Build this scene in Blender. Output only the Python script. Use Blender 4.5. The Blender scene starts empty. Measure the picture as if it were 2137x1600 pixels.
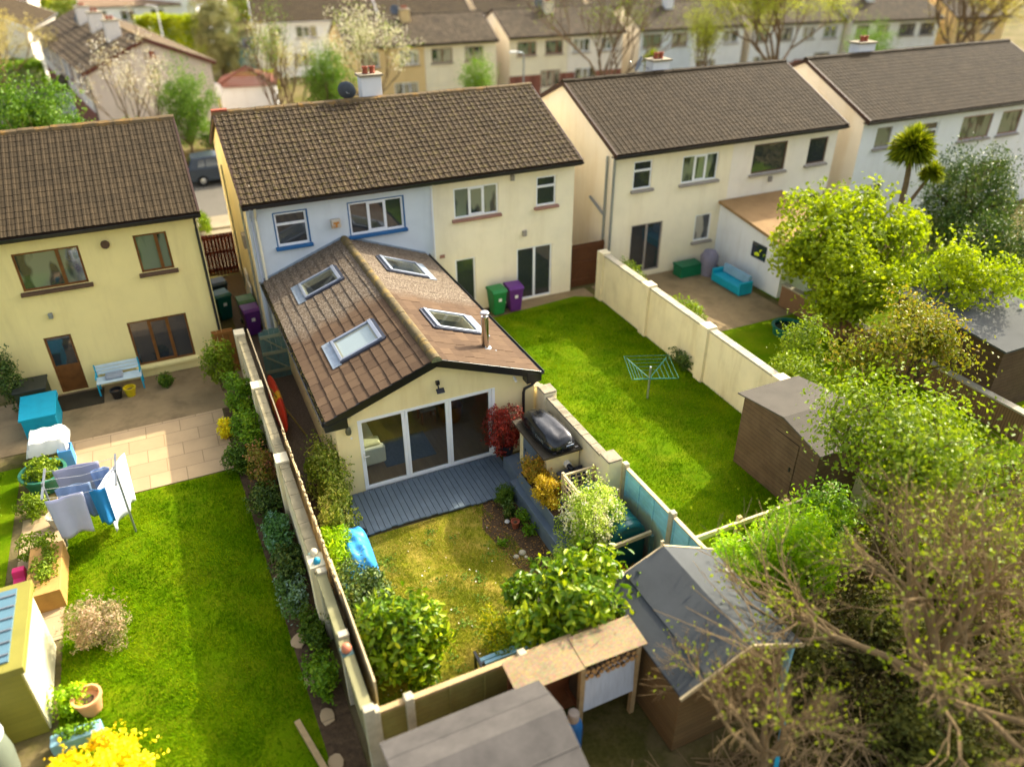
import bpy, bmesh, math, random
import numpy as np
from mathutils import Vector, Matrix
SC = bpy.context.scene
COL = SC.collection
rad = math.radians
# ------------------------------------------------------------------ camera, world, sun, exposure
cam = bpy.data.cameras.new('camera'); camo = bpy.data.objects.new('camera', cam); COL.objects.link(camo)
cam.sensor_width = 36; cam.sensor_fit = 'HORIZONTAL'; cam.lens = 36 * 1589.53 / 2137
cam.clip_start = .1; cam.clip_end = 3000
def cam_axes(pitch, yaw, roll):
    cy, sy = math.cos(yaw), math.sin(yaw)
    f = Vector((-sy * math.cos(pitch), cy * math.cos(pitch), -math.sin(pitch)))
    r = Vector((cy, sy, 0)); u = r.cross(f); c, s = math.cos(roll), math.sin(roll)
    return c * r + s * u, -s * r + c * u, f
CR, CU, CF = cam_axes(.5506, -.4308, -.0039)
camo.matrix_world = Matrix(((CR.x, CU.x, -CF.x, -2.0197), (CR.y, CU.y, -CF.y, -23.5281), (CR.z, CU.z, -CF.z, 12.3509), (0, 0, 0, 1)))
cam.dof.use_dof = True; cam.dof.focus_distance = 18.3; cam.dof.aperture_fstop = (cam.lens / 1000) / .13
SC.camera = camo
SUN = Vector((1.4, .59, 1.0)).normalized()
W = bpy.data.worlds.new('World'); SC.world = W; W.use_nodes = True
nt = W.node_tree; bg = nt.nodes['Background']
sky = nt.nodes.new('ShaderNodeTexSky'); sky.sky_type = 'NISHITA'; sky.sun_disc = False
sky.sun_elevation = math.asin(SUN.z); sky.sun_rotation = math.atan2(SUN.x, SUN.y)
sky.air_density = 1.0; sky.dust_density = 7.; sky.ozone_density = .0
hs = nt.nodes.new('ShaderNodeHueSaturation'); hs.inputs['Saturation'].default_value = .55   # sky colour desaturated to whiten its blue
nt.links.new(sky.outputs[0], hs.inputs['Color']); nt.links.new(hs.outputs[0], bg.inputs[0]); bg.inputs[1].default_value = .15
sl = bpy.data.lights.new('sun', 'SUN'); so = bpy.data.objects.new('sun', sl); COL.objects.link(so)
sl.energy = 2.95; sl.angle = rad(.55); sl.color = (1, .90, .68)
so.rotation_euler = SUN.to_track_quat('Z', 'Y').to_euler(); so.location = (20, 10, 40)
vs = SC.view_settings; vs.view_transform = 'Standard'; vs.look = 'None'; vs.exposure = 1.42; vs.gamma = 1
SC.cycles.max_bounces = 6; SC.cycles.transparent_max_bounces = 8
SC.cycles.use_denoising = True
# ------------------------------------------------------------------ materials
def S(r, g, b):
    return tuple(((c / 255) / 12.92 if c / 255 <= .04045 else ((c / 255 + .055) / 1.055) ** 2.4) for c in (r, g, b)) + (1,)
def sc(c, k): return tuple(min(1, x * k) for x in c[:3]) + (1,)
class NT:
    def __init__(s, name):
        s.m = bpy.data.materials.new(name); s.m.use_nodes = True; s.t = s.m.node_tree
        s.b = s.t.nodes['Principled BSDF']; s.out = s.t.nodes['Material Output']
    def n(s, typ, **kw):
        x = s.t.nodes.new('ShaderNode' + typ)
        for k, v in kw.items(): setattr(x, k, v)
        return x
    def l(s, a, b): s.t.links.new(a, b)
    def pos(s): return s.n('NewGeometry').outputs['Position']
    def noise(s, scale, detail=4, rough=.55, vec=None, stretch=None):
        x = s.n('TexNoise'); x.inputs['Scale'].default_value = scale; x.inputs['Detail'].default_value = detail
        x.inputs['Roughness'].default_value = rough
        v = vec or s.pos()
        if stretch:
            mp = s.n('Mapping'); mp.inputs['Scale'].default_value = stretch; s.l(v, mp.inputs[0]); v = mp.outputs[0]
        s.l(v, x.inputs['Vector']); return x.outputs['Fac']
    def ramp(s, fac, stops):
        r = s.n('ValToRGB'); e = r.color_ramp.elements
        while len(e) < len(stops): e.new(.5)
        for q, (p, c) in zip(e, stops): q.position = p; q.color = c
        s.l(fac, r.inputs[0]); return r.outputs[0]
    def mix(s, fac, a, b, mode='MIX'):
        x = s.n('Mix', data_type='RGBA', blend_type=mode)
        if isinstance(fac, float): x.inputs[0].default_value = fac
        else: s.l(fac, x.inputs[0])
        for v, i in ((a, 6), (b, 7)):
            if isinstance(v, tuple): x.inputs[i].default_value = v
            else: s.l(v, x.inputs[i])
        return x.outputs[2]
    def math(s, op, a, b=None):
        x = s.n('Math', operation=op)
        for i, v in enumerate((a, b)):
            if v is None: continue
            if isinstance(v, (int, float)): x.inputs[i].default_value = v
            else: s.l(v, x.inputs[i])
        return x.outputs[0]
    def bump(s, h, strength=.3, dist=.02):
        x = s.n('Bump'); x.inputs['Strength'].default_value = strength; x.inputs['Distance'].default_value = dist
        s.l(h, x.inputs['Height']); s.l(x.outputs[0], s.b.inputs['Normal'])
    def attr(s, name='rnd'): return s.n('Attribute', attribute_name=name).outputs['Fac']
    def set(s, col=None, rough=.8, spec=.3, metal=0.):
        if col is not None:
            if isinstance(col, tuple): s.b.inputs['Base Color'].default_value = col
            else: s.l(col, s.b.inputs['Base Color'])
        s.b.inputs['Roughness'].default_value = rough; s.b.inputs['Specular IOR Level'].default_value = spec
        s.b.inputs['Metallic'].default_value = metal
        return s.m
def mat(name, col, rough=.8, var=.12, scale=2.5, bump=.0, bscale=60, spec=.3, metal=0., dirt=None, dirt_amt=.5, stretch=None, dstretch=None):
    t = NT(name); f = t.noise(scale, 5, .6, stretch=stretch)
    c = t.ramp(f, [(.25, sc(col, 1 - var * 1.6)), (.5, col), (.75, sc(col, 1 + var))])
    if dirt:
        d = t.ramp(t.noise(scale * .55, 6, .7, stretch=dstretch), [(.5, (0, 0, 0, 1)), (.72, (dirt_amt,) * 3 + (1,))])
        c = t.mix(d, c, dirt)
    if bump: t.bump(t.noise(bscale, 3, .6, stretch=stretch), bump)
    return t.set(c, rough, spec, metal)
def leafmat(name, dark, mid, light, rough=.5, trans=.3, spec=.35):
    t = NT(name); c = t.ramp(t.attr(), [(0., dark), (.5, mid), (1., light)])
    t.set(c, rough, spec)
    tr = t.n('BsdfTranslucent'); t.l(t.mix(1., c, (1., 1., .55, 1), 'MULTIPLY'), tr.inputs[0])
    ms = t.n('MixShader'); ms.inputs[0].default_value = trans
    t.l(t.b.outputs[0], ms.inputs[1]); t.l(tr.outputs[0], ms.inputs[2]); t.l(ms.outputs[0], t.out.inputs[0])
    return t.m
def tilemat(name, stops, speck=None, speck_amt=.62, moss=None, aged=None):
    t = NT(name)
    c = t.ramp(t.attr(), stops)
    c = t.mix(t.ramp(t.noise(1.1, 6, .65), [(.3, (.0,) * 3 + (1,)), (.75, (.55,) * 3 + (1,))]), c, sc(stops[0][1], .62))
    if aged:                                     # weathered area near the house wall, grey-brown, with a ragged edge
        sx = t.n('SeparateXYZ'); t.l(t.pos(), sx.inputs[0])
        e = t.math('ADD', sx.outputs[1], t.math('MULTIPLY', t.noise(1.6, 4), 1.3))
        k = t.ramp(t.math('MULTIPLY', t.math('ADD', e, 4.15), 1.6), [(0., (0, 0, 0, 1)), (1., (1, 1, 1, 1))])
        k2 = t.ramp(t.math('MULTIPLY', t.math('ADD', t.math('MULTIPLY', sx.outputs[1], -1.), t.math('MULTIPLY', t.noise(3, 4), .5)), 1.), [(.0, (0, 0, 0, 1)), (1., (0, 0, 0, 1))])
        sp = t.ramp(t.noise(26, 3, .75), [(.50, (0, 0, 0, 1)), (.62, (1, 1, 1, 1))])
        ac = t.mix(t.math('MULTIPLY', sp, .8), aged[0], aged[1])
        c = t.mix(t.math('MULTIPLY', k, .85), c, ac)
    if speck:
        v = t.n('TexVoronoi'); v.inputs['Scale'].default_value = 9; t.l(t.pos(), v.inputs['Vector'])
        f = t.ramp(v.outputs['Distance'], [(.1, (1, 1, 1, 1)), (.16, (0, 0, 0, 1))])
        g = t.ramp(t.noise(4., 2), [(.5, (0, 0, 0, 1)), (.6, (1, 1, 1, 1))])
        c = t.mix(t.math('MULTIPLY', f, g), c, speck)
    if moss:
        c = t.mix(t.ramp(t.noise(7, 5, .7), [(.52, (0, 0, 0, 1)), (.66, (.75,) * 3 + (1,))]), c, moss)
    t.bump(t.noise(70, 3, .7), .35, .01)
    return t.set(c, .9, .2)
def glassmat(name, tint=(.03, .035, .04, 1), curtain=None, ior=1.9):
    t = NT(name); c = tint
    if curtain:
        c = t.mix(t.ramp(t.noise(2.2, 2, stretch=(1, 1, .35)), [(.42, (0, 0, 0, 1)), (.5, (1, 1, 1, 1))]), tint, curtain)
    t.set(c, .03, .5); t.b.inputs['IOR'].default_value = ior
    return t.m
def clearglass(name, tint=(.86, .9, .9, 1), refl=.07):
    t = NT(name); tr = t.n('BsdfTransparent'); tr.inputs[0].default_value = tint
    gl = t.n('BsdfGlossy'); gl.inputs['Roughness'].default_value = .01
    lw = t.n('LayerWeight'); lw.inputs[0].default_value = .5; k = t.math('ADD', t.math('MULTIPLY', t.math('POWER', lw.outputs['Facing'], 4.), .55), refl)
    ms = t.n('MixShader'); t.l(k, ms.inputs[0]); t.l(tr.outputs[0], ms.inputs[1]); t.l(gl.outputs[0], ms.inputs[2])
    t.l(ms.outputs[0], t.out.inputs[0]); return t.m
M = {}
def boards(name, col, along='x', width=.1, gap=.06, dark=.25, rough=.75, var=.1, weather=None, wamt=.5, wz=None):
    """painted or bare boards: thin dark joints across the given axis"""
    t = NT(name); sx = t.n('SeparateXYZ'); t.l(t.pos(), sx.inputs[0])
    ax = sx.outputs['xyz'.index(along)]
    q = t.math('DIVIDE', ax, width); fr = t.math('FRACT', q)
    wn = t.n('TexWhiteNoise', noise_dimensions='1D'); t.l(t.math('FLOOR', q), wn.inputs['W'])
    c = t.ramp(wn.outputs[0], [(0., sc(col, 1 - var)), (1., sc(col, 1 + var))])
    c = t.mix(t.ramp(t.noise(3, 6, .7), [(.35, (0, 0, 0, 1)), (.8, (.5,) * 3 + (1,))]), c, sc(col, .7))
    if weather:
        k = t.ramp(t.noise(1.7, 6, .75), [(.45, (0, 0, 0, 1)), (.62, (wamt,) * 3 + (1,))])
        c = t.mix(k, c, weather)
    if wz:   # old paint: the bare lower boards, ragged edge
        e = t.math('ADD', sx.outputs[2], t.math('MULTIPLY', t.noise(1.2, 3, stretch=(1, 1, .3)), 1.))
        k = t.ramp(t.math('MULTIPLY', t.math('SUBTRACT', wz[0], e), 7), [(0., (0, 0, 0, 1)), (1., (1, 1, 1, 1))])
        c = t.mix(t.math('MULTIPLY', k, .85), c, wz[1])
    g = t.ramp(fr, [(0., (dark,) * 3 + (1,)), (gap, (1, 1, 1, 1))]); c = t.mix(1., c, g, 'MULTIPLY')
    t.bump(g, .5, .01)
    return t.set(c, rough, .3)
# ------------------------------------------------------------------ mesh building
class MB:
    def __init__(s): s.v = []; s.f = []; s.r = {}
    def add(s, vs, fs, rnd=None):
        o = len(s.v); s.v += [tuple(v) for v in vs]
        for f in fs:
            if rnd is not None: s.r[len(s.f)] = rnd
            s.f.append(tuple(i + o for i in f))
        return s
    def box(s, x0, x1, y0, y1, z0, z1):
        return s.add([(x0, y0, z0), (x1, y0, z0), (x1, y1, z0), (x0, y1, z0), (x0, y0, z1), (x1, y0, z1), (x1, y1, z1), (x0, y1, z1)],
                     [(0, 3, 2, 1), (4, 5, 6, 7), (0, 1, 5, 4), (1, 2, 6, 5), (2, 3, 7, 6), (3, 0, 4, 7)])
    def obox(s, c, size, rx=0, ry=0, rz=0):
        m = Matrix.Translation(c) @ Matrix.Rotation(rz, 4, 'Z') @ Matrix.Rotation(ry, 4, 'Y') @ Matrix.Rotation(rx, 4, 'X')
        a, b, d = (q / 2 for q in size)
        vs = [m @ Vector(p) for p in ((-a, -b, -d), (a, -b, -d), (a, b, -d), (-a, b, -d), (-a, -b, d), (a, -b, d), (a, b, d), (-a, b, d))]
        return s.add(vs, [(0, 3, 2, 1), (4, 5, 6, 7), (0, 1, 5, 4), (1, 2, 6, 5), (2, 3, 7, 6), (3, 0, 4, 7)])
    def frame(s, p0, p1):
        d = (Vector(p1) - Vector(p0)); L = d.length; d = d / L if L else Vector((0, 0, 1))
        a = Vector((0, 0, 1)) if abs(d.z) < .9 else Vector((1, 0, 0))
        u = d.cross(a).normalized(); return d, u, d.cross(u).normalized() * -1
    def beam(s, p0, p1, w, h):
        d, u, n = s.frame(p0, p1); p0, p1 = Vector(p0), Vector(p1)
        vs = [p + u * a * w / 2 + n * b * h / 2 for p in (p0, p1) for a, b in ((-1, -1), (1, -1), (1, 1), (-1, 1))]
        return s.add(vs, [(0, 1, 2, 3), (7, 6, 5, 4), (0, 4, 5, 1), (1, 5, 6, 2), (2, 6, 7, 3), (3, 7, 4, 0)])
    def tube(s, pts, r, n=8, cap=True):
        pts = [Vector(p) for p in pts]; rs = r if isinstance(r, (list, tuple)) else [r] * len(pts); o = len(s.v); ring = []
        for i, p in enumerate(pts):
            d, u, w = s.frame(pts[max(i - 1, 0)], pts[min(i + 1, len(pts) - 1)])
            if i and (u.dot(pu) < 0): u, w = -u, -w
            pu = u
            ring.append([p + (u * math.cos(2 * math.pi * k / n) + w * math.sin(2 * math.pi * k / n)) * rs[i] for k in range(n)])
        vs = [v for q in ring for v in q]; fs = []
        for i in range(len(pts) - 1):
            for k in range(n):
                a, b = i * n + k, i * n + (k + 1) % n; fs.append((a, b, b + n, a + n))
        if cap: fs += [tuple(range(n))[::-1], tuple(range((len(pts) - 1) * n, len(pts) * n))]
        return s.add(vs, fs)
    def cyl(s, p0, p1, r0, r1=None, n=14): return s.tube([p0, p1], [r0, r0 if r1 is None else r1], n)
    def lathe(s, c, prof, n=20):
        vs = []; fs = []
        for r, z in prof:
            for k in range(n):
                a = 2 * math.pi * k / n; vs.append((c[0] + r * math.cos(a), c[1] + r * math.sin(a), c[2] + z))
        for i in range(len(prof) - 1):
            for k in range(n):
                a, b = i * n + k, i * n + (k + 1) % n; fs.append((a, b, b + n, a + n))
        fs += [tuple(range(n))[::-1], tuple(range((len(prof) - 1) * n, len(prof) * n))]
        return s.add(vs, fs)
    def prism(s, poly, z0, z1):
        n = len(poly); vs = [(x, y, z0) for x, y in poly] + [(x, y, z1) for x, y in poly]
        return s.add(vs, [tuple(range(n))[::-1], tuple(range(n, 2 * n))] + [(i, (i + 1) % n, n + (i + 1) % n, n + i) for i in range(n)])
    def extr(s, poly, y0, y1):       # (x, z) outline pushed along y
        n = len(poly); vs = [(x, y0, z) for x, z in poly] + [(x, y1, z) for x, z in poly]
        return s.add(vs, [tuple(range(n)), tuple(range(n, 2 * n))[::-1]] + [(i, n + i, n + (i + 1) % n, (i + 1) % n) for i in range(n)])
    def extrx(s, poly, x0, x1):      # (y, z) outline pushed along x
        n = len(poly); vs = [(x0, y, z) for y, z in poly] + [(x1, y, z) for y, z in poly]
        return s.add(vs, [tuple(range(n))[::-1], tuple(range(n, 2 * n))] + [(i, (i + 1) % n, n + (i + 1) % n, n + i) for i in range(n)])
    def quad(s, *p): return s.add(p, [tuple(range(len(p)))])
    def mesh(s, name):
        me = bpy.data.meshes.new(name); me.from_pydata(s.v, [], s.f)
        if s.r:
            a = me.attributes.new('rnd', 'FLOAT', 'FACE'); d = np.full(len(s.f), .5, np.float32)
            for k, v in s.r.items(): d[k] = v
            a.data.foreach_set('value', d)
        me.update(); return me
    def build(s, name, m, parent=None, smooth=False, bevel=0, fix=True, loc=None):
        me = s.mesh(name)
        if fix:
            b = bmesh.new(); b.from_mesh(me); bmesh.ops.recalc_face_normals(b, faces=b.faces); b.to_mesh(me); b.free()
        if smooth:
            me.polygons.foreach_set('use_smooth', [True] * len(me.polygons)); me.set_sharp_from_angle(angle=rad(38))
        me.materials.append(m)
        o = bpy.data.objects.new(name, me); COL.objects.link(o)
        if parent is not None: o.parent = parent
        if loc: o.location = loc
        if bevel:
            md = o.modifiers.new('bevel', 'BEVEL'); md.width = bevel; md.segments = 2; md.limit_method = 'ANGLE'; md.angle_limit = rad(40)
        return o
def tag(o, label=None, cat=None, group=None, kind=None):
    if label: o['label'] = label
    if cat: o['category'] = cat
    if group: o['group'] = group
    if kind: o['kind'] = kind
    return o
def thing(name, label, cat, loc=(0, 0, 0), rz=0, group=None):
    o = bpy.data.objects.new(name, None); COL.objects.link(o); o.empty_display_size = .2
    o.location = loc; o.rotation_euler.z = rz
    return tag(o, label, cat, group)
def copytree(o, parent=None):
    c = o.copy(); COL.objects.link(c)
    if parent is not None: c.parent = parent; c.matrix_parent_inverse = o.matrix_parent_inverse
    for ch in list(o.children): copytree(ch, c)
    return c
def fast_mesh(name, V, F, m, parent=None, rnd=None, loc=None):
    """V (n,3), F (k,q) arrays -> one mesh object; rnd per face"""
    me = bpy.data.meshes.new(name); k, q = F.shape
    me.vertices.add(len(V)); me.vertices.foreach_set('co', V.astype(np.float32).ravel())
    me.loops.add(k * q); me.loops.foreach_set('vertex_index', F.astype(np.int32).ravel())
    me.polygons.add(k); me.polygons.foreach_set('loop_start', np.arange(0, k * q, q, dtype=np.int32))
    me.update(calc_edges=True); me.validate()
    if rnd is not None:
        a = me.attributes.new('rnd', 'FLOAT', 'FACE'); a.data.foreach_set('value', rnd.astype(np.float32))
    me.materials.append(m); o = bpy.data.objects.new(name, me); COL.objects.link(o)
    if parent is not None: o.parent = parent
    if loc: o.location = loc
    return o
def ground(y): return 0. if y < 23 else (-1.6 if y > 35 else -1.6 * (y - 23) / 12)
# ------------------------------------------------------------------ plants
def unit(a): return a / np.maximum(np.linalg.norm(a, axis=1, keepdims=True), 1e-6)
def leaves(name, P, N, L, Wd, m, parent=None, seed=0, tint=None, fold=.22, jit=.7, droop=.15, lift=0., loc=None):
    g = np.random.default_rng(seed); n = len(P)
    nn = unit(N + g.normal(0, jit, (n, 3)))
    a = unit(np.cross(nn, g.normal(0, 1, (n, 3)))) ; a = unit(a + np.array([0, 0, lift])); w = unit(np.cross(nn, a)); nn = np.cross(a, w)
    k = g.uniform(.55, 1., (n, 1)) + g.uniform(0, .4, (n, 1)) ** 2 * 2.; l = L * k; h = Wd * k / 2
    V = np.stack([P, P + a * l * .3 + w * h * .85 + nn * h * fold * 2, P + a * l * .68 + w * h + nn * h * fold * 2 - nn * l * droop * .3, P + a * l - nn * l * droop,
                  P + a * l * .68 - w * h + nn * h * fold * 2 - nn * l * droop * .3, P + a * l * .3 - w * h * .85 + nn * h * fold * 2], 1).reshape(-1, 3)
    i = np.arange(n)[:, None] * 6
    F = np.stack([i + np.array([[0, 1, 2, 3]]), i + np.array([[0, 3, 4, 5]])], 1).reshape(-1, 4)
    r = g.uniform(0, 1, n) * .62 + (tint if tint is not None else g.uniform(0, .38, n)) * 1.
    return fast_mesh(name, V, F, m, parent, np.repeat(np.clip(r, 0, 1), 2), loc)
def blob(n, c, rr, K=14, seed=0, cr=.36, inner=.12, zmin=None, flat=1.):
    """points of a crown made of K clumps over an ellipsoid; also outward normals and a tint per clump"""
    g = np.random.default_rng(seed); c = np.array(c, float); rr = np.array(rr, float)
    i = np.arange(K) + .5; ph = np.arccos(1 - 2 * i / K); th = math.pi * (1 + 5 ** .5) * i
    dirs = np.stack([np.cos(th) * np.sin(ph), np.sin(th) * np.sin(ph), np.cos(ph)], 1) + g.normal(0, .16, (K, 3))
    cen = dirs * g.uniform(.52, .8, (K, 1)); size = g.uniform(.75, 1.3, K) * cr; tk = g.uniform(0, .38, K)
    k = g.integers(0, K, n); u = unit(g.normal(0, 1, (n, 3))) * g.uniform(.45, 1., (n, 1)) ** .6
    p = cen[k] + u * size[k][:, None]
    m = g.uniform(0, 1, n) < inner; p[m] *= g.uniform(.2, .8, (m.sum(), 1))
    N = unit(p / 1. + u * .6) * np.array([1, 1, 1]); N[:, 2] += .25
    S_ = max(6, n // 60); ns = int(n * .09); sd = unit(g.normal(0, 1, (S_, 3)) + np.array([0, 0, .7])); sl = g.uniform(1.05, 1.32, S_); si = g.integers(0, S_, ns); q = g.choice(n, ns, replace=False)   # loose shoots that break the outline
    p[q] = sd[si] * (g.uniform(.6, 1., (ns, 1)) * sl[si][:, None]) + g.normal(0, .025, (ns, 3)); N[q] = unit(sd[si] + g.normal(0, .5, (ns, 3)))
    P = c + p * rr
    if zmin is not None:
        q = P[:, 2] < zmin; P[q, 2] = zmin + g.uniform(0, .12, q.sum())
    return P, unit(N), tk[k]
def boxpts(n, x0, x1, y0, y1, z0, z1, seed=0, shell=.25, bumps=.1):
    g = np.random.default_rng(seed); c = np.array([(x0 + x1) / 2, (y0 + y1) / 2, (z0 + z1) / 2]); h = np.array([x1 - x0, y1 - y0, z1 - z0]) / 2
    area = np.array([h[1] * h[2], h[1] * h[2], h[0] * h[2], h[0] * h[2], 2 * h[0] * h[1]]); f = g.choice(5, n, p=area / area.sum())
    p = g.uniform(-1, 1, (n, 3)); N = np.zeros((n, 3))
    for k, (ax, sg) in enumerate(((0, -1), (0, 1), (1, -1), (1, 1), (2, 1))):
        q = f == k; p[q, ax] = sg; N[q, ax] = sg
    P = c + p * h
    lump = np.sin(P[:, 0] * 2.3 + seed) * np.sin(P[:, 1] * 1.9 + seed * 2) + np.sin(P[:, 2] * 3.1 + P[:, 0]) * .6
    P = P + N * (lump[:, None] * bumps - g.uniform(0, shell, (n, 1)))
    N[:, 2] += .3
    return P, unit(N), np.clip(.19 + lump * .12, 0, .38)
def shrub(name, label, cat, c, rr, n, L, Wd, m, seed, K=14, cr=.36, stem=None, group=None, jit=.7, fold=.22, lift=0., z0=0., inner=.12, leafname='foliage', nst=6):
    """a thing at its base point with foliage and stems"""
    P, N, tk = blob(n, (0, 0, c[2] - z0), rr, K, seed, cr, zmin=.03, inner=inner)
    if not stem: return tag(leaves(name, P, N, L, Wd, m, None, seed, tk, fold, jit, lift=lift, loc=(c[0], c[1], z0)), label, cat, group)
    t = thing(name, label, cat, (c[0], c[1], z0), 0, group)
    leaves(leafname, P, N, L, Wd, m, t, seed, tk, fold, jit, lift=lift)
    if stem:
        g = random.Random(seed); b = MB()
        for k in range(nst):
            a = 6.283 * k / nst + g.random(); q = g.uniform(.35, .75)
            e = (math.cos(a) * rr[0] * q, math.sin(a) * rr[1] * q, (c[2] - z0) + rr[2] * g.uniform(-.1, .6))
            b.tube([(math.cos(a) * .05, math.sin(a) * .05, 0), (e[0] * .45, e[1] * .45, e[2] * .5), e], [.022, .016, .006], 5)
        b.build('stem', stem, t, smooth=True, fix=False)
    return t
def grow(segs, tips, p, d, length, r, depth, g, spread=.6, up=.15, ratio=.74, nb=(2, 3), wob=.12):
    p = Vector(p); d = Vector(d).normalized(); pts = [p.copy()]; q = p.copy(); dd = d.copy(); ns = 3
    for i in range(ns):
        dd = (dd + Vector((g.gauss(0, wob), g.gauss(0, wob), g.gauss(0, wob) + up * .3))).normalized(); q = q + dd * length / ns; pts.append(q.copy())
    segs.append((pts, [r, r * .9, r * .8, r * .66]))
    if depth == 0: tips.append((q, dd)); return
    if depth <= 2: tips.append((pts[2], dd))
    for k in range(g.randint(*nb)):
        ax = Vector((g.gauss(0, 1), g.gauss(0, 1), g.gauss(0, 1))).cross(dd).normalized()
        nd = (dd * math.cos(spread * g.uniform(.5, 1.2)) + ax * math.sin(spread * g.uniform(.6, 1.3)) + Vector((0, 0, up))).normalized()
        grow(segs, tips, q if k == 0 or g.random() < .6 else pts[2], nd, length * ratio * g.uniform(.75, 1.2), r * .62, depth - 1, g, spread, up, ratio, nb, wob)
def tree(name, label, loc, trunk_h, r, length, depth, seed, bark, d0=(0, 0, 1), spread=.6, up=.15, ratio=.74, nb=(2, 3), nleaf=0, L=.1, Wd=.06, lm=None, sig=.25, group=None,
         starts=None, crownname='crown', lift=0., keep=1., cat='tree', flower=None, wob=.12, nmin=6):
    t = thing(name, label, cat, loc, 0, group); g = random.Random(seed); segs = []; tips = []
    top = Vector(d0).normalized() * trunk_h
    trunk = [Vector((0, 0, -.05)), top * .5 + Vector((g.gauss(0, .04), g.gauss(0, .04), 0)), top]
    for k, s in enumerate(starts or [d0, d0, d0]):
        dd = Vector(s) if starts else Vector((math.cos(k * 2.1 + seed), math.sin(k * 2.1 + seed), 1.5 + .3 * k))
        grow(segs, tips, top if k % 2 == 0 else trunk[1].lerp(top, .7), dd, length * g.uniform(.85, 1.15), r * .62, depth, g, spread, up, ratio, nb, wob)
    b = MB(); b.tube(trunk, [r * 1.25, r, r * .85], 9)
    b.build('trunk', bark, t, smooth=True, fix=False)
    b = MB()
    for pts, rs in segs: b.tube(pts, rs, 7 if rs[0] > .03 else (5 if rs[0] > .012 else 3), cap=False)
    b.build('limbs', bark, t, smooth=True, fix=False)
    if nleaf:
        gg = np.random.default_rng(seed); tp = np.array([list(q[0]) for q in tips]); td = np.array([list(q[1]) for q in tips])
        if keep < 1: q = gg.uniform(0, 1, len(tp)) < keep; tp, td = tp[q], td[q]
        k = gg.integers(0, len(tp), nleaf); tk = gg.uniform(0, .38, len(tp))
        P = tp[k] + gg.normal(0, sig, (nleaf, 3)) * np.array([1, 1, .8]); N = unit(P - tp.mean(0)) + np.array([0, 0, .5])
        leaves(crownname, P, unit(N), L, Wd, lm, t, seed, tk[k], lift=lift)
        if flower:
            nf, fm, fl = flower
            k = gg.integers(0, len(tp), nf); P = tp[k] + gg.normal(0, sig * 1.05, (nf, 3))
            leaves('blossom', P, unit(gg.normal(0, 1, (nf, 3)) + np.array([0, 0, .6])), fl, fl, fm, t, seed + 1)
    return t
# ------------------------------------------------------------------ palette
M['render_blue'] = mat('blue painted render', S(212, 220, 226), .85, .05, 1.2, .12, 90, dirt=S(186, 193, 198), dirt_amt=.35, dstretch=(2.2, 2.2, .35))
M['render_cream'] = mat('cream painted render', S(240, 230, 200), .85, .05, 1.1, .12, 90, dirt=S(205, 188, 150), dirt_amt=.3, dstretch=(2.2, 2.2, .35))
M['render_yellow'] = mat('yellow painted render', S(248, 230, 156), .85, .04, 1.1, .1, 90, dirt=S(205, 182, 120), dirt_amt=.3, dstretch=(2.2, 2.2, .35))
M['render_ext'] = mat('pale yellow painted render', S(238, 222, 168), .85, .04, 1.3, .1, 90, dirt=S(206, 178, 120), dirt_amt=.35, dstretch=(2.2, 2.2, .35))
M['render_white'] = mat('white painted render', S(234, 236, 236), .85, .04, 1.1, .1, 90, dirt=S(196, 192, 180), dirt_amt=.3, dstretch=(2.2, 2.2, .35))
M['render_offwhite'] = mat('off white painted render', S(238, 230, 216), .85, .04, 1.1, .1, 90, dirt=S(190, 176, 152), dirt_amt=.3, dstretch=(2.2, 2.2, .35))
M['render_gable'] = mat('warm lit cream gable render', S(238, 228, 208), .85, .04, .7, .1, 90, dirt=S(214, 192, 152), dirt_amt=.5, dstretch=(2.2, 2.2, .35))  # warm bounced light on gable ends is put into this wall colour
M['render_ochre'] = mat('ochre render', S(224, 196, 140), .85, .05, .9, .1, 90, dirt=S(190, 158, 104), dirt_amt=.4, dstretch=(2.2, 2.2, .35))
M['render_pink'] = mat('pinkish pebbledash', S(218, 200, 186), .9, .06, 1.4, .25, 60, dirt=S(184, 162, 142), dirt_amt=.4, dstretch=(2.2, 2.2, .35))
TB = [(0., S(63, 52, 37)), (.5, S(72, 59, 42)), (1., S(81, 67, 48))]
M['tile_brown'] = tilemat('brown concrete roof tile', TB, speck=S(176, 166, 152), moss=S(92, 82, 44))
M['tile_plain'] = tilemat('brown roof tile clean', [(0., S(57, 47, 31)), (.5, S(63, 52, 35)), (1., S(69, 57, 39))])
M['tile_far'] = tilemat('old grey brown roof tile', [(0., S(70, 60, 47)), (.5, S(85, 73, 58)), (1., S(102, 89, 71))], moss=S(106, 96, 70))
M['tile_red'] = tilemat('red roof tile', [(0., S(98, 56, 42)), (.5, S(114, 66, 50)), (1., S(130, 78, 60))])
M['tile_ext'] = tilemat('tan interlocking roof tile', [(0., S(88, 69, 52)), (.5, S(97, 77, 58)), (1., S(107, 86, 65))], moss=None, aged=(S(86, 74, 60), S(176, 164, 146)))
M['ridge_ext'] = mat('lichen covered ridge tile', S(98, 86, 60), .9, .2, 6, .4, 50, dirt=S(158, 128, 52), dirt_amt=.8)
M['ridge_lichen'] = mat('mossy ridge tile', S(104, 88, 62), .9, .25, 5, .4, 50, dirt=S(160, 118, 46), dirt_amt=.7)
M['gutter_black'] = mat('black gutter plastic', S(34, 34, 36), .35, .1, 3, spec=.5)
M['fascia_black'] = mat('black fascia board', S(22, 22, 24), .3, .1, 3, spec=.5)
M['fascia_brown'] = mat('brown stained fascia', S(62, 42, 32), .7, .2, 5)
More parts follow.
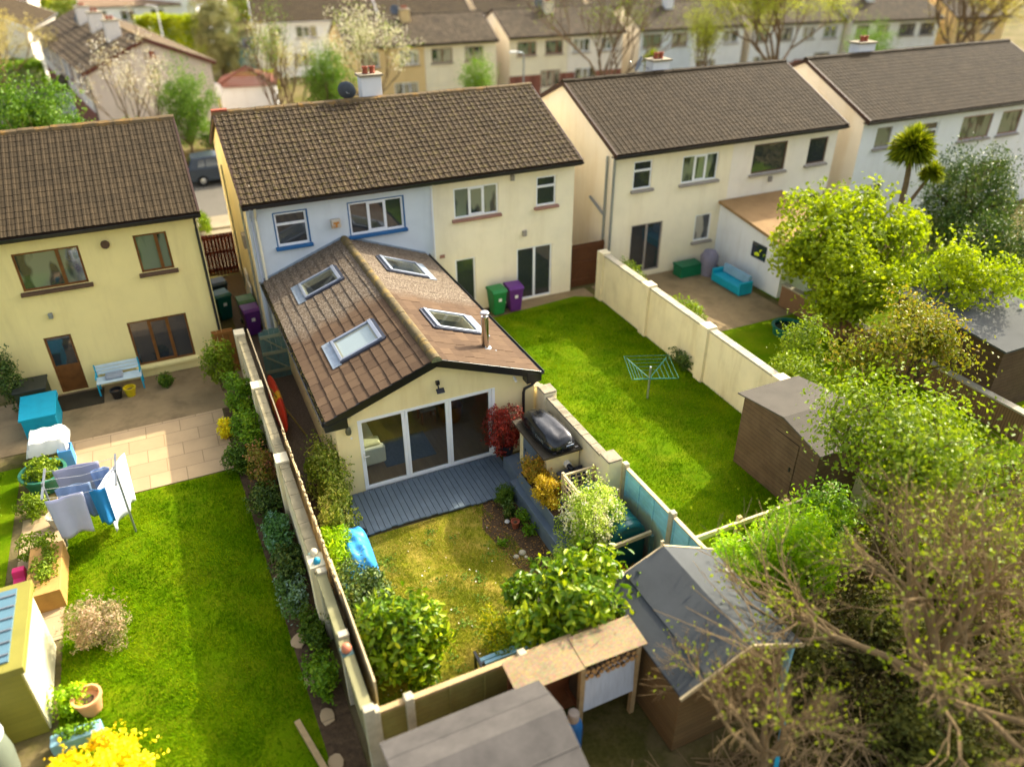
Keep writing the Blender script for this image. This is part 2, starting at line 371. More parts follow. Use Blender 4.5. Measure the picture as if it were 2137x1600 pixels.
M['upvc'] = mat('white window plastic', S(236, 238, 240), .3, .02, 3, spec=.5)
M['brown_frame'] = mat('brown timber frame', S(118, 76, 34), .5, .2, 6)
M['brown_dark'] = mat('dark brown sill', S(96, 74, 54), .7, .15, 5)
M['sill_blue'] = mat('blue painted sill', S(40, 96, 146), .5, .08, 4)
M['sill_mauve'] = mat('mauve painted sill', S(150, 112, 96), .7, .1, 4)
M['sill_grey'] = mat('grey painted sill', S(150, 142, 132), .7, .1, 4)
M['pane'] = glassmat('dark window glass')
M['pane_green'] = glassmat('window glass with pale curtain', curtain=S(120, 128, 108))
M['pane_cream'] = glassmat('window glass with net curtain', curtain=S(168, 162, 144))
M['pane_clear'] = clearglass('clear door glass')
M['lichen_concrete'] = mat('lichen stained concrete', S(150, 140, 118), .95, .25, 6, .4, 60, dirt=S(96, 88, 66), dirt_amt=.8)
M['concrete'] = mat('weathered concrete', S(176, 168, 146), .95, .14, 3, .25, 60, dirt=S(128, 118, 92), dirt_amt=.6)
M['concrete_post'] = mat('concrete post', S(186, 178, 152), .95, .12, 4, .25, 70, dirt=S(140, 130, 100), dirt_amt=.5)
M['wall_cream'] = mat('cream painted block wall', S(230, 218, 182), .9, .07, 1.6, .2, 70, dirt=S(190, 170, 120), dirt_amt=.5, dstretch=(2.2, 2.2, .35))
M['terracotta'] = mat('terracotta', S(150, 80, 56), .8, .15, 6)
M['galv'] = mat('galvanised metal', S(150, 156, 160), .45, .12, 8, metal=.8)
M['steel'] = mat('polished stainless steel', S(200, 196, 190), .13, .05, 5, metal=1.)
M['plastic_black'] = mat('black plastic', S(26, 27, 30), .3, .15, 4, spec=.5)
M['plastic_white'] = mat('white plastic', S(228, 226, 220), .4, .03, 4)
M['bark'] = mat('grey brown bark', S(112, 92, 68), .95, .25, 7, .5, 40)
M['bark_tan'] = mat('tan bark', S(142, 120, 84), .95, .22, 6, .5, 40)
M['bark_dark'] = mat('dark bark', S(82, 68, 52), .95, .25, 7, .5, 40)
M['wood_raw'] = mat('weathered bare timber', S(176, 150, 106), .8, .18, 5, .2, 40, stretch=(1, 1, 1))
M['wood_pale'] = mat('pale sawn timber', S(206, 186, 144), .8, .14, 6, .2, 40)
M['wood_brown'] = mat('brown stained timber', S(132, 82, 50), .7, .2, 5, .2, 40)
M['soil'] = mat('soil and leaf litter', S(84, 66, 46), .95, .3, 9, .8, 30, dirt=S(122, 100, 72), dirt_amt=.6)
M['coping_old'] = mat('stained concrete coping', S(150, 140, 110), .95, .16, 4, .3, 60, dirt=S(104, 96, 68), dirt_amt=.6)
# ------------------------------------------------------------------ building helpers
ROMAN = [(0, 0), (.12, .0), (.24, .016), (.4, .022), (.56, .016), (.68, .0), (.8, .0), (.9, .006)]
ROMAN_SOFT = [(0, 0), (.15, .0), (.3, .014), (.5, .014), (.65, .0), (.9, .004)]
ROMAN_LOW = [(0, 0), (.3, .028), (.6, 0)]
FLATT = [(0, 0), (.02, .004), (.965, .004), (.985, -.012)]
def tiles(mb, O, U, SV, width, slen, tw, course, prof, step, seed, jit=.004, skip=()):
    g = random.Random(seed); O, U, SV = Vector(O), Vector(U).normalized(), Vector(SV).normalized(); N = U.cross(SV).normalized()
    if N.z < 0: N = -N
    nt = max(1, round(width / tw)); tw = width / nt; nc = max(1, round(slen / course)); cs = slen / nc
    for j in range(nc):
        s0, s1 = j * cs, (j + 1) * cs + .03; o = len(mb.v); cols = []
        for i in range(nt):
            dj = g.gauss(0, jit); ds = g.gauss(0, jit)
            for f, h in prof: cols.append((i, (i + f) * tw, h + dj, ds))
        cols.append((nt - 1, width, prof[0][1], 0))
        rr = [g.random() for _ in range(nt)]
        for lvl in range(3):
            for i, x, h, ds in cols:
                if lvl == 0: q, z = s0 + ds, h - .012
                elif lvl == 1: q, z = s0 + ds, h + step
                else: q, z = s1, h + .004
                mb.v.append(tuple(O + U * x + SV * q + N * z))
        m = len(cols)
        for lvl in range(2):
            for k in range(m - 1):
                if skip:
                    xc, sc2 = (cols[k][1] + cols[k + 1][1]) / 2, (s0 if lvl == 0 else (s0 + s1) / 2)
                    if any(h[0] < xc < h[1] and h[2] < sc2 < h[3] for h in skip): continue
                mb.r[len(mb.f)] = rr[cols[k][0]]
                mb.f.append((o + lvl * m + k, o + lvl * m + k + 1, o + (lvl + 1) * m + k + 1, o + (lvl + 1) * m + k))
def facade(mb, x0, x1, z0, z1, holes, y=0., depth=.11):
    xs = sorted({x0, x1, *[h[0] for h in holes], *[h[1] for h in holes]}); zs = sorted({z0, z1, *[h[2] for h in holes], *[h[3] for h in holes]})
    inside = lambda x, z: any(h[0] < x < h[1] and h[2] < z < h[3] for h in holes)
    for a, b in zip(xs, xs[1:]):
        for c, d in zip(zs, zs[1:]):
            if not inside((a + b) / 2, (c + d) / 2): mb.quad((a, y, c), (b, y, c), (b, y, d), (a, y, d))
    for a, b, c, d in [h[:4] for h in holes]:
        mb.quad((a, y, c), (a, y, d), (a, y + depth, d), (a, y + depth, c)); mb.quad((b, y, d), (b, y, c), (b, y + depth, c), (b, y + depth, d))
        mb.quad((a, y, d), (b, y, d), (b, y + depth, d), (a, y + depth, d)); mb.quad((b, y, c), (a, y, c), (a, y + depth, c), (b, y + depth, c))
def window(par, x0, x1, z0, z1, kind, fm, pane, sill=None, surround=None, y=0., name='window', low=None):
    """frame with its lights set in the reveal; pane, sill and painted surround are its own pieces"""
    b = MB(); fw = .06; ya, yb = y + .035, y + .095
    b.box(x0 + .004, x1 - .004, ya, yb, z0 + .004, z0 + fw); b.box(x0 + .004, x1 - .004, ya, yb, z1 - fw, z1 - .004)
    b.box(x0 + .004, x0 + fw, ya, yb, z0 + fw, z1 - fw); b.box(x1 - fw, x1 - .004, ya, yb, z0 + fw, z1 - fw)
    w = x1 - x0; bars = []
    if kind == 'top': b.box(x0 + fw, x1 - fw, ya - .012, yb, z0 + (z1 - z0) * .62, z0 + (z1 - z0) * .62 + .08)
    if kind in ('three', 'door3'): bars = [x0 + w * .355, x0 + w * .655]
    if kind in ('two', 'french'): bars = [x0 + w * .5]
    if kind == 'side': bars = [x0 + w * .66]
    for x in bars: b.box(x - .045, x + .045, ya - .014, yb, z0 + fw, z1 - fw)
    if kind == 'three':
        xa, xb = bars[0] + .045, bars[1] - .045
        b.box(xa, xb, ya - .013, yb - .02, z0 + fw, z0 + fw + .05); b.box(xa, xb, ya - .013, yb - .02, z1 - fw - .05, z1 - fw)
    if kind == 'halfdoor': b.box(x0 + fw, x1 - fw, ya + .01, yb - .01, z0 + fw, z0 + (z1 - z0) * .48)
    f = b.build('door' if name == 'door' else 'window', fm, par, bevel=.006)
    zb = z0 + fw if kind != 'halfdoor' else z0 + (z1 - z0) * .48
    p = MB(); p.box(x0 + fw - .004, x1 - fw + .004, y + .06, y + .068, zb - .004, z1 - fw + .004); p.build('pane', pane, f)
    bk = None
    if sill:
        q = MB(); q.extrx([(y - .12, z0 - .11), (y - .12, z0 - .03), (y + .03, z0 - .003), (y + .03, z0 - .11)], x0 - .09, x1 + .09); q.build('sill', sill, f, bevel=.008)
    if surround:
        q = MB()
        for a in ((x0 - .035, x0 - .0, z0 - .003, z1 + .035), (x1 + .0, x1 + .05, z0 - .003, z1 + .035), (x0, x1, z1, z1 + .035)):
            q.box(a[0], a[1], y - .006, y + .006, a[2], a[3])
        q.build('surround', surround, f)
    return f
EAVE, RIDGE, DEPTH, YE = 5.094, 6.914, 7.69, -.344
RSL = Vector((0, 3.845 - YE, RIDGE - EAVE)); SLEN = RSL.length; RDIR = RSL.normalized()
_shared = {}
def house(name, label, loc, w, wallm, roofm, wins, rz=0, gl=False, gr=False, gable_m=None, group=None, doors=(), low=False, gutter=None, fascia=None, chimney=None, ridge_m=None, seed=1, cat='house', soft=False, band=None):
    t = thing(name, label, cat, loc, rz, group)
    holes = [q[:4] for q in wins] + [q[:4] for q in doors]
    b = MB(); facade(b, 0, w, -.4, EAVE - .09, holes); b.quad((0, DEPTH, -.4), (w, DEPTH, -.4), (w, DEPTH, EAVE - .09), (0, DEPTH, EAVE - .09)); b.quad((0, 0, -.4), (w, 0, -.4), (w, DEPTH, -.4), (0, DEPTH, -.4)); b.build('wall', wallm, t, fix=False)
    yr, yb = 3.845, DEPTH
    for x, on, out in ((0., gl, -1), (w, gr, 1)):
        if on:
            q = MB(); q.quad((x, 0, -.4), (x, yb, -.4), (x, yb, EAVE - .09), (x, yb, EAVE + .08), (x, yr, RIDGE - .03), (x, 0, EAVE + .08)); q.build('gable_wall', gable_m or wallm, t, fix=False)
    a = -.127 if gl else 0.; c = w + .127 if gr else w
    key = (round(w, 2), gl, gr, low, seed if not low else 0, roofm.name)
    if key not in _shared:
        r = MB(); O = (a, YE, EAVE)
        tiles(r, O, (1, 0, 0), RDIR, c - a, SLEN - .03, .25 if low else .205, .27 if low else .238, ROMAN_LOW if low else (ROMAN_SOFT if soft else ROMAN), .02 if low else (.013 if soft else .03), seed, .0012 if soft else .003)
        r.quad((a, DEPTH + .344, EAVE), (c, DEPTH + .344, EAVE), (c, yr, RIDGE), (a, yr, RIDGE))
        r.quad((a, YE + .02, EAVE - .05), (c, YE + .02, EAVE - .05), (c, yr, RIDGE - .06), (a, yr, RIDGE - .06))
        _shared[key] = r.mesh('roof'); _shared[key].materials.append(roofm)
    ro = bpy.data.objects.new('roof', _shared[key]); COL.objects.link(ro); ro.parent = t
    r = MB(); n = max(3, round((c - a) / .45)); g = random.Random(seed)
    for i in range(n):
        x0, x1 = a + (c - a) * i / n, a + (c - a) * (i + 1) / n
        pts = [(yr - .15, RIDGE - .05), (yr - .11, RIDGE + .035), (yr, RIDGE + .085), (yr + .11, RIDGE + .035), (yr + .15, RIDGE - .05)]
        dz = g.gauss(0, .006); r.extrx([(y, z + dz) for y, z in pts], x0, x1 - .012)
    r.build('ridge', ridge_m or roofm, ro)
    for x, on, s in ((a, gl, -1), (c, gr, 1)):
        if on:
            for y0 in (YE, DEPTH + .344): q = MB(); q.beam((x - s * .03, y0, EAVE - .06), (x - s * .03, yr, RIDGE - .06), .06, .17); q.build('bargeboard', fascia, t)
    q = MB(); q.box(a + .02, c - .02, -.3, -.27, EAVE - .19, EAVE - .02); q.box(a + .02, c - .02, -.27, -.002, EAVE - .16, EAVE - .13); q.build('fascia', fascia, t)
    q = MB(); q.extrx([(-.305, EAVE - .07), (-.32, EAVE - .13), (-.36, EAVE - .15), (-.41, EAVE - .13), (-.425, EAVE - .05), (-.41, EAVE - .05), (-.395, EAVE - .11), (-.36, EAVE - .13), (-.33, EAVE - .115), (-.32, EAVE - .07)], a, c); q.build('gutter', gutter or M['gutter_black'], t)
    for q in wins: window(t, *q)
    for q in doors: window(t, *q, name='door')
    if chimney: chim(t, *chimney)
    if band:
        z0, z1, bm = band
        xs = [0] + sorted(v for d in list(doors) + [k for k in wins if k[2] < z1] for v in d[:2]) + [w]
        for i in range(0, len(xs) - 1, 2):
            if xs[i + 1] - xs[i] > .05: q = MB(); q.box(xs[i] + .003, xs[i + 1] - .003, -.014, -.001, z0, z1); q.build('brick_band', bm, t)
    return t
def chim(t, x, y, z0, z1, sx, sy, wm, pots=2, capm=None, potm=None):
    b = MB(); b.box(x - sx / 2, x + sx / 2, y - sy / 2, y + sy / 2, z0, z1); c = b.build('chimney', wm, t, bevel=.01)
    b = MB(); b.box(x - sx / 2 - .07, x + sx / 2 + .07, y - sy / 2 - .07, y + sy / 2 + .07, z1, z1 + .07); b.build('capping', M['lichen_concrete'], c, bevel=.01)
    for k in range(pots):
        b = MB(); px = x + (k - (pots - 1) / 2) * .25; b.lathe((px, y, z1 + .06), [(.1, 0), (.105, .05), (.085, .08), (.09, .18), (.11, .2), (.11, .24), (.07, .24), (.07, .15)], 14); b.build('pot', M['terracotta'], c, smooth=True)
def aerial(t, x, y, z, rz=.4):
    b = MB(); b.cyl((x, y, z), (x, y, z + 1.3), .014, n=5); c, s_ = math.cos(rz), math.sin(rz); b.tube([(x - c * .45, y - s_ * .45, z + 1.2), (x + c * .45, y + s_ * .45, z + 1.2)], .01, 4)
    for k in range(7): u = -.42 + k * .14; b.tube([(x + c * u - s_ * .18, y + s_ * u + c * .18, z + 1.2), (x + c * u + s_ * .18, y + s_ * u - c * .18, z + 1.2)], .005, 3)
    b.build('aerial', M['galv'], t, fix=False)
def dish(label, p, d, r=.3, m=None, mount=None, group=None):
    """a satellite dish; d is where it looks; mount is where its arm is fixed"""
    t = thing('satellite_dish', label, 'satellite dish', mount or p, 0, group); o = Vector(mount or p); P = Vector(p) - o; D = Vector(d).normalized(); b = MB(); n = 22
    u = D.cross(Vector((0, 0, 1))).normalized(); w = u.cross(D).normalized(); vs = [P - D * .09]; fs = []
    for j, (q, dd) in enumerate(((.4, -.07), (.75, -.035), (1., 0))):
        for k in range(n): a = 6.2832 * k / n; vs.append(P + (u * math.cos(a) * q + w * math.sin(a) * q * 1.08) * r + D * dd)
    for k in range(n):
        fs.append((0, 1 + k, 1 + (k + 1) % n))
        for j in range(2): fs.append((1 + j * n + k, 1 + (j + 1) * n + k, 1 + (j + 1) * n + (k + 1) % n, 1 + j * n + (k + 1) % n))
    b.add(vs, fs); k = b.build('reflector', m, t, smooth=True, fix=False)
    md = k.modifiers.new('solid', 'SOLIDIFY'); md.thickness = .012
    b = MB(); b.tube([P - D * .09, P - D * .16, (0, 0, 0)], .018, 6); b.tube([P - w * r * .95, P + D * r * 1.05 - w * r * .25], .01, 5); b.build('arm', M['galv'], t)
    b = MB(); b.cyl(P + D * r * 1.0 - w * r * .25, P + D * r * 1.25 - w * r * .2, .03); b.build('receiver', M['plastic_black'], t)
    return t
def place_grid(*a): pass
# ------------------------------------------------------------------ ground
def grassmat(name, a, b, c, straw=None, samt=.6, sscale=1.3, fine=38):
    t = NT(name); col = t.ramp(t.noise(.9, 5, .6), [(.3, a), (.5, b), (.7, c)])
    col = t.mix(t.ramp(t.noise(fine, 3, .7), [(.3, (0, 0, 0, 1)), (.7, (.7,) * 3 + (1,))]), col, sc(a, .6))
    if straw: col = t.mix(t.ramp(t.noise(sscale, 6, .72), [(.44, (0, 0, 0, 1)), (.62, (samt,) * 3 + (1,))]), col, straw)
    t.bump(t.noise(90, 2, .8), .6, .03)
    return t.set(col, .95, .04)
M['lawn_own'] = grassmat('patchy yellowing lawn', S(109, 120, 23), S(141, 143, 32), S(156, 152, 41), straw=S(184, 158, 79), samt=.75)
M['lawn_green'] = grassmat('mown green lawn', S(78, 112, 1), S(99, 131, 2), S(118, 143, 4), straw=S(128, 130, 22), samt=.35)
M['ground'] = grassmat('rough ground', S(84, 86, 40), S(104, 98, 52), S(122, 112, 66), straw=S(128, 112, 82), samt=.8, sscale=.4, fine=12)
M['asphalt'] = mat('worn asphalt', S(98, 93, 82), .9, .1, .8, .25, 60, dirt=S(100, 94, 84), dirt_amt=.5)
M['drive'] = mat('concrete driveway', S(142, 130, 104), .9, .12, 1.2, .25, 60, dirt=S(120, 106, 80), dirt_amt=.6)
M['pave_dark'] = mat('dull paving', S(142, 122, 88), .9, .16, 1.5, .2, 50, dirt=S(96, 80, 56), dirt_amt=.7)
def slabs(name, col, w, h, jc=.55, var=.08):
    t = NT(name); b = t.n('TexBrick'); b.offset = .5; b.inputs['Scale'].default_value = 1; b.inputs['Brick Width'].default_value = w; b.inputs['Row Height'].default_value = h
    b.inputs['Mortar Size'].default_value = .012; b.inputs['Color1'].default_value = sc(col, 1 - var); b.inputs['Color2'].default_value = sc(col, 1 + var); b.inputs['Mortar'].default_value = sc(col, jc)
    t.l(t.pos(), b.inputs['Vector'])
    c = t.mix(t.ramp(t.noise(1.6, 6, .7), [(.35, (0, 0, 0, 1)), (.8, (.6,) * 3 + (1,))]), b.outputs[0], sc(col, .72))
    t.bump(b.outputs['Fac'], -.3, .01); return t.set(c, .85, .25)
M['pave_stone'] = slabs('pale sandstone paving', S(184, 158, 120), .9, .6)
M['gravel'] = mat('grey brown gravel', S(108, 94, 78), .95, .5, 28, 1., 45, dirt=S(70, 60, 48), dirt_amt=.7)
b = MB()
ys = [-70, -10, 10, 22.99, 25, 27, 29, 31, 33, 35, 40, 80, 160, 400, 1500]
for i, y in enumerate(ys):
    for x in (-900, -60, 0, 60, 1200): b.v.append((x, y, ground(y) - .012))
for i in range(len(ys) - 1):
    for k in range(4): b.f.append((i * 5 + k, i * 5 + k + 1, i * 5 + k + 6, i * 5 + k + 5))
tag(b.build('ground', M['ground']), kind='structure')
def sheet(name, m, poly, z=.004):
    b = MB(); b.add([(x, y, z) for x, y in poly], [tuple(range(len(poly)))]); return tag(b.build(name, m), kind='structure')
R4 = lambda x0, x1, y0, y1: [(x0, y0), (x1, y0), (x1, y1), (x0, y1)]
sheet('lawn', M['lawn_own'], [(-.85, -15.7), (3.62, -15.7), (3.9, -12.9), (3.62, -10.06), (.2, -10.06), (-.85, -10.0)])
sheet('flower_bed', M['soil'], [(3.1, -15.1), (5.9, -15.1), (5.9, -9.0), (3.35, -10.05), (3.0, -10.9), (3.25, -12.6), (2.9, -13.6)], .008)
sheet('gravel_path', M['gravel'], R4(-.88, .36, -7.6, 7.2))
sheet('garden_bed', M['soil'], R4(-.88, .5, -10.05, -7.6))
sheet('patio', M['pave_stone'], R4(-6.2, -1.95, -6.0, -2.9), .006)
sheet('shaded_paving', M['pave_dark'], R4(-8.6, -1.1, -2.9, -.0), .005)  # house shadow over the patio is put into this darker paving
sheet('lawn', M['lawn_green'], [(-5.9, -18), (-1.55, -18), (-1.6, -12), (-1.95, -6.04), (-5.9, -6.04)], .006)
sheet('lawn', M['lawn_green'], R4(-14, -7.1, -18, -3.6), .006)
sheet('stone_path', M['pave_stone'], R4(-6.9, -5.9, -10.3, -6.0), .009)
sheet('garden_bed', M['soil'], [(-1.95, -6), (-1.55, -18), (-1.08, -18), (-1.08, -2.9), (-1.9, -2.9)], .008)
sheet('lawn', M['lawn_green'], [(6.06, -15.5), (11.9, -15.5), (11.9, -.9), (11.2, -.5), (7.2, -.9), (6.06, -1.4)], .006)
sheet('garden_path', M['pave_dark'], [(5.9, -1.4), (7.2, -.9), (11.2, -.5), (11.9, -.9), (11.9, 0), (5.9, 0)], .005)
sheet('patio', M['pave_dark'], R4(12.2, 17.6, -5.2, 0), .006)
sheet('lawn', M['lawn_green'], R4(12.2, 17.6, -15, -5.2), .006)
sheet('lawn', M['lawn_green'], R4(17.9, 30, -15, -3), .006)
sheet('lawn', M['lawn_green'], R4(-40, 6.3, 22.9, 22.95), .01)
sheet('driveway', M['drive'], R4(-8, 60, 7.8, 12.9), .005)
tag(MB().box(-80, 140, 12.9, 14.6, -.2, .1).build('pavement', M['drive']), kind='structure')
sheet('road', M['asphalt'], R4(-80, 140, 14.6, 21.6), .004)
b = MB(); b.add([(-80, 21.6, .1), (140, 21.6, .1), (140, 22.9, .1), (-80, 22.9, .1), (-80, 21.6, -.1), (140, 21.6, -.1), (-80, 22.9, -.1), (140, 22.9, -.1)], [(0, 1, 2, 3), (4, 5, 1, 0), (3, 2, 7, 6)])
tag(b.build('pavement', M['lawn_green']), kind='structure')
b = MB()
for x0, x1 in ((9, 110),):
    for i, (ya, yb2) in enumerate(((24.5, 29), (29, 35), (35, 40))): b.add([(x0, ya, ground(ya) + .02), (x1, ya, ground(ya) + .02), (x1, yb2, ground(yb2) + .02), (x0, yb2, ground(yb2) + .02)], [(0, 1, 2, 3)])
tag(b.build('front_gardens', M['ground']), kind='structure')
b = MB(); b.add([(-24, 30, ground(30) + .02), (-6.5, 30, ground(30) + .02), (-12, 110, -1.58), (-40, 110, -1.58)], [(0, 1, 2, 3)]); tag(b.build('road', M['asphalt']), kind='structure')
b = MB(); b.add([(-60, 84, -1.575), (60, 80, -1.575), (60, 92, -1.575), (-60, 96, -1.575)], [(0, 1, 2, 3)]); tag(b.build('road', M['asphalt']), kind='structure')
# grass blades
M['blade_own'] = leafmat('yellow green grass blade', S(113, 130, 23), S(165, 162, 45), S(212, 184, 98), .7, .35, .2)
M['blade_green'] = leafmat('green grass blade', S(76, 116, 1), S(106, 142, 1), S(144, 160, 6), .85, .35, .03)
def inpoly(P, poly):
    r = np.zeros(len(P), bool); j = len(poly) - 1
    for i in range(len(poly)):
        (xi, yi), (xj, yj) = poly[i], poly[j]
        c = ((yi > P[:, 1]) != (yj > P[:, 1])) & (P[:, 0] < (xj - xi) * (P[:, 1] - yi) / (yj - yi + 1e-9) + xi); r ^= c; j = i
    return r
def grass(label, poly, n, m, L=.05, Wd=.012, seed=0, bare=0., hv=.5):
    g = np.random.default_rng(seed); q = np.array(poly); P = g.uniform(q.min(0), q.max(0), (n, 2)); P = P[inpoly(P, poly)]
    pat = np.sin(P[:, 0] * 2.1 + seed) * np.sin(P[:, 1] * 1.7 + 1.3) + np.sin(P[:, 0] * 5.3 + P[:, 1] * 4.1) * .6 + g.normal(0, .5, len(P))
    if bare: k = pat > -2 + bare * 2 * g.uniform(0, 1, len(P)); P, pat = P[k], pat[k]
    for _ in range(int(6 + len(P) / 4000)):                       # thin and worn spots
        c = g.uniform(q.min(0), q.max(0)); r = g.uniform(.15, .55); d2 = ((P - c) ** 2 * np.array([1, .6])).sum(1); z = (d2 < r * r) & (g.uniform(0, 1, len(P)) < .55); pat = pat + .9 * np.exp(-d2 / (r * r)) * g.choice([-1., 1.]); P, pat = P[~z], pat[~z]
    k = len(P); a = g.uniform(0, 6.283, k); h = L * g.uniform(.5, 1.4, k) * (1 + hv * np.clip(pat, -1, 1) * .4); le = g.uniform(.3, 1.1, k) * h
    d = np.stack([np.cos(a), np.sin(a)], 1); w = np.stack([-d[:, 1], d[:, 0]], 1) * Wd / 2
    z0 = np.full((k, 1), .005)
    V = np.stack([np.hstack([P - w, z0]), np.hstack([P + w, z0]), np.hstack([P + d * le[:, None], h[:, None]])], 1).reshape(-1, 3)
    o = fast_mesh('grass', V, np.arange(k * 3).reshape(-1, 3), m, None, np.clip(.42 - pat * .26 + g.normal(0, .24, k), 0, 1))
    return tag(o, label, 'grass', kind='stuff')
grass('short patchy yellow green grass of the sharp central lawn', [(-.8, -15.6), (3.5, -15.6), (3.7, -13), (3.3, -10.1), (.3, -10.1), (-.7, -11)], 80000, M['blade_own'], .045, .012, 1, .25)
grass('lush green grass of the lawn beside the yellow house', [(-5.9, -17), (-1.6, -17), (-1.95, -6.1), (-5.9, -6.1)], 60000, M['blade_green'], .06, .018, 2)
grass('bright green mown grass behind the cream house', [(6.1, -15), (11.8, -15), (11.8, -1), (7.2, -1), (6.1, -1.5)], 80000, M['blade_green'], .055, .018, 3)
g = np.random.default_rng(21); n = 1500; c = g.uniform([-.6, -15.3], [3.2, -10.4], (60, 2)); k = g.integers(0, 60, n); P = np.hstack([c[k] + g.normal(0, .07, (n, 2)), g.uniform(.02, .04, (n, 1))])
tag(leaves('lawn_weeds', P, np.tile([0, 0, 1.], (n, 1)), .045, .035, leafmat('broad weed leaf', S(74, 112, 14), S(104, 142, 22), S(140, 166, 40), .6, .3), None, 21, jit=.4), 'broad leaved weeds and clover scattered over the central lawn', 'weeds', kind='stuff')
n = 60; P = np.hstack([g.uniform([-.6, -15.3], [3.2, -10.4], (n, 2)), g.uniform(.045, .06, (n, 1))])
tag(leaves('lawn_flowers', P, np.tile([0, 0, 1.], (n, 1)), .04, .04, leafmat('small lawn flower', S(236, 200, 40), S(240, 236, 220), S(240, 236, 220), .6, .3), None, 22, jit=.3), 'tiny dandelions and daisies in the central lawn', 'flowers', kind='stuff')
# ------------------------------------------------------------------ the row of houses the gardens belong to
up, pn = M['upvc'], M['pane']; WZ = (3.55, 4.6)
blue = house('blue_house', 'pale blue rendered house with bright blue window sills behind the tiled extension', (0, 0, 0), 5.862, M['render_blue'], M['tile_brown'],
    [(.78, 1.76, *WZ, 'top', up, pn, M['sill_blue'], M['sill_blue']), (3.1, 4.89, *WZ, 'three', up, pn, M['sill_blue'], M['sill_blue'])],
    gl=True, gable_m=M['render_cream'], gutter=M['gutter_black'], fascia=M['fascia_brown'], chimney=(5.28, 4.2, 6.55, 7.62, .72, .5, M['render_white'], 2), ridge_m=M['ridge_lichen'], seed=3)
b = MB(); b.box(2.48, 2.78, -.16, -.002, 3.92, 4.2); v = b.build('vent_box', mat('rust stained vent cover', S(196, 186, 170), .7, .05, 4, dirt=S(176, 120, 50), dirt_amt=.9), blue, bevel=.02)
b = MB(); b.box(2.54, 2.72, -.17, -.161, 4.06, 4.12); b.box(2.6, 2.66, -.17, -.161, 3.95, 4.06); b.build('rust_stain', mat('rust', S(190, 128, 56), .9, .2, 20), v)
pm = mat('grey white downpipe', S(176, 184, 198), .5, .06, 3)
for x in (.1, .24): 
    b = MB(); b.tube([(x, -.34, 4.98), (x, -.3, 4.86), (x - .0, -.1, 4.62), (x, -.075, 4.5), (x, -.075, 0)], .04, 10); b.build('downpipe', pm if x < .2 else M['render_cream'], blue, smooth=True)
for y in (.5, 5.2): b = MB(); b.tube([(-.07, y, 4.9), (-.07, y, .1)], .035, 8); b.build('downpipe', M['galv'], blue, smooth=True)
b = MB(); b.box(-.16, -.003, .9, 1.3, 3.3, 3.75); b.build('alarm_box', M['sill_grey'], blue, bevel=.02)
b = MB(); b.box(-.129, .35, 3.74, 3.97, 6.96, 7.02); b.tube([(-.14, 3.845, 6.93), (.36, 3.845, 6.93)], .1, 12); b.build('end_ridge_tile', M['terracotta'], blue, smooth=True)
for (x, y, z) in ((4.4, 3.9, 7.23),):
    dish('dark grey satellite dish beside the white chimney of the blue house', (x, y + .1, z), (.35, .9, .35), .31, mat('dark grey dish', S(84, 92, 102), .5, .1, 5), (4.85, 4.2, 7.0))
cream = house('cream_house', 'cream house joined to the blue house, with white patio doors and mauve sills', (5.862, 0, 0), 5.41, M['render_cream'], M['tile_brown'],
    [(.8, 2.44, *WZ, 'three', up, M['pane_green'], M['sill_mauve']), (3.9, 4.68, *WZ, 'top', up, pn, M['sill_mauve'])],
    gr=True, gable_m=M['render_cream'], fascia=M['fascia_brown'], doors=[(.76, 1.52, .04, 2.08, 'plain', up, pn), (3.14, 4.58, .04, 2.08, 'french', up, pn)], ridge_m=M['ridge_lichen'], seed=4)
b = MB(); b.tube([(.02, -.05, 5.0), (.02, -.05, .0)], .03, 8); b.build('downpipe', M['upvc'], cream, smooth=True)
b = MB(); b.box(.2, .38, -.03, -.002, 2.24, 2.36); b.build('vent', M['sill_mauve'], cream); b = MB(); b.box(3.35, 3.5, -.1, -.002, 2.55, 2.75); b.build('wall_lamp', M['sill_grey'], cream); b = MB(); b.box(2.9, 3.02, -.1, -.002, 4.62, 4.8); b.build('vent', M['sill_grey'], cream)
ydoor = M['brown_frame']
house('yellow_house', 'yellow house with brown timber windows beside the washing line garden', (-7.4, 0, 0), 6.0, M['render_yellow'], M['tile_plain'],
    [(1.12, 2.78, 3.38, 4.5, 'side', M['brown_frame'], M['pane_green'], M['brown_dark']), (4.2, 5.1, 3.4, 4.55, 'side', M['brown_frame'], M['pane_green'], M['brown_dark']), (3.4, 5.08, .42, 1.92, 'three', M['brown_frame'], pn, M['render_yellow'])],
    gr=True, fascia=M['fascia_brown'], doors=[(1.16, 1.88, .02, 1.9, 'halfdoor', M['brown_frame'], pn)], ridge_m=M['ridge_lichen'], seed=5, soft=True)
yl = [o for o in COL.objects if o.name == 'yellow_house'][0]
b = MB(); b.lathe((0, 0, 0), [(.11, 0), (.12, .02), (.11, .1)], 14); v = b.build('vent', M['brown_dark'], yl); v.rotation_euler = (rad(90), 0, 0); v.location = (3.46, 0, 4.42)
b = MB(); b.box(1.5, 1.62, -.12, -.002, 2.5, 2.66); b.build('wall_lamp', M['galv'], yl, bevel=.02)
b = MB(); b.tube([(5.93, -.34, 5.0), (5.93, -.1, 4.7), (5.93, -.06, 4.5), (5.93, -.06, 0)], .04, 8); b.build('downpipe', M['gutter_black'], yl, smooth=True)
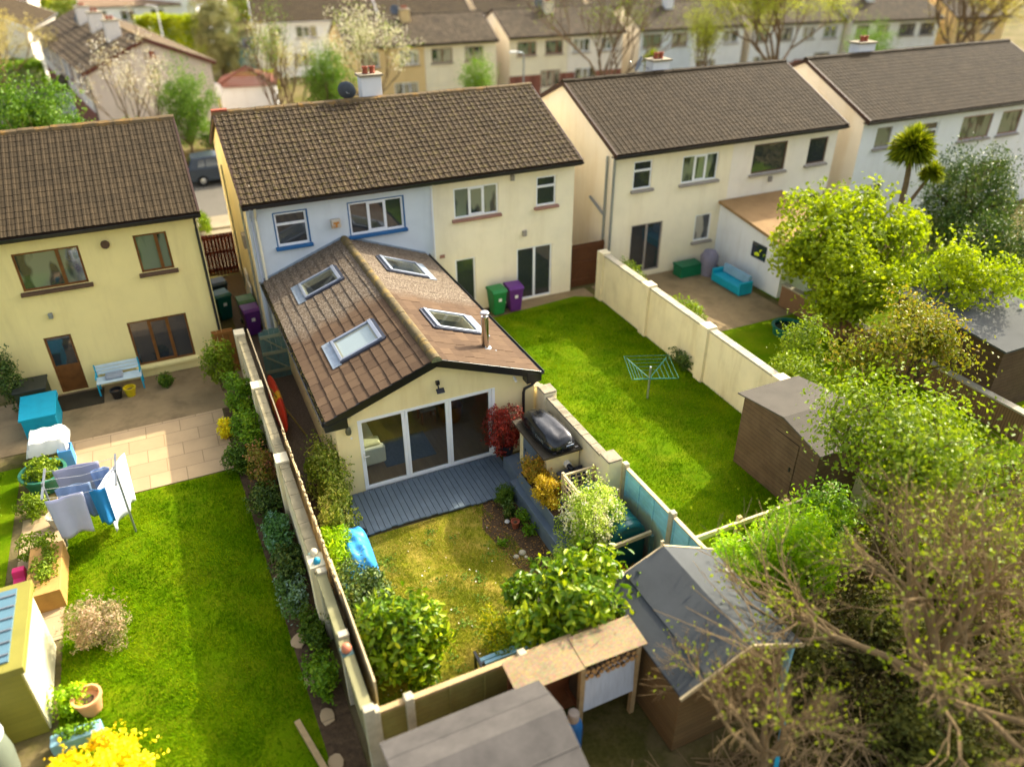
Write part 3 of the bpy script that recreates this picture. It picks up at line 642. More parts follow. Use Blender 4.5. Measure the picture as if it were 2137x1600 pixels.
hb = house('off_white_house', 'cream half of the detached pair with blue edged french doors, right of the cream house', (12.86, 0, 0), 5.4, M['render_cream'], M['tile_plain'],
    [(.9, 1.72, 3.6, 4.66, 'top', up, pn, M['sill_grey']), (3.08, 4.76, *WZ, 'three', up, M['pane_green'], M['sill_grey']), (4.0, 4.8, 1.08, 2.18, 'plain', up, M['pane_cream'], M['sill_grey'])],
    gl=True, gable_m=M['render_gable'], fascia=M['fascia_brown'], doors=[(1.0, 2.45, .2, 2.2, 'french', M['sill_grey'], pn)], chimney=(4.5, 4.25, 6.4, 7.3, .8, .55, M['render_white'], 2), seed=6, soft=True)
hc = house('off_white_house', 'off white half of the pair whose yard has the white lean-to extension', (18.26, 0, 0), 5.35, M['render_offwhite'], M['tile_plain'],
    [(1.05, 2.75, 3.5, 4.66, 'plain', M['brown_dark'], pn, M['sill_grey']), (3.9, 4.9, *WZ, 'plain', M['brown_dark'], pn, M['sill_grey']), (.3, .85, 1.3, 2.2, 'plain', M['brown_dark'], pn), (3.25, 5.05, 1.0, 2.2, 'two', M['brown_dark'], pn)],
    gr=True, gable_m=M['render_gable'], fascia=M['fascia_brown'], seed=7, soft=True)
for pts in ([(.0, -.08, 5.0), (.0, -.08, .0)], [(-.08, .3, 4.9), (-.08, .3, .0)], [(-.08, .3, 2.7), (-.08, 1.4, 3.1)]): b = MB(); b.tube(pts, .05, 8); b.build('downpipe', M['galv'], hb, smooth=True)
b = MB(); b.box(2.0, 2.16, -.1, -.002, 3.1, 3.3); b.build('vent', M['sill_grey'], hc); b = MB(); b.box(5.2, 5.34, -.12, -.002, 2.1, 2.4); b.build('wall_lamp', M['sill_grey'], hc)
hd = house('white_house', 'white house behind the cabbage palm, half hidden by the yellow green tree', (25.0, 0, 0), 5.5, M['render_white'], M['tile_plain'],
    [(.85, 1.75, 3.8, 4.65, 'plain', M['sill_grey'], M['pane_green'], M['sill_grey']), (3.4, 4.6, *WZ, 'top', up, pn, M['sill_grey']), (.9, 2., 1.1, 2.2, 'two', up, pn, M['sill_grey'])],
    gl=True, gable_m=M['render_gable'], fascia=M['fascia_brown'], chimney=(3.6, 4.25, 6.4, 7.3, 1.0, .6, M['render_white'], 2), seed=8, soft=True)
he = house('white_house', 'white house at the far end of the near row, with small brown framed windows', (30.5, 0, 0), 7.5, M['render_white'], M['tile_plain'],
    [(.6, 2.6, *WZ, 'plain', M['sill_mauve'], M['pane_green'], M['sill_grey']), (3.2, 4.6, *WZ, 'plain', M['sill_mauve'], M['pane_green'], M['sill_grey']), (.5, 1.5, 1.35, 2.3, 'plain', M['brown_frame'], pn), (1.9, 4.7, .8, 2.3, 'three', M['brown_frame'], pn)],
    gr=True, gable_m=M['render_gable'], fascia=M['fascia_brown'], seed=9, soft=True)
dish('grey satellite dish on the chimney of the off white pair', (16.4, 4.2, 7.25), (-.7, .3, .3), .3, mat('grey dish', S(120, 124, 128), .5, .1, 5), (16.95, 4.25, 7.0))
# lean-to of the off-white house
t = thing('lean_to', 'white rendered lean-to with a tan sheet roof against the off white house', 'extension', (18.0, 0, 0))
b = MB(); b.extrx([(-.02, 0), (-.02, 2.5), (-3.9, 1.95), (-3.9, 0)], 0, 3.0); b.build('wall', M['render_white'], t)
b = MB(); b.extrx([(-.02, 2.53), (-.02, 2.65), (-4.1, 2.08), (-4.1, 1.96)], -.12, 3.1); b.build('roof', mat('tan sanded roof sheet', S(150, 120, 80), .9, .1, 2, .2, 50, dirt=S(122, 92, 58), dirt_amt=.5), t, bevel=.02)
b = MB(); b.box(-.02, .02, -3.0, -2.2, 1.1, 1.7); b.build('window', M['pane'], t)
# side gates
def sidegate(label, x0, x1, y, h, m, arch=False):
    t = thing('side_gate', label, 'gate', (x0, y, 0)); w = x1 - x0
    b = MB(); n = max(4, int(w / .13))
    for k in range(n):
        x = w * k / n; zz = h + (.13 * math.sin(math.pi * (k + .5) / n) if arch else 0); b.box(x + .004, x + w / n - .004, -.015, .015, .03, zz)
    b.build('board_panel', m, t)
    b = MB()
    for z in (.25, h * .55, h * .9): b.box(.02, w - .02, -.06, -.016, z, z + .1)
    if arch: b.beam((.1, -.045, h * .52), (w - .08, -.045, .36), .09, .03); b.beam((.1, -.045, h * .93), (w - .1, -.045, h * .6), .09, .03)
    b.build('brace', M['gate_brace'] if arch else m, t); return t
M['gate_teal'] = mat('faded teal gate paint', S(96, 128, 124), .8, .16, 5, dirt=S(130, 146, 128), dirt_amt=.5)
M['gate_brace'] = mat('faded grey green brace', S(150, 158, 132), .8, .12, 5)
M['gate_brown'] = mat('red brown stained gate', S(88, 34, 24), .7, .15, 4)
sidegate('faded teal garden gate with curved top and zigzag braces beside the extension', -.47, .3, -1.85, 1.62, M['gate_teal'], True)
sidegate('dark red brown gate across the passage left of the blue house', -1.32, -.02, 7.25, 1.75, M['gate_brown'])
sidegate('dark brown gate in the gap right of the cream house', 11.34, 12.8, .2, 1.75, mat('dark brown gate', S(92, 56, 30), .7, .12, 4))
sidegate('orange brown gate at the corner of the yellow house', -1.75, -1.12, -.9, 1.55, mat('orange brown gate', S(146, 96, 42), .7, .12, 4))
# ------------------------------------------------------------------ the rear extension
ext = thing('house_extension', 'low pale yellow extension with tan tiled gable roof, four skylights and white folding doors', 'extension', (0, 0, 0))
XL, XR, YF = .33, 5.56, -8.46
EX0, EX1, EZ, XM, RZ = .11, 5.56, 2.5, 2.835, 3.512
SLO = math.hypot(XM - EX0, RZ - EZ); UX, UZ = (XM - EX0) / SLO, (RZ - EZ) / SLO
b = MB(); facade(b, XL, XR - .02, -.1, 2.3, [(.88, 4.35, .06, 2.16)], y=YF, depth=.16)
b.quad((XL, YF, 2.3), (XR - .02, YF, 2.3), (XR - .02, YF, 2.43), (XM, YF, 3.44), (XL, YF, 2.5))
b.quad((XL, YF, -.1), (XL, YF, 2.5), (XL, 0, 2.5), (XL, 0, -.1)); b.quad((XR - .02, YF, -.1), (XR - .02, YF, 2.43), (XR - .02, 0, 2.43), (XR - .02, 0, -.1))
b.build('wall', M['render_ext'], ext, fix=False)
iw = mat('pale inner plaster', S(214, 212, 202), .9, .03)
b = MB(); x0, x1, y0, y1 = XL + .12, XR - .14, YF + .17, -.08
b.quad((x0, y0, .06), (x0, y1, .06), (x0, y1, 2.45), (x0, y0, 2.45)); b.quad((x1, y0, .06), (x1, y1, .06), (x1, y1, 2.45), (x1, y0, 2.45)); b.quad((x0, y1, .06), (x1, y1, .06), (x1, y1, 2.45), (XM, y1, 3.4), (x0, y1, 2.45))
b.quad((x0, y0, 2.16), (x1, y0, 2.16), (x1, y0, 2.45), (XM, y0, 3.4), (x0, y0, 2.45)); b.quad((x0, y0, .06), (.87, y0, .06), (.87, y0, 2.16), (x0, y0, 2.16)); b.quad((4.36, y0, .06), (x1, y0, .06), (x1, y0, 2.16), (4.36, y0, 2.16))
b.build('inner_wall', iw, ext, fix=False)
b = MB(); b.box(x0, x1, YF + .02, y1, -.05, .055); b.build('inner_floor', boards('oak floor boards', S(150, 122, 88), 'x', .14, .05, .55, .35), ext)
# skylights: (side, y0, y1, s0, s1) in metres along the eave and up the slope
SKY = [(-1, -2.68, -1.62, .93, 2.12, 'pane'), (-1, -6.78, -5.66, .95, 2.15, 'blind'), (1, -2.72, -1.5, .9, 2.18, 'pane'), (1, -6.8, -5.64, .88, 2.17, 'pane')]
r = MB()
for side in (-1, 1):
    O = (EX0 if side < 0 else EX1, -8.71, EZ); sv = (-side * UX, 0, UZ)
    holes = [(a + 8.71, c + 8.71, s0, s1) for sd, a, c, s0, s1, k in SKY if sd == side]
    tiles(r, O, (0, 1, 0), sv, 8.70, SLO - .02, .33, .285, FLATT, .027, 11 + side, .003, [(h[0] + .05, h[1] - .05, h[2] + .04, h[3] - .04) for h in holes])
    q = MB(); facade(q, 0, 8.6, .22, SLO - .05, holes, 0, .0)
    r.add([Vector(O) + Vector((0, 1, 0)) * (v[0] + .08) + Vector(sv) * v[2] + Vector((0, 0, -.07)) for v in q.v], q.f)
rf = r.build('roof', M['tile_ext'], ext, fix=False)
b = MB()
for i in range(20):
    ya = -8.76 + i * .438; dz = random.Random(i).gauss(0, .006)
    pts = [(XM + .13 * math.cos(a), RZ - .03 + dz + .125 * math.sin(a)) for a in [math.pi * k / 8 for k in range(9)]]
    b.extr(pts, ya, min(ya + .43, -.02))
b.build('ridge', M['ridge_ext'], rf, smooth=True)
b = MB(); pts = [(XM + .13 * math.cos(a), RZ - .04 + .12 * math.sin(a)) for a in [math.pi * k / 8 for k in range(9)]]; b.extr(pts, -8.775, -8.762); b.build('ridge_end', mat('mortar', S(112, 116, 84), .9, .2, 8), rf)
lead = mat('lead flashing', S(150, 164, 178), .5, .14, 6, metal=.3, dirt=S(120, 110, 84), dirt_amt=.4)
b = MB(); b.beam((EX0 + .02, -.02, EZ + .05), (XM, -.02, RZ + .06), .05, .06); b.beam((XM, -.02, RZ + .06), (EX1 - .02, -.02, EZ + .05), .05, .06); b.build('flashing', lead, rf)
ms = mat('grey skylight metal', S(150, 158, 172), .4, .05, 4, metal=.4); dk = mat('dark skylight trim', S(66, 70, 82), .5, .1, 4, metal=.2)
cs_ = mat('pale pine sash', S(206, 190, 156), .6, .08, 5); blind = mat('white roller blind', S(226, 227, 224), .8, .02, 2)
for sd, a, c, s0, s1, k in SKY:
    O = Vector((EX0 if sd < 0 else EX1, 0, EZ)); sv = Vector((-sd * UX, 0, UZ)); nv = Vector((sd * UZ, 0, UX)); yv = Vector((0, 1, 0))
    P = lambda y, s, h: O + yv * y + sv * s + nv * h
    def slab(bb, ya, yb, sa, sb, ha, hb):
        bb.add([P(ya, sa, ha), P(yb, sa, ha), P(yb, sb, ha), P(ya, sb, ha), P(ya, sa, hb), P(yb, sa, hb), P(yb, sb, hb), P(ya, sb, hb)], [(0, 3, 2, 1), (4, 5, 6, 7), (0, 1, 5, 4), (1, 2, 6, 5), (2, 3, 7, 6), (3, 0, 4, 7)])
    b = MB(); f = .075; slab(b, a, c, s0, s0 + f, -.05, .1); slab(b, a, c, s1 - f - .03, s1, -.05, .115); slab(b, a, a + f, s0 + f, s1 - f - .03, -.05, .1); slab(b, c - f, c, s0 + f, s1 - f - .03, -.05, .1)
    sk = b.build('skylight', ms, ext, bevel=.008)
    b = MB(); slab(b, a - .05, a - .003, s0 - .02, s1 + .05, -.03, .07); slab(b, c + .003, c + .05, s0 - .02, s1 + .05, -.03, .07); slab(b, a - .003, c + .003, s1 + .003, s1 + .09, -.03, .06); b.build('trim', dk, sk)
    b = MB(); slab(b, a - .09, c + .09, s0 - .25, s0 - .003, .03, .045); b.build('apron_flashing', lead, sk)
    b = MB(); slab(b, a + f - .003, c - f + .003, s0 + f - .003, s1 - f - .027, .06, .068); b.build('pane', M['pane_clear'] if k == 'pane' else M['pane_clear'], sk)
    b = MB(); g = .05; slab(b, a + f, c - f, s0 + f, s0 + f + g, -.12, .05); slab(b, a + f, c - f, s1 - f - .03 - g, s1 - f - .03, -.12, .05); slab(b, a + f, a + f + g, s0 + f + g, s1 - f - .03 - g, -.12, .05); slab(b, c - f - g, c - f, s0 + f + g, s1 - f - .03 - g, -.12, .05)
    b.build('sash', cs_, sk)
    if k == 'blind': b = MB(); slab(b, a + f + g, c - f - g, s0 + f + g, s1 - f - .03 - g, .02, .03); b.build('blind', blind, sk)
    else:
        b = MB(); lo = [P(a + .1, s0 + .1, -.15), P(c - .1, s0 + .1, -.15), P(c - .1, s1 - .1, -.15), P(a + .1, s1 - .1, -.15)]
        b.beam(P((a + c) / 2 - .3, s0 + .15, -.4), P((a + c) / 2 + .25, s1 - .1, -.4), .09, .09); b.build('rafter', mat('white roof timber', S(222, 220, 210), .7, .04), sk)
# verge boards, box ends, gutters
b = MB()
b.beam((EX0 - .02, -8.70, EZ - .10), (XM, -8.70, RZ - .10), .045, .2); b.beam((XM, -8.70, RZ - .10), (EX1 + .02, -8.70, EZ - .10), .045, .2)
b.extr([(XL - .27, 2.24), (XL + .27, 2.24), (XL + .27, 2.53), (XL - .2, 2.4), (XL - .27, 2.4)], -8.74, -8.465); b.extr([(XR - .36, 2.22), (XR + .05, 2.22), (XR + .05, 2.42), (XR - .36, 2.54)], -8.74, -8.465)
b.build('verge_board', M['fascia_black'], ext, bevel=.006)
for x, s in ((EX0 - .05, -1), (EX1 + .07, 1)):
    pr = [(x + s * .06, EZ - .0), (x + s * .055, EZ - .07), (x, EZ - .1), (x - s * .055, EZ - .07), (x - s * .06, EZ), (x - s * .045, EZ), (x - s * .04, EZ - .06), (x, EZ - .085), (x + s * .04, EZ - .06), (x + s * .045, EZ)]
    b = MB(); b.extr(pr, -8.74, -.02); b.build('gutter', M['gutter_black'], ext)
b = MB(); g = np.random.default_rng(4)
P_ = np.stack([g.normal(EX0 + .0, .05, 2600), g.uniform(-8.7, -.1, 2600), g.normal(EZ + .0, .015, 2600)], 1)
leaves('moss', P_, np.tile([0, 0, 1.], (2600, 1)), .035, .03, leafmat('gutter moss', S(48, 46, 20), S(74, 68, 32), S(104, 92, 50), .9), ext, 4)
b = MB(); b.tube([(EX1 + .07, -8.62, EZ - .1), (EX1 + .06, -8.62, EZ - .2), (5.4, -8.6, 2.08), (5.22, -8.55, 1.98), (5.2, -8.53, 1.86), (5.2, -8.53, .3)], .04, 10); b.build('downpipe', M['gutter_black'], ext, smooth=True)
# folding doors
fd = []
for i, (xa, xb) in enumerate(((.89, 2.03), (2.035, 3.165), (3.17, 4.34))):
    b = MB(); yA, yB = YF + .02, YF + .09; f = .075; z0, z1 = .065, 2.15
    b.box(xa, xb, yA, yB, z0, z0 + f + .02); b.box(xa, xb, yA, yB, z1 - f, z1); b.box(xa, xa + f, yA, yB, z0 + f + .02, z1 - f); b.box(xb - f, xb, yA, yB, z0 + f + .02, z1 - f)
    d = b.build('door_panel', M['upvc'], ext, bevel=.006)
    b = MB(); b.box(xa + f - .004, xb - f + .004, YF + .05, YF + .058, z0 + f + .016, z1 - f + .004); b.build('pane', M['pane_clear'], d)
    if i == 0:
        b = MB(); b.box(.915, .945, YF - .005, YF + .02, .98, 1.2); b.tube([(.93, YF - .02, 1.12), (.93, YF - .05, 1.12), (1.05, YF - .055, 1.13)], .013, 6); b.build('handle', M['plastic_white'], d, smooth=True)
b = MB(); b.box(.86, .885, YF - .012, YF + .1, .05, 2.18); b.box(4.346, 4.42, YF - .012, YF + .1, .05, 2.18); b.box(.885, 4.346, YF - .012, YF + .1, 2.155, 2.18); b.box(.86, 4.42, YF - .05, YF + .1, .02, .06); b.build('door_frame', M['upvc'], ext, bevel=.004)
# lamps, camera
b = MB(); b.box(2.86, 2.95, YF - .08, YF - .002, 2.68, 2.78); b.tube([(2.905, YF - .05, 2.68), (2.905, YF - .1, 2.6)], .02, 6); b.obox((2.93, YF - .15, 2.56), (.2, .13, .035), rx=rad(35)); fl = b.build('floodlight', M['plastic_black'], ext, bevel=.006)
b = MB(); b.obox((2.93, YF - .163, 2.543), (.17, .1, .006), rx=rad(35)); b.build('lens', M['galv'], fl)
b = MB(); b.lathe((0, 0, 0), [(.02, 0), (.06, .03), (.075, .1), (.06, .2), (.02, .24)], 12); q = b.build('wall_lamp', mat('smoked lamp glass', S(92, 92, 70), .2, .1), ext, smooth=True); q.location = (.62, YF - .06, 1.88)
b = MB(); b.box(.66, .7, YF - .03, YF - .002, 1.72, 1.77); b.build('switch', M['plastic_white'], ext)
b = MB(); b.cyl((4.95, YF - .02, 2.36), (4.95, YF - .16, 2.3), .035); b.build('security_camera', M['plastic_white'], ext, smooth=True)
# flue pipe
fl = thing('flue_pipe', 'polished steel flue pipe with rain cap on the right tiled slope', 'flue', (4.55, -7.6, 2.85))
b = MB(); b.lathe((0, 0, 0), [(.095, -.1), (.095, .92)], 24); b.build('pipe', M['steel'], fl, smooth=True)
b = MB(); b.lathe((0, 0, .92), [(.05, 0), (.05, .07), (.115, .07), (.118, .1), (.1, .12), (.02, .125)], 24); b.build('cap', M['steel'], fl, smooth=True)
b = MB(); b.lathe((0, 0, .0), [(.16, -.02), (.15, .02), (.1, .045)], 24); b.add([(-.14, -.15, .09), (.28, -.15, -.068), (.28, .15, -.068), (-.14, .15, .09)], [(0, 1, 2, 3)]); b.build('flashing', lead, fl)
# inside the room
t = thing('sofa', 'cream sofa end with a cushion just inside the glass doors', 'sofa', (1.3, -7.0, .06)); fab = mat('cream sofa fabric', S(226, 218, 192), .9, .05, 4)
b = MB(); b.obox((-.1, .3, .22), (.75, 1.7, .4)); b.build('base', fab, t, bevel=.05); b = MB(); b.obox((-.42, .3, .5), (.2, 1.7, .55)); b.build('backrest', fab, t, bevel=.06)
b = MB(); b.obox((-.05, -.62, .42), (.8, .22, .5)); b.build('arm', fab, t, bevel=.06); b = MB(); b.obox((.02, -.45, .68), (.5, .32, .16), rx=.2); b.build('cushion', mat('pale yellow cushion', S(238, 228, 176), .9, .04), t, bevel=.06)
b = MB(); b.box(1.62, 3.0, -7.75, -6.6, .058, .075); tag(b.build('rug', mat('grey blue rug', S(98, 108, 122), .95, .2, 16)), 'grey blue rug on the wooden floor behind the middle glass door', 'rug')
t = thing('wicker_basket', 'brown wicker basket of logs inside the right hand door panel', 'basket', (3.95, -6.3, .06)); b = MB(); b.lathe((0, 0, 0), [(.3, 0), (.36, .5), (.33, .5), (.28, .06)], 16); b.build('basket', mat('wicker', S(150, 92, 46), .7, .3, 30), t, smooth=True)
b = MB()
for k in range(7): a = k * .9; b.cyl((math.cos(a) * .16, math.sin(a) * .16, .35), (math.cos(a) * .12 + .1, math.sin(a) * .12, .72), .07, n=8)
b.build('logs', M['wood_brown'], t)
t = thing('dining_chair', 'grey chair beside the basket inside the glass doors', 'chair', (3.3, -6.1, .06)); b = MB(); b.box(-.22, .22, -.22, .22, .42, .47); b.build('seat', M['sill_grey'], t); b = MB(); b.box(-.22, .22, .19, .23, .47, .95); b.build('backrest', M['sill_grey'], t)
for x in (-.19, .19):
    for y in (-.19, .19): b = MB(); b.box(x - .02, x + .02, y - .02, y + .02, 0, .42); b.build('leg', M['wood_brown'], t)
b = MB()
for k in range(9): b.extrx([(-8.3 + .02 * (k % 2), .08), (-8.28 + .02 * (k % 2), .08), (-8.28 + .02 * (k % 2), 2.1), (-8.3 + .02 * (k % 2), 2.1)], 4.3 + k * .05, 4.352 + k * .05)
tag(b.build('curtain', mat('blue curtain', S(30, 84, 140), .9, .1)), 'blue curtain gathered at the right side of the folding doors', 'curtain')
# ------------------------------------------------------------------ the sharp garden: boundaries and hard things
# left boundary wall, then timber
t = thing('boundary_wall', 'long cream block wall with concrete coping left of the tiled extension', 'wall', (-.97, -1.6, 0))
def lw(y): return (y + 1.6)
b = MB(); b.box(-.09, .09, -10.9, 0, 0, 1.7); b.build('wall', M['wall_cream'], t)
b = MB(); n = 22
for k in range(n): y1 = -10.9 * k / n; y0 = -10.9 * (k + 1) / n; b.box(-.11, .11, y0 + .004, y1 - .004, 1.703, 1.78)
b.build('coping', M['coping_old'], t, bevel=.012)
for y in (-.2, -3.5, -7.0, -10.6):
    b = MB(); b.box(-.17, .13, y - .22, y + .16, 0, 1.83); b.build('pier', M['wall_cream'], t, bevel=.01)
t = thing('slat_screen', 'pale split timber battens fixed along the inside of the cream wall', 'screen', (-.78, -2.1, 0)); g = random.Random(5)
b = MB()
for z in (.5, 1.2, 1.9): b.box(-.02, .0, -11.3, -5.6, z, z + .07)
b.build('rail', M['wood_raw'], t)
b = MB(); y = -5.6
while y > -11.3: h = 1.98 + g.uniform(-.03, .04); b.obox((.012 + g.uniform(-.006, .01), y, h / 2), (.022, .085, h), rz=g.uniform(-.15, .15)); y -= .095
b.build('battens', M['wood_pale'], t)
b = MB(); b.box(.02, .05, -5.6, .2, 1.82, 1.9); b.build('top_batten', M['wood_pale'], t)
wm = mat('weathered fence board', S(138, 134, 96), .9, .14, 3, .2, 40, dirt=S(108, 106, 70), dirt_amt=.6, stretch=(1, .25, 4))
t = thing('timber_fence', 'weathered grey green timber fence continuing the cream wall towards the back', 'fence', (-.95, -12.55, 0))
b = MB(); b.box(-.02, .02, -3.2, -.05, .05, 1.74); b.build('panel', wm, t); b = MB(); b.box(-.11, .07, -3.2, -.02, 1.743, 1.79); b.build('top_rail', wm, t)
for y in (.02, -1.62, -3.22): b = MB(); b.box(-.09, .09, y - .09, y + .05, 0, 1.85); b.build('post', M['concrete_post'], t, bevel=.012)
b = MB(); b.box(.2, .225, -2.9, .1, .1, 1.95); b.build('inner_batten', M['wood_pale'], t)
for k, (y, c, r) in enumerate(((-12.3, S(40, 140, 168), .075), (-12.06, S(214, 200, 170), .08), (-14.55, S(196, 120, 90), .09))):
    t = thing('garden_ornament', ['blue glazed ball ornament on the timber fence top', 'pale shell ornament beside the blue ball on the wall end', 'painted bird ornament on the timber fence near its far end'][k], 'ornament', (-.98, y, 1.79 if k != 1 else 1.8))
    b = MB(); b.lathe((0, 0, 0), [(r * .55, 0), (r * .95, r * .5), (r, r), (r * .8, r * 1.6), (r * .3, r * 1.95)], 14); b.build('body', mat('glazed ornament', c, .3, .1, 9), t, smooth=True)
    b = MB(); b.box(-.1, .1, -.1, .1, -.002, .012); b.build('base', M['gate_teal'], t)
# rear fence
fm = boards('green brown fence board', S(150, 144, 78), 'z', .115, .08, .45, .85, .12, weather=S(128, 112, 60), wamt=.6)
t = thing('garden_fence', 'low green brown board fence between concrete posts at the end of the lawn', 'fence', (-.8, -15.76, 0))
for xa, xb in ((.02, .43), (.57, 2.44), (2.58, 4.4)): b = MB(); b.box(xa, xb, -.02, .02, .05, 1.6); b.build('panel', fm, t)
b = MB(); b.box(.02, 4.4, -.05, .05, 1.603, 1.66); b.build('top_rail', M['wood_raw'], t)
b = MB()
for x in (1.2, 1.82, 3.2): b.box(x - .025, x + .025, -.045, -.021, .05, 1.6)
b.build('batten', fm, t)
for x in (-.06, .5, 2.51): b = MB(); b.box(x - .07, x + .07, -.09, .07, 0, 1.74); b.box(x - .085, x + .085, -.03, .03, 1.6, 1.72); b.build('post', M['concrete_post'], t, bevel=.015)
# right boundary wall
t = thing('boundary_wall', 'cream block wall with rough concrete top behind the black roof box', 'wall', (5.72, -8.35, 0))
b = MB(); b.box(-.1, .1, -3.75, .0, 0, 1.82); b.build('wall', M['wall_cream'], t); b = MB()
for k in range(9): b.box(-.105, .105, -3.75 + k * .417 + .004, -3.75 + (k + 1) * .417 - .004, 1.823, 1.875)
b.build('coping', M['lichen_concrete'], t, bevel=.01)
for y in (-.45, -3.62): b = MB(); b.box(-.16, .2, y - .2, y + .2, 0, 1.95); p = b.build('pier', M['wall_cream'], t, bevel=.01); b = MB(); b.box(-.165, .205, y - .205, y + .205, 1.953, 2.0); b.build('pier_top', M['lichen_concrete'], p, bevel=.02)
t = thing('boundary_wall', 'cream garden wall running beside the extension under its right gutter', 'wall', (5.72, 0, 0)); b = MB(); b.box(-.09, .1, -8.3, -.05, 0, 1.72); b.build('wall', M['wall_cream'], t)
b = MB(); b.box(-.1, .12, -8.3, -.05, 1.723, 1.78); b.build('coping', M['lichen_concrete'], t)
# blue fence
bm_ = boards('blue painted fence board', S(160, 226, 248), 'z', .09, .07, .72, .7, .05, weather=S(116, 172, 190), wamt=.5, wz=(1.62, S(176, 178, 138)))
t = thing('panel_fence', 'fence of worn blue painted panels between pale concrete posts beyond the oil tank', 'fence', (6.0, -12.2, 0))
for y0, y1 in ((-1.75, -.08), (-3.55, -1.9), (-5.4, -3.7)):
    b = MB(); b.box(-.02, .02, y0, y1, .3, 1.75); p = b.build('panel', bm_, t)
    b = MB()
    for y in (y0 + .02, y0 + .57, y0 + 1.13, y1 - .02): b.box(-.04, -.021, y - .02, y + .02, .3, 1.75)
    b.build('batten', bm_, p)
    b = MB(); b.box(-.045, .045, y0, y1, 1.753, 1.79); b.build('top_rail', M['wood_pale'], p); b = MB(); b.box(-.025, .025, y0, y1, 0, .297); b.build('gravel_board', M['concrete'], p)
for y in (0., -1.82, -3.62): b = MB(); b.box(-.07, .06, y - .07, y + .07, 0, 1.88); b.build('post', M['concrete_post'], t, bevel=.02)
# decks
dkm = boards('blue grey painted decking', S(92, 108, 120), 'x', .142, .07, .3, .55, .06, weather=S(122, 138, 152), wamt=.35)
t = thing('timber_deck', 'low blue grey painted deck in front of the folding doors', 'deck', (.2, -8.5, 0)); g = random.Random(8); b = MB(); x = .0
while x < 4.12: e = -1.56 + .05 * math.sin(x * 1.3) + g.uniform(-.02, .02) - .02; b.box(x + .005, x + .137, e, .0, .06, .1); x += .142
b.build('boards', mat('blue grey deck paint', S(92, 106, 118), .55, .08, 4, .1, 40, dirt=S(116, 130, 142), dirt_amt=.5), t, bevel=.004); b = MB(); b.box(.02, 4.1, -1.5, -.02, .0, .058); b.build('bearers', M['bark_dark'], t)
dk2 = mat('blue grey step paint', S(96, 110, 122), .55, .08, 3, .08, 40, dirt=S(118, 132, 146), dirt_amt=.4)
t = thing('raised_deck', 'raised blue grey painted step running along the right side of the lawn', 'deck', (4.1, -9.1, 0)); b = MB()
for k in range(4): b.box(.25 + k * .32, .25 + (k + 1) * .32 - .006, -.95, .0, .41, .45)
for k in range(5): b.box(.0 + k * .29, .0 + (k + 1) * .29 - .006, -3.62, -.955, .41, .45)
b.build('boards', dk2, t, bevel=.005); b = MB(); b.box(.25, .28, -.95, 0, 0, .408); b.box(.0, .03, -3.6, -.95, 0, .408); b.box(.0, .28, -.98, -.951, 0, .408); b.box(.03, 1.4, -3.6, -3.57, 0, .408); b.build('riser', dk2, t)
# store with slate lid, roof box on it
t = thing('garden_store', 'small cream rendered store with a blue grey plank door and dark slab top', 'store', (4.72, -9.33, .45)); b = MB(); b.box(0, .86, -1.5, .0, 0, 1.08); b.build('wall', M['render_ext'], t)
b = MB(); b.box(-.17, .87, -1.64, .12, 1.083, 1.14); b.build('top_slab', mat('dark wet slab', S(70, 62, 48), .6, .25, 4, .2, 30), t, bevel=.01)
b = MB()
for k in range(6): b.box(-.025, -.003, -.25 - (k + 1) * .13 + .005, -.25 - k * .13, .03, .92)
d = b.build('door', dk2, t); b = MB(); b.box(-.04, -.026, -.4, -.36, .5, .56); b.build('latch', M['plastic_black'], d)
b = MB(); b.cyl((.52, -1.5, .72), (.52, -1.62, .72), .085); v = b.build('vent_collar', M['plastic_white'], t, smooth=True); b = MB(); b.cyl((.52, -1.6, .72), (.56, -1.76, .68), .06); b.build('vent_cap', M['plastic_black'], v, smooth=True)
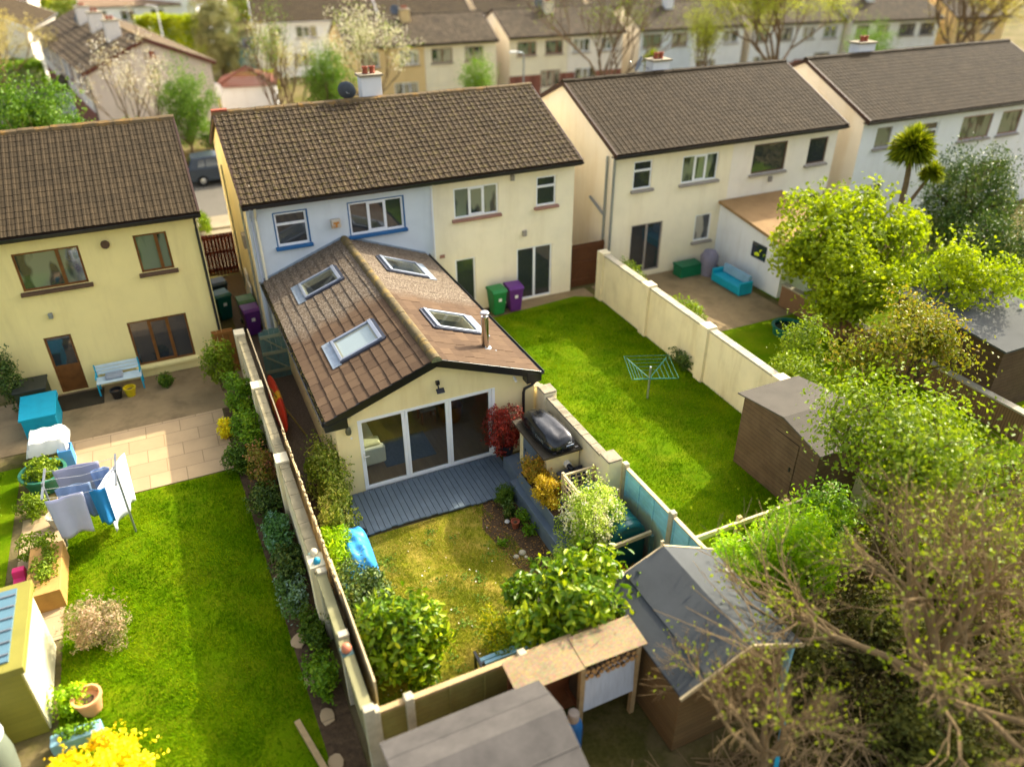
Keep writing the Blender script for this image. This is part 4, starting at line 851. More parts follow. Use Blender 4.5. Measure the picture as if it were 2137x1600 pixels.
def roofbox():
    t = thing('roof_box', 'glossy black car roof box resting on the dark store top', 'roof box', (5.06, -10.12, 1.598)); n = 26; m = 22; V = []; F = []
    L, Wd = 1.78, .78
    def ring(z, s, e, rise=0.):
        out = []
        for k in range(m):
            a = 2 * math.pi * k / m; ca, sa = math.cos(a), math.sin(a); p = 4.2
            x = math.copysign(abs(ca) ** (2 / p), ca) * Wd / 2 * s; y = math.copysign(abs(sa) ** (2 / p), sa) * L / 2 * e
            taper = 1 - .22 * max(0, (y / (L / 2))) ** 2; zz = z * (1 - .38 * max(0, y / (L / 2)) ** 1.6)
            ridge = .03 * math.exp(-((abs(x) - .16) / .05) ** 2) * rise
            out.append((x * taper, y, zz + ridge))
        return out
    b = MB(); rings = [ring(-.0, .8, .86), ring(.03, .95, .965), ring(.13, 1., 1.)]
    vs = [v for r in rings for v in r]; fs = [(i * m + k, i * m + (k + 1) % m, (i + 1) * m + (k + 1) % m, (i + 1) * m + k) for i in range(2) for k in range(m)] + [tuple(range(m))[::-1]]
    b.add(vs, fs); b.build('tray', M['plastic_black'], t, smooth=True)
    gl = NT('glossy black lid'); gl.set(gl.ramp(gl.noise(5, 6, .7), [(.4, S(14, 15, 18)), (.8, S(44, 46, 50))]), .16, .6); gl.bump(gl.noise(200, 2), .03)
    b = MB(); rings = [ring(.135, 1.01, 1.008), ring(.17, 1.015, 1.012), ring(.25, .96, .975), ring(.34, .86, .92, .3), ring(.385, .74, .84, .8), ring(.40, .5, .66, 1.), ring(.405, .25, .4, 0), ring(.405, .05, .1, 0)]
    vs = [v for r in rings for v in r]; fs = [(i * m + k, i * m + (k + 1) % m, (i + 1) * m + (k + 1) % m, (i + 1) * m + k) for i in range(7) for k in range(m)] + [tuple(range(7 * m, 8 * m))]
    b.add(vs, fs); ld = b.build('lid', gl.m, t, smooth=True, fix=False)
    for p in ld.data.polygons: p.use_smooth = True
    ld.data.set_sharp_from_angle(angle=rad(70))
    b = MB(); b.obox((.12, -L / 2 - .004, .215), (.2, .006, .04), rx=.2); s = b.build('label_strip', mat('white sticker', S(214, 222, 236), .5, .03), t)
    b = MB(); b.obox((.12, -L / 2 - .009, .204), (.2, .004, .008), rx=.2); b.build('label_line', M['sill_blue'], s)
    b = MB(); b.obox((.12, -L / 2 + .012, .275), (.1, .008, .045), rx=.5); b.build('crest', M['galv'], t)
    for k in range(4): b = MB(); b.obox((-.3 + k * .2, -L / 2 + .0, .1), (.08, .05, .035)); b.build('catch', M['plastic_black'], t)
    c = bpy.data.curves.new('lettering', 'FONT'); c.body = 'KARRITE'; c.size = .1; c.extrude = .002; c.align_x = 'CENTER'
    o = bpy.data.objects.new('lettering', c); COL.objects.link(o); o.parent = t; o.location = (-Wd / 2 - .003, -.32, .165); o.rotation_euler = (rad(80), 0, rad(-90))
    c.materials.append(M['galv']); bpy.context.view_layer.update(); me = bpy.data.meshes.new_from_object(o.evaluated_get(bpy.context.evaluated_depsgraph_get()))
    o2 = bpy.data.objects.new('lettering', me); COL.objects.link(o2); o2.parent = t; o2.location = o.location; o2.rotation_euler = o.rotation_euler; bpy.data.objects.remove(o); o2.name = 'lettering'
    t.rotation_euler.z = rad(3)
roofbox()
# dark plastic bunker
t = thing('coal_bunker', 'black plastic bunker with a ribbed sloping lid between store and oil tank', 'bunker', (4.92, -11.45, .45)); b = MB(); b.extrx([(0, 0), (0, .35), (.42, .62), (.42, 0)], 0, .62); b.build('body', M['plastic_black'], t, bevel=.02)
b = MB(); 
q = Vector((0, .42, .27)).normalized(); nn = Vector((0, -q.z, q.y))
for k in range(1): b.beam(Vector((.31, -.05, .37)), Vector((.31, .46, .66)), .68, .04)
for x in (.1, .24, .38, .52): b.beam(Vector((x, .05, .455)), Vector((x, .4, .655)), .05, .02)
b.build('lid', mat('black ribbed lid', S(40, 42, 52), .4, .15, 5), t, bevel=.008)
# oil tank
tm = mat('dark green tank plastic', S(14, 82, 84), .35, .12, 3, .05, 30, dirt=S(20, 62, 66), dirt_amt=.5)
t = thing('oil_tank', 'dark green plastic oil tank with a domed top and filler cap behind the flowering shrub', 'oil tank', (5.33, -12.65, .1))
b = MB(); prof = [(-.46, 0), (-.46, .85), (-.42, 1.0), (-.3, 1.13), (-.12, 1.2), (.12, 1.2), (.3, 1.13), (.42, 1.0), (.46, .85), (.46, 0)]
b.extr(prof, -.85, .85); b.build('body', tm, t, smooth=True, bevel=.06)
b = MB()
for y in (-.62, -.22, .2, .6): b.extr([(x * 1.015, z * 1.012) for x, z in prof], y - .05, y + .05)
b.build('rib', tm, t, smooth=True, bevel=.02)
b = MB(); b.lathe((-.05, .5, 1.19), [(.13, 0), (.13, .07), (.1, .1), (.02, .11)], 18); b.obox((-.05, .5, 1.29), (.26, .07, .04)); b.build('filler_cap', tm, t, smooth=True)
# trellis round the tank
def trellis(label, p0, p1, h, m, cell=.13, topx=.0):
    t = thing('trellis', label, 'trellis', p0); d = Vector(p1) - Vector(p0); L = d.length; t.rotation_euler.z = math.atan2(d.y, d.x)
    b = MB(); b.box(-.03, .03, -.03, .03, 0, h + .02); b.build('post', m, t); b = MB(); b.box(L - .03, L + .03, -.03, .03, 0, h + .02); b.build('post', m, t)
    b = MB(); b.box(.03, L - .03, -.025, .025, h - .05, h); b.box(.03, L - .03, -.025, .025, .1, .15); b.build('rail', m, t)
    b = MB(); n = int(L / cell)
    for k in range(1, n): b.box(k * L / n - .012, k * L / n + .012, -.012, -.001, .15, h - .05)
    for k in range(1, int(h / cell)): b.box(.03, L - .03, .001, .012, .1 + k * cell, .124 + k * cell)
    b.build('lattice', m, t); return t
trellis('pale timber trellis panel along the lawn side of the green oil tank', (4.76, -13.2, .0), (4.76, -11.55, .0), 1.52, M['wood_pale'])
trellis('short timber trellis between the black bunker and the oil tank', (4.8, -11.53, .0), (5.58, -11.53, .0), 1.46, M['wood_pale'])
t = thing('tank_frame', 'pale timber frame with a top rail at the near end of the oil tank', 'frame', (4.85, -13.62, 0)); b = MB(); b.beam((0, 0, 1.0), (1.0, .05, 1.0), .06, .09); b.build('rail', M['wood_pale'], t)
for x in (.0, 1.0): b = MB(); b.box(x - .035, x + .035, -.03, .04, 0, .95); b.build('post', M['gate_teal'], t)
# planter trough
t = thing('planter_trough', 'blue grey wooden trough on the raised step holding two small shrubs', 'planter', (4.26, -12.1, .45))
b = MB(); b.box(0, .42, 0, .025, 0, .36); b.box(0, .42, 1.85, 1.875, 0, .36); b.box(0, .025, .025, 1.85, 0, .36); b.box(.395, .42, .025, 1.85, 0, .36); b.build('box', dk2, t, bevel=.005); b = MB(); b.box(.025, .395, .025, 1.85, .02, .3); b.build('soil', M['soil'], t)
# planks, odd timber
for lab, p0, p1, w, h, m in (('red brown board leaning beside the blue fence near the shed', (5.6, -13.9, .65), (5.75, -14.85, .05), .22, .03, mat('red brown board', S(120, 72, 48), .8, .15, 5)),
                             ('short green board standing against the blue fence panels', (5.93, -13.9, .35), (5.93, -14.6, .35), .03, .45, M['wood_raw'])):
    b = MB(); b.beam(p0, p1, w, h); tag(b.build('wooden_board', m), lab, 'board')
# shed with felt roof
t = thing('garden_shed', 'wooden shed with a dark grey felt gable roof at the right end of the garden', 'shed', (3.72, -15.2, 0))
sw = boards('shed cladding', S(122, 98, 60), 'z', .11, .16, .25, .85, .12, weather=S(120, 92, 56), wamt=.6)
b = MB(); b.extr([(0.05, 0), (0.05, 1.74), (1.22, 2.24), (2.32, 1.74), (2.32, 0)], -2.28, -.12); b.build('wall', sw, t)
ft = NT('grey roof felt'); fc = ft.ramp(ft.noise(1.3, 5, .6), [(.3, S(44, 49, 52)), (.7, S(60, 65, 68))]); fc = ft.mix(ft.ramp(ft.noise(150, 2, .8), [(.4, (0, 0, 0, 1)), (.8, (.6,) * 3 + (1,))]), fc, S(96, 100, 101)); ft.bump(ft.noise(220, 2), .4, .01); ft.set(fc, .75, .35)
b = MB(); b.extr([(-.09, 1.7), (1.22, 2.28), (2.44, 1.7), (2.44, 1.735), (1.22, 2.32), (-.09, 1.735)], -2.42, .06); rf = b.build('roof', ft.m, t, bevel=.01)
b = MB(); b.beam((.62, -2.42, 2.055), (.62, .06, 2.055), .5, .012); b.v = [tuple(v) for v in b.v]
rm = Matrix.Rotation(-math.atan2(.58, 1.31), 4, 'Y'); b.v = [tuple(rm @ (Vector(v) - Vector((.62, 0, 2.055))) + Vector((.62, 0, 2.07))) for v in b.v]; b.build('felt_strip', ft.m, rf)
for yy in (.08, -2.44):
    for xx in (-.1, 2.46): b = MB(); b.beam((xx, yy, 1.69), (1.22, yy, 2.28), .03, .08); b.build('bargeboard', M['wood_pale'], t)
b = MB(); b.box(1.19, 1.25, .1, .13, 2.25, 2.4); b.build('finial', M['wood_pale'], t)
# log store with chipboard top
t = thing('log_store', 'open log store with a chipboard top leaning against the rear fence', 'log store', (1.25, -16.55, 0))
ob = NT('chipboard'); v = ob.n('TexVoronoi'); v.inputs['Scale'].default_value = 26; mp = ob.n('Mapping'); mp.inputs['Scale'].default_value = (1, 2.6, 1); mp.inputs['Rotation'].default_value = (0, 0, .5); ob.l(ob.pos(), mp.inputs[0]); ob.l(mp.outputs[0], v.inputs['Vector'])
oc = ob.mix(.35, ob.mix(ob.ramp(ob.noise(1.5, 5, .7), [(.4, (0, 0, 0, 1)), (.65, (.6,) * 3 + (1,))]), S(146, 124, 88), S(106, 92, 68)), v.outputs['Color'], 'SOFT_LIGHT'); ob.set(oc, .7, .3)
b = MB(); b.add([(.0, -.04, 1.84), (1.22, -.04, 1.84), (1.22, .6, 1.9), (.0, .6, 1.9), (.0, -.04, 1.86), (1.22, -.04, 1.86), (1.22, .6, 1.92), (0, .6, 1.92)], [(0, 3, 2, 1), (4, 5, 6, 7), (0, 1, 5, 4), (1, 2, 6, 5), (2, 3, 7, 6), (3, 0, 4, 7)])
b.add([(1.225, -.02, 1.85), (2.42, -.05, 1.85), (2.42, .57, 1.91), (1.225, .58, 1.91), (1.225, -.02, 1.87), (2.42, -.05, 1.87), (2.42, .57, 1.93), (1.225, .58, 1.93)], [(0, 3, 2, 1), (4, 5, 6, 7), (0, 1, 5, 4), (1, 2, 6, 5), (2, 3, 7, 6), (3, 0, 4, 7)])
b.build('top_board', ob.m, t)
for x in (.1, 1.22, 2.3): b = MB(); b.box(x - .045, x + .045, .0, .09, 0, 1.83); b.build('post', M['wood_raw'], t)
b = MB(); b.box(.1, 2.3, .55, .6, .05, 1.83); b.box(1.2, 2.3, .06, .55, .62, .68); b.build('back_board', M['wood_brown'], t)
b = MB(); b.obox((1.76, .02, 1.12), (1.0, .014, .9), rx=-.06); tq = b.build('cover_sheet', mat('white fleece sheet', S(196, 206, 216), .9, .1, 6, .5, 14, stretch=(3, 1, .3)), t)
g = random.Random(3); k = 0
endm = mat('cut log end', S(196, 150, 92), .85, .2, 12)
for row in range(3):
    for i in range(10):
        x = 1.3 + i * .1 + (row % 2) * .05; z = 1.5 + row * .088; r = g.uniform(.034, .046)
        b = MB(); b.cyl((x, .0 + g.uniform(-.03, .03), z), (x, .4, z), r, n=9); l = b.build('log', M['bark'], t); l.data.materials.append(endm)
        for p in l.data.polygons:
            if len(p.vertices) > 4: p.material_index = 1
b = MB(); b.box(1.25, 2.28, .05, .5, .7, 1.45); b.build('log_pile', M['bark_dark'], t)
t = thing('gas_cylinder', 'blue gas cylinder with a pale valve cap under the chipboard top', 'gas cylinder', (2.2, -16.75, 0)); b = MB(); b.lathe((0, 0, 0), [(.15, 0), (.165, .05), (.165, .72), (.15, .82), (.09, .9), (.07, .92)], 22); b.build('body', mat('blue cylinder paint', S(38, 98, 156), .4, .1, 5, dirt=S(90, 110, 130), dirt_amt=.5), t, smooth=True)
b = MB(); b.lathe((0, 0, .9), [(.1, 0), (.1, .16), (.085, .18), (.02, .185)], 18); b.build('valve_cap', M['sill_grey'], t, smooth=True)
for k, (x, z, rz, h) in enumerate(((1.5, 0, .1, 1.5), (1.62, 0, -.12, 1.62), (1.78, 0, .05, 1.4), (1.9, 0, -.06, 1.7))):
    b = MB(); b.beam((x, -16.62, 0), (x + rz, -16.3, h), .09, .025); tag(b.build('timber_offcut', M['wood_raw'] if k % 2 else M['wood_brown']), ['short pale offcut leaning under the chipboard top', 'long brown offcut leaning beside the blue cylinder', 'brown offcut leaning behind the blue cylinder', 'tallest pale offcut standing near the cylinder'][[0, 1, 2, 3][k]], 'timber')
t = thing('garden_shed', 'low shed with a pale grey felt roof in front of the rear fence', 'shed', (-.92, -16.5, 0)); b = MB(); b.extrx([(-.05, 0), (-.05, 1.82), (-.75, 2.08), (-2.2, 1.6), (-2.2, 0)], .06, 2.5); b.build('wall', sw, t)
f2 = NT('pale grey felt'); f2.set(f2.ramp(f2.noise(2, 6, .7), [(.3, S(70, 67, 64)), (.7, S(90, 86, 82))]), .85, .2); f2.bump(f2.noise(160, 2), .3, .01)
b = MB(); b.extrx([(.06, 1.82), (-.75, 2.12), (-2.32, 1.62), (-2.32, 1.66), (-.75, 2.16), (.06, 1.86)], -.05, 2.6); rf = b.build('roof', f2.m, t, bevel=.01)
for yy in (-.35, -1.3): zz = 2.16 - (abs(yy + .75) * (.3 / .81 if yy > -.75 else .5 / 1.57)); b = MB(); b.box(-.05, 2.6, yy - .012, yy + .012, zz - .01, zz + .008); b.build('felt_lap', f2.m, rf)
# things in the side passage
def wheelie(label, p, m, rz=0, lidm=None, group=None):
    t = thing('wheelie_bin', label, 'bin', p, rz, group); b = MB()
    lo, hi = (.2, .22), (.27, .3)
    b.add([(-lo[0], -lo[1], .06), (lo[0], -lo[1], .06), (lo[0], lo[1], .06), (-lo[0], lo[1], .06), (-hi[0], -hi[1], .92), (hi[0], -hi[1], .92), (hi[0], hi[1], .92), (-hi[0], hi[1], .92)], [(0, 3, 2, 1), (4, 5, 6, 7), (0, 1, 5, 4), (1, 2, 6, 5), (2, 3, 7, 6), (3, 0, 4, 7)]); b.build('body', m, t, bevel=.03)
    b = MB(); b.extrx([(-.33, .925), (-.33, .97), (-.2, 1.03), (.25, 1.05), (.34, 1.0), (.34, .925)], -.29, .29); b.build('lid', lidm or m, t, bevel=.02)
    for x in (-.22, .22): b = MB(); b.cyl((x - .03, .24, .1), (x + .03, .24, .1), .1); b.build('wheel', M['plastic_black'], t, smooth=True)
    b = MB(); b.tube([(-.25, .36, .95), (.25, .36, .95)], .018, 6); b.build('handle', lidm or m, t)
    b = MB(); b.box(-.06, .06, -.288, -.272, .6, .72); b.build('sticker', M['plastic_white'], t); return t
pur = mat('purple bin plastic', S(92, 44, 118), .4, .12, 3); grn = mat('green bin plastic', S(36, 118, 62), .45, .1, 3); dgn = mat('dark green bin plastic', S(74, 112, 66), .45, .12, 3); blk = M['plastic_black']
wheelie('purple wheeled bin beside the downpipe of the blue house', (-.33, 1.55, 0), pur, .12); wheelie('green lidded wheeled bin behind the purple bin in the side passage', (-.36, 2.35, 0), dgn, .1)
wheelie('green wheeled bin against the cream house by its glazed door', (7.92, -.62, 0), grn, .05); wheelie('purple wheeled bin beside the green one against the cream house', (8.6, -.6, 0), pur, -.05)
wheelie('dark teal wheeled bin in the passage by the yellow house', (-1.1, 3.2, 0), mat('teal bin plastic', S(18, 84, 72), .4, .12, 3), .3); wheelie('black wheeled bin behind the teal bin by the yellow house', (-1.08, 4.3, 0), mat('black bin plastic', S(34, 52, 50), .4, .12, 3), .2)
b = MB(); b.lathe((0, 0, 0), [(.24, 0), (.3, .12), (.24, .34), (.1, .46), (.06, .52)], 12); o = tag(b.build('rubbish_bag', mat('grey rubbish bag', S(92, 94, 92), .35, .2, 7, .6, 12), smooth=True, loc=(-.02, .75, 0)), 'grey rubbish bag slumped beside the purple bin', 'bag')
for k, (y, h) in enumerate(((3.0, 1.25), (3.6, 1.5))): b = MB(); b.obox((-.12, y, h / 2), (.05, .7, h), ry=.07); tag(b.build('leaning_panel', M['upvc']), ['shorter white panel leaning on the side of the blue house', 'taller white panel leaning on the side of the blue house'][k], 'panel')
t = thing('kayak', 'red and yellow kayak standing on edge along the cream wall', 'kayak', (-.5, -3.9, .3)); kr = mat('red kayak plastic', S(208, 48, 22), .35, .08, 4); ky = mat('yellow kayak plastic', S(232, 176, 30), .35, .06, 4)
def hullpart(name, ya, yb, m):
    b = MB(); n = 12; k = 16; rings = []
    for i in range(n + 1):
        y = ya + (yb - ya) * i / n; u = max(0., 1 - abs(y / 1.55) ** 2.3); w = .12 * u ** .6 + .005; h = .36 * u ** .55 + .01
        rings += [(math.cos(2 * math.pi * j / k) * w, y, math.sin(2 * math.pi * j / k) * h + .1) for j in range(k)]
    b.add(rings, [(i * k + j, i * k + (j + 1) % k, (i + 1) * k + (j + 1) % k, (i + 1) * k + j) for i in range(n) for j in range(k)] + [tuple(range(k))[::-1], tuple(range(n * k, (n + 1) * k))]); return b.build(name, m, t, smooth=True)
hullpart('hull', -1.55, -.35, kr); hullpart('band', -.349, .05, ky); hullpart('bow', .051, 1.55, kr); t.rotation_euler = (0, rad(14), 0)
b = MB(); b.lathe((.14, -.8, .12), [(.05, -.02), (.05, .02)], 12); b.build('scupper', blk, t)
b = MB(); b.tube([(-.62, -3.75, .9), (.02, -5.4, .03)], .022, 8); tag(b.build('wooden_pole', mat('olive pole', S(128, 110, 44), .7, .1)), 'thin wooden pole leaning across the gravel passage beside the kayak', 'pole')
# tarp heap, bench, pots, stones
t = thing('covered_heap', 'bright blue tarpaulin draped over a heap at the corner of the deck', 'tarpaulin', (.02, -10.7, 0)); n, m = 20, 26; V = []
g = np.random.default_rng(2)
for i in range(n):
    for j in range(m):
        u, w = i / (n - 1) * 2 - 1, j / (m - 1) * 2 - 1; k = (1 - abs(u) ** 3) * (1 - abs(w) ** 3.5); V.append((u * .4 + .03 * w, w * .72, .66 * max(k, 0) ** .6 + .025 * math.sin(u * 9 + w * 4) + .02 * math.sin(w * 17 + u * 5) + .02))
b = MB(); b.add(V, [(i * m + j, i * m + j + 1, (i + 1) * m + j + 1, (i + 1) * m + j) for i in range(n - 1) for j in range(m - 1)]); b.build('tarpaulin', mat('blue tarpaulin', S(62, 150, 226), .45, .08, 5, .3, 12), t, smooth=True, fix=False)
for lab, p, r, m in (('dark plant pot tucked beside the blue tarpaulin', (.3, -10.18, .1), .12, M['plastic_black']), ('terracotta pot tucked behind the blue tarpaulin', (.02, -10.05, .1), .13, M['terracotta']), ('small terracotta pot in the bed below the raised step', (3.72, -11.2, 0), .1, M['terracotta'])):
    t = thing('plant_pot', lab, 'pot', p); b = MB(); b.lathe((0, 0, 0), [(r * .7, 0), (r, r * 1.8), (r * 1.1, r * 1.8), (r * 1.1, r * 2.1), (r * .9, r * 2.1), (r * .85, r * 1.7)], 16); b.build('pot', m, t, smooth=True); b = MB(); b.lathe((0, 0, r * 1.6), [(r * .84, 0), (r * .2, .02)], 12); b.build('soil', M['soil'], t)
t = thing('garden_bench', 'pale blue slatted garden bench with black ends near the rear fence', 'bench', (1.32, -15.05, 0)); bl = mat('pale blue slat', S(150, 196, 214), .5, .05, 4)
for k in range(4): b = MB(); b.box(.0, 1.1, .06 + k * .1, .14 + k * .1, .42, .445); b.build('seat_slat', bl, t)
for k in range(3): b = MB(); b.box(.0, 1.1, .0, .022, .52 + k * .11, .6 + k * .11); b.build('back_slat', bl, t)
for x in (-.02, 1.1): b = MB(); b.box(x - .02, x + .02, .0, .05, 0, .85); b.box(x - .02, x + .02, .42, .47, 0, .6); b.box(x - .025, x + .025, .0, .48, .6, .64); b.build('end_frame', blk, t)
for k, (x, y, s) in enumerate(((3.32, -12.1, .07), (3.5, -12.05, .09), (3.52, -12.2, .05), (3.62, -10.95, .07))):
    g = random.Random(k + 20); b = MB(); b.lathe((0, 0, 0), [(s * .8, 0), (s, s * .3), (s * .7, s * .7), (s * .2, s * .85)], 7); o = b.build('stone', M['concrete'] if k < 3 else M['plastic_white'], loc=(x, y, .005)); o.rotation_euler.z = k
    tag(o, ['flat pale stone on the bare soil, the one nearest the lawn', 'largest pale stone on the bare soil', 'smallest pale stone beside the largest one', 'white stone below the raised step by the round box plant'][k], 'stone')
# ------------------------------------------------------------------ plants of the sharp garden
lm_laurel = leafmat('glossy laurel leaf', S(50, 86, 8), S(104, 140, 12), S(196, 206, 34), .34, .3, .32)
lm_dark = leafmat('dark evergreen leaf', S(41, 65, 19), S(71, 100, 30), S(137, 148, 63), .45, .2)
lm_var = leafmat('yellow edged leaf', S(84, 116, 16), S(140, 158, 36), S(240, 230, 130), .45, .3)
lm_red = leafmat('red young leaf', S(70, 56, 30), S(140, 46, 38), S(206, 70, 46), .4, .3)
lm_rust = leafmat('yellow and rust leaf', S(112, 118, 24), S(190, 156, 36), S(210, 116, 50), .45, .3)
lm_gold = leafmat('golden leaf', S(140, 140, 20), S(212, 178, 30), S(236, 204, 56), .45, .35)
lm_fern = leafmat('bright green leaf', S(110, 153, 10), S(159, 201, 13), S(210, 234, 32), .45, .4)
lm_box = leafmat('box leaf', S(52, 84, 10), S(80, 112, 16), S(120, 144, 30), .55, .25)
lm_cream = leafmat('cream edged leaf', S(112, 155, 23), S(183, 206, 53), S(250, 250, 167), .5, .35)
lm_mid = leafmat('mid green leaf', S(76, 115, 13), S(110, 153, 19), S(161, 187, 32), .5, .3)
shrub('variegated_shrub', 'yellow edged evergreen shrub between the cream wall and the extension corner', 'shrub', (.05, -8.3, .72), (.5, 1.1, .85), 8000, .075, .042, lm_var, 21, 20, .34, M['bark'], z0=0)
shrub('variegated_shrub', 'lower yellow edged shrub beside the left end of the deck', 'shrub', (-.12, -9.65, .55), (.42, .6, .6), 2600, .075, .042, lm_var, 22, 14, .36, M['bark'])
shrub('fern_clump', 'bright lime green fern clump behind the blue tarpaulin', 'fern', (-.42, -10.75, .5), (.34, .6, .5), 2200, .14, .035, lm_fern, 23, 12, .36, None, lift=.4)
shrub('evergreen_bush', 'dark green evergreen bush on the left side of the lawn', 'bush', (-.32, -12.5, .68), (.6, .78, .76), 5600, .1, .036, lm_dark, 24, 18, .34, M['bark_dark'])
shrub('laurel_bush', 'glossy green laurel bush in the near left corner of the lawn', 'bush', (.15, -13.95, .8), (.76, .82, .88), 6000, .19, .078, lm_laurel, 25, 18, .36, M['bark'], fold=.16)
lr = shrub('laurel_bush', 'large glossy laurel bush leaning over the chipboard top', 'bush', (3.3, -15.0, 1.2), (1.22, 1.08, 1.08), 10500, .19, .078, lm_laurel, 26, 24, .33, M['bark'], fold=.16)
g = np.random.default_rng(5); b = MB()
for k in range(16):
    a = g.uniform(0, 6.28); q = g.uniform(.2, .85); p = Vector((math.cos(a) * 1.05 * q, math.sin(a) * .85 * q - .1, 1.1 + .98 * math.sqrt(1 - q * q)))
    b.tube([p, p + Vector((0, 0, .1))], [.014, .008], 6)
b.build('flower_spike', mat('cream flower bud', S(226, 206, 160), .7, .1, 20), lr, fix=False)
shrub('golden_shrub', 'golden yellow flecked shrub between the blue bench and the large laurel', 'shrub', (2.02, -14.25, .42), (.42, .58, .46), 2600, .075, .03, leafmat('gold and green leaf', S(73, 115, 10), S(144, 163, 17), S(250, 227, 23), .45, .35), 27, 14, .36, M['bark'])
shrub('photinia_bush', 'red leaved photinia bush right of the folding doors', 'bush', (4.5, -8.86, 1.1), (.52, .44, .66), 5400, .075, .03, lm_red, 28, 18, .34, M['bark'], z0=.45)
b = MB(); b.lathe((0, 0, 0), [(.17, 0), (.22, .3), (.19, .3), (.17, .05)], 16); o = tag(b.build('plant_pot', M['plastic_black'], smooth=True, loc=(4.5, -8.9 - .06, .45)), 'dark pot at the foot of the red photinia', 'pot')
shrub('rusty_shrub', 'rounded rust and green shrub at the far end of the wooden trough', 'shrub', (4.5, -10.62, 1.0), (.37, .4, .4), 5000, .055, .024, lm_rust, 29, 14, .34, M['bark'], z0=.75, nst=4)
shrub('golden_shrub', 'rounded golden orange shrub at the near end of the wooden trough', 'shrub', (4.45, -11.4, 1.0), (.35, .38, .38), 4800, .055, .024, lm_gold, 30, 14, .34, M['bark'], z0=.75, nst=4)
shrub('box_plant', 'small dark green clipped box ball at the corner of the deck', 'shrub', (3.86, -10.33, .27), (.28, .28, .27), 5200, .028, .018, lm_box, 31, 40, .2, M['bark'], nst=3)
cs = shrub('cream_shrub', 'tall cream flowered variegated shrub in front of the oil tank', 'shrub', (4.85, -12.75, 1.1), (.66, .86, .92), 10000, .06, .03, lm_cream, 32, 22, .32, M['bark'])
shrub('cream_shrub', 'small cream edged shrub at the near end of the raised step', 'shrub', (4.05, -13.05, .45), (.4, .42, .42), 1600, .055, .028, lm_cream, 33, 12, .36, M['bark'])
for k, (lab, x, y, h, r, m, n) in enumerate((('low broad leaved plant in the bed below the trough', 3.95, -11.15, .22, .22, lm_mid, 260), ('upright dark plant behind the terracotta pot', 3.72, -10.82, .26, .15, lm_dark, 500), ('sprawling green plant at the edge of the raised step', 3.92, -11.55, .16, .2, lm_mid, 240),
        ('grassy tuft in the gravel bed by the variegated shrub', -.2, -7.15, .22, .2, lm_mid, 300), ('seedling plant on the bare soil near the stones', 3.55, -12.55, .09, .13, lm_mid, 120), ('small weed on the bare soil left of the raised step', 3.2, -11.6, .06, .12, lm_mid, 120))):
    shrub('garden_plant', lab, 'plant', (x, y, h), (r, r, h), n, .09, .03, m, 40 + k, 7, .4, None, lift=.4)
shrub('dry_grass', 'dry straw coloured grass clump at the foot of the oil tank', 'plant', (4.75, -14.1, .3), (.32, .32, .32), 420, .3, .012, leafmat('dry straw', S(146, 110, 46), S(195, 153, 70), S(232, 191, 99), .8), 50, 8, .4, None, lift=1.2, jit=1.2)
# leaf litter on the bed and on the lawn edge
g = np.random.default_rng(9); P = np.stack([g.uniform(3.0, 4.1, 900), g.uniform(-13.6, -10.1, 900), g.uniform(.012, .03, 900)], 1)
tag(leaves('fallen_leaves', P, np.tile([0, 0, 1.], (900, 1)), .05, .03, leafmat('dead leaf', S(112, 79, 42), S(159, 117, 63), S(210, 167, 95), .8), None, 9, jit=.3), 'brown dead leaves scattered on the bare soil bed', 'leaves', kind='stuff')
P, N, tk = blob(2600, (0, 0, 1.1), (.64, .84, .92), 16, 132, .3, inner=0.)
k = P[:, 2] > .9; leaves('blossom', P[k], N[k], .055, .04, leafmat('cream blossom', S(222, 216, 170), S(238, 232, 196), S(246, 242, 220), .6, .3), cs, 132)
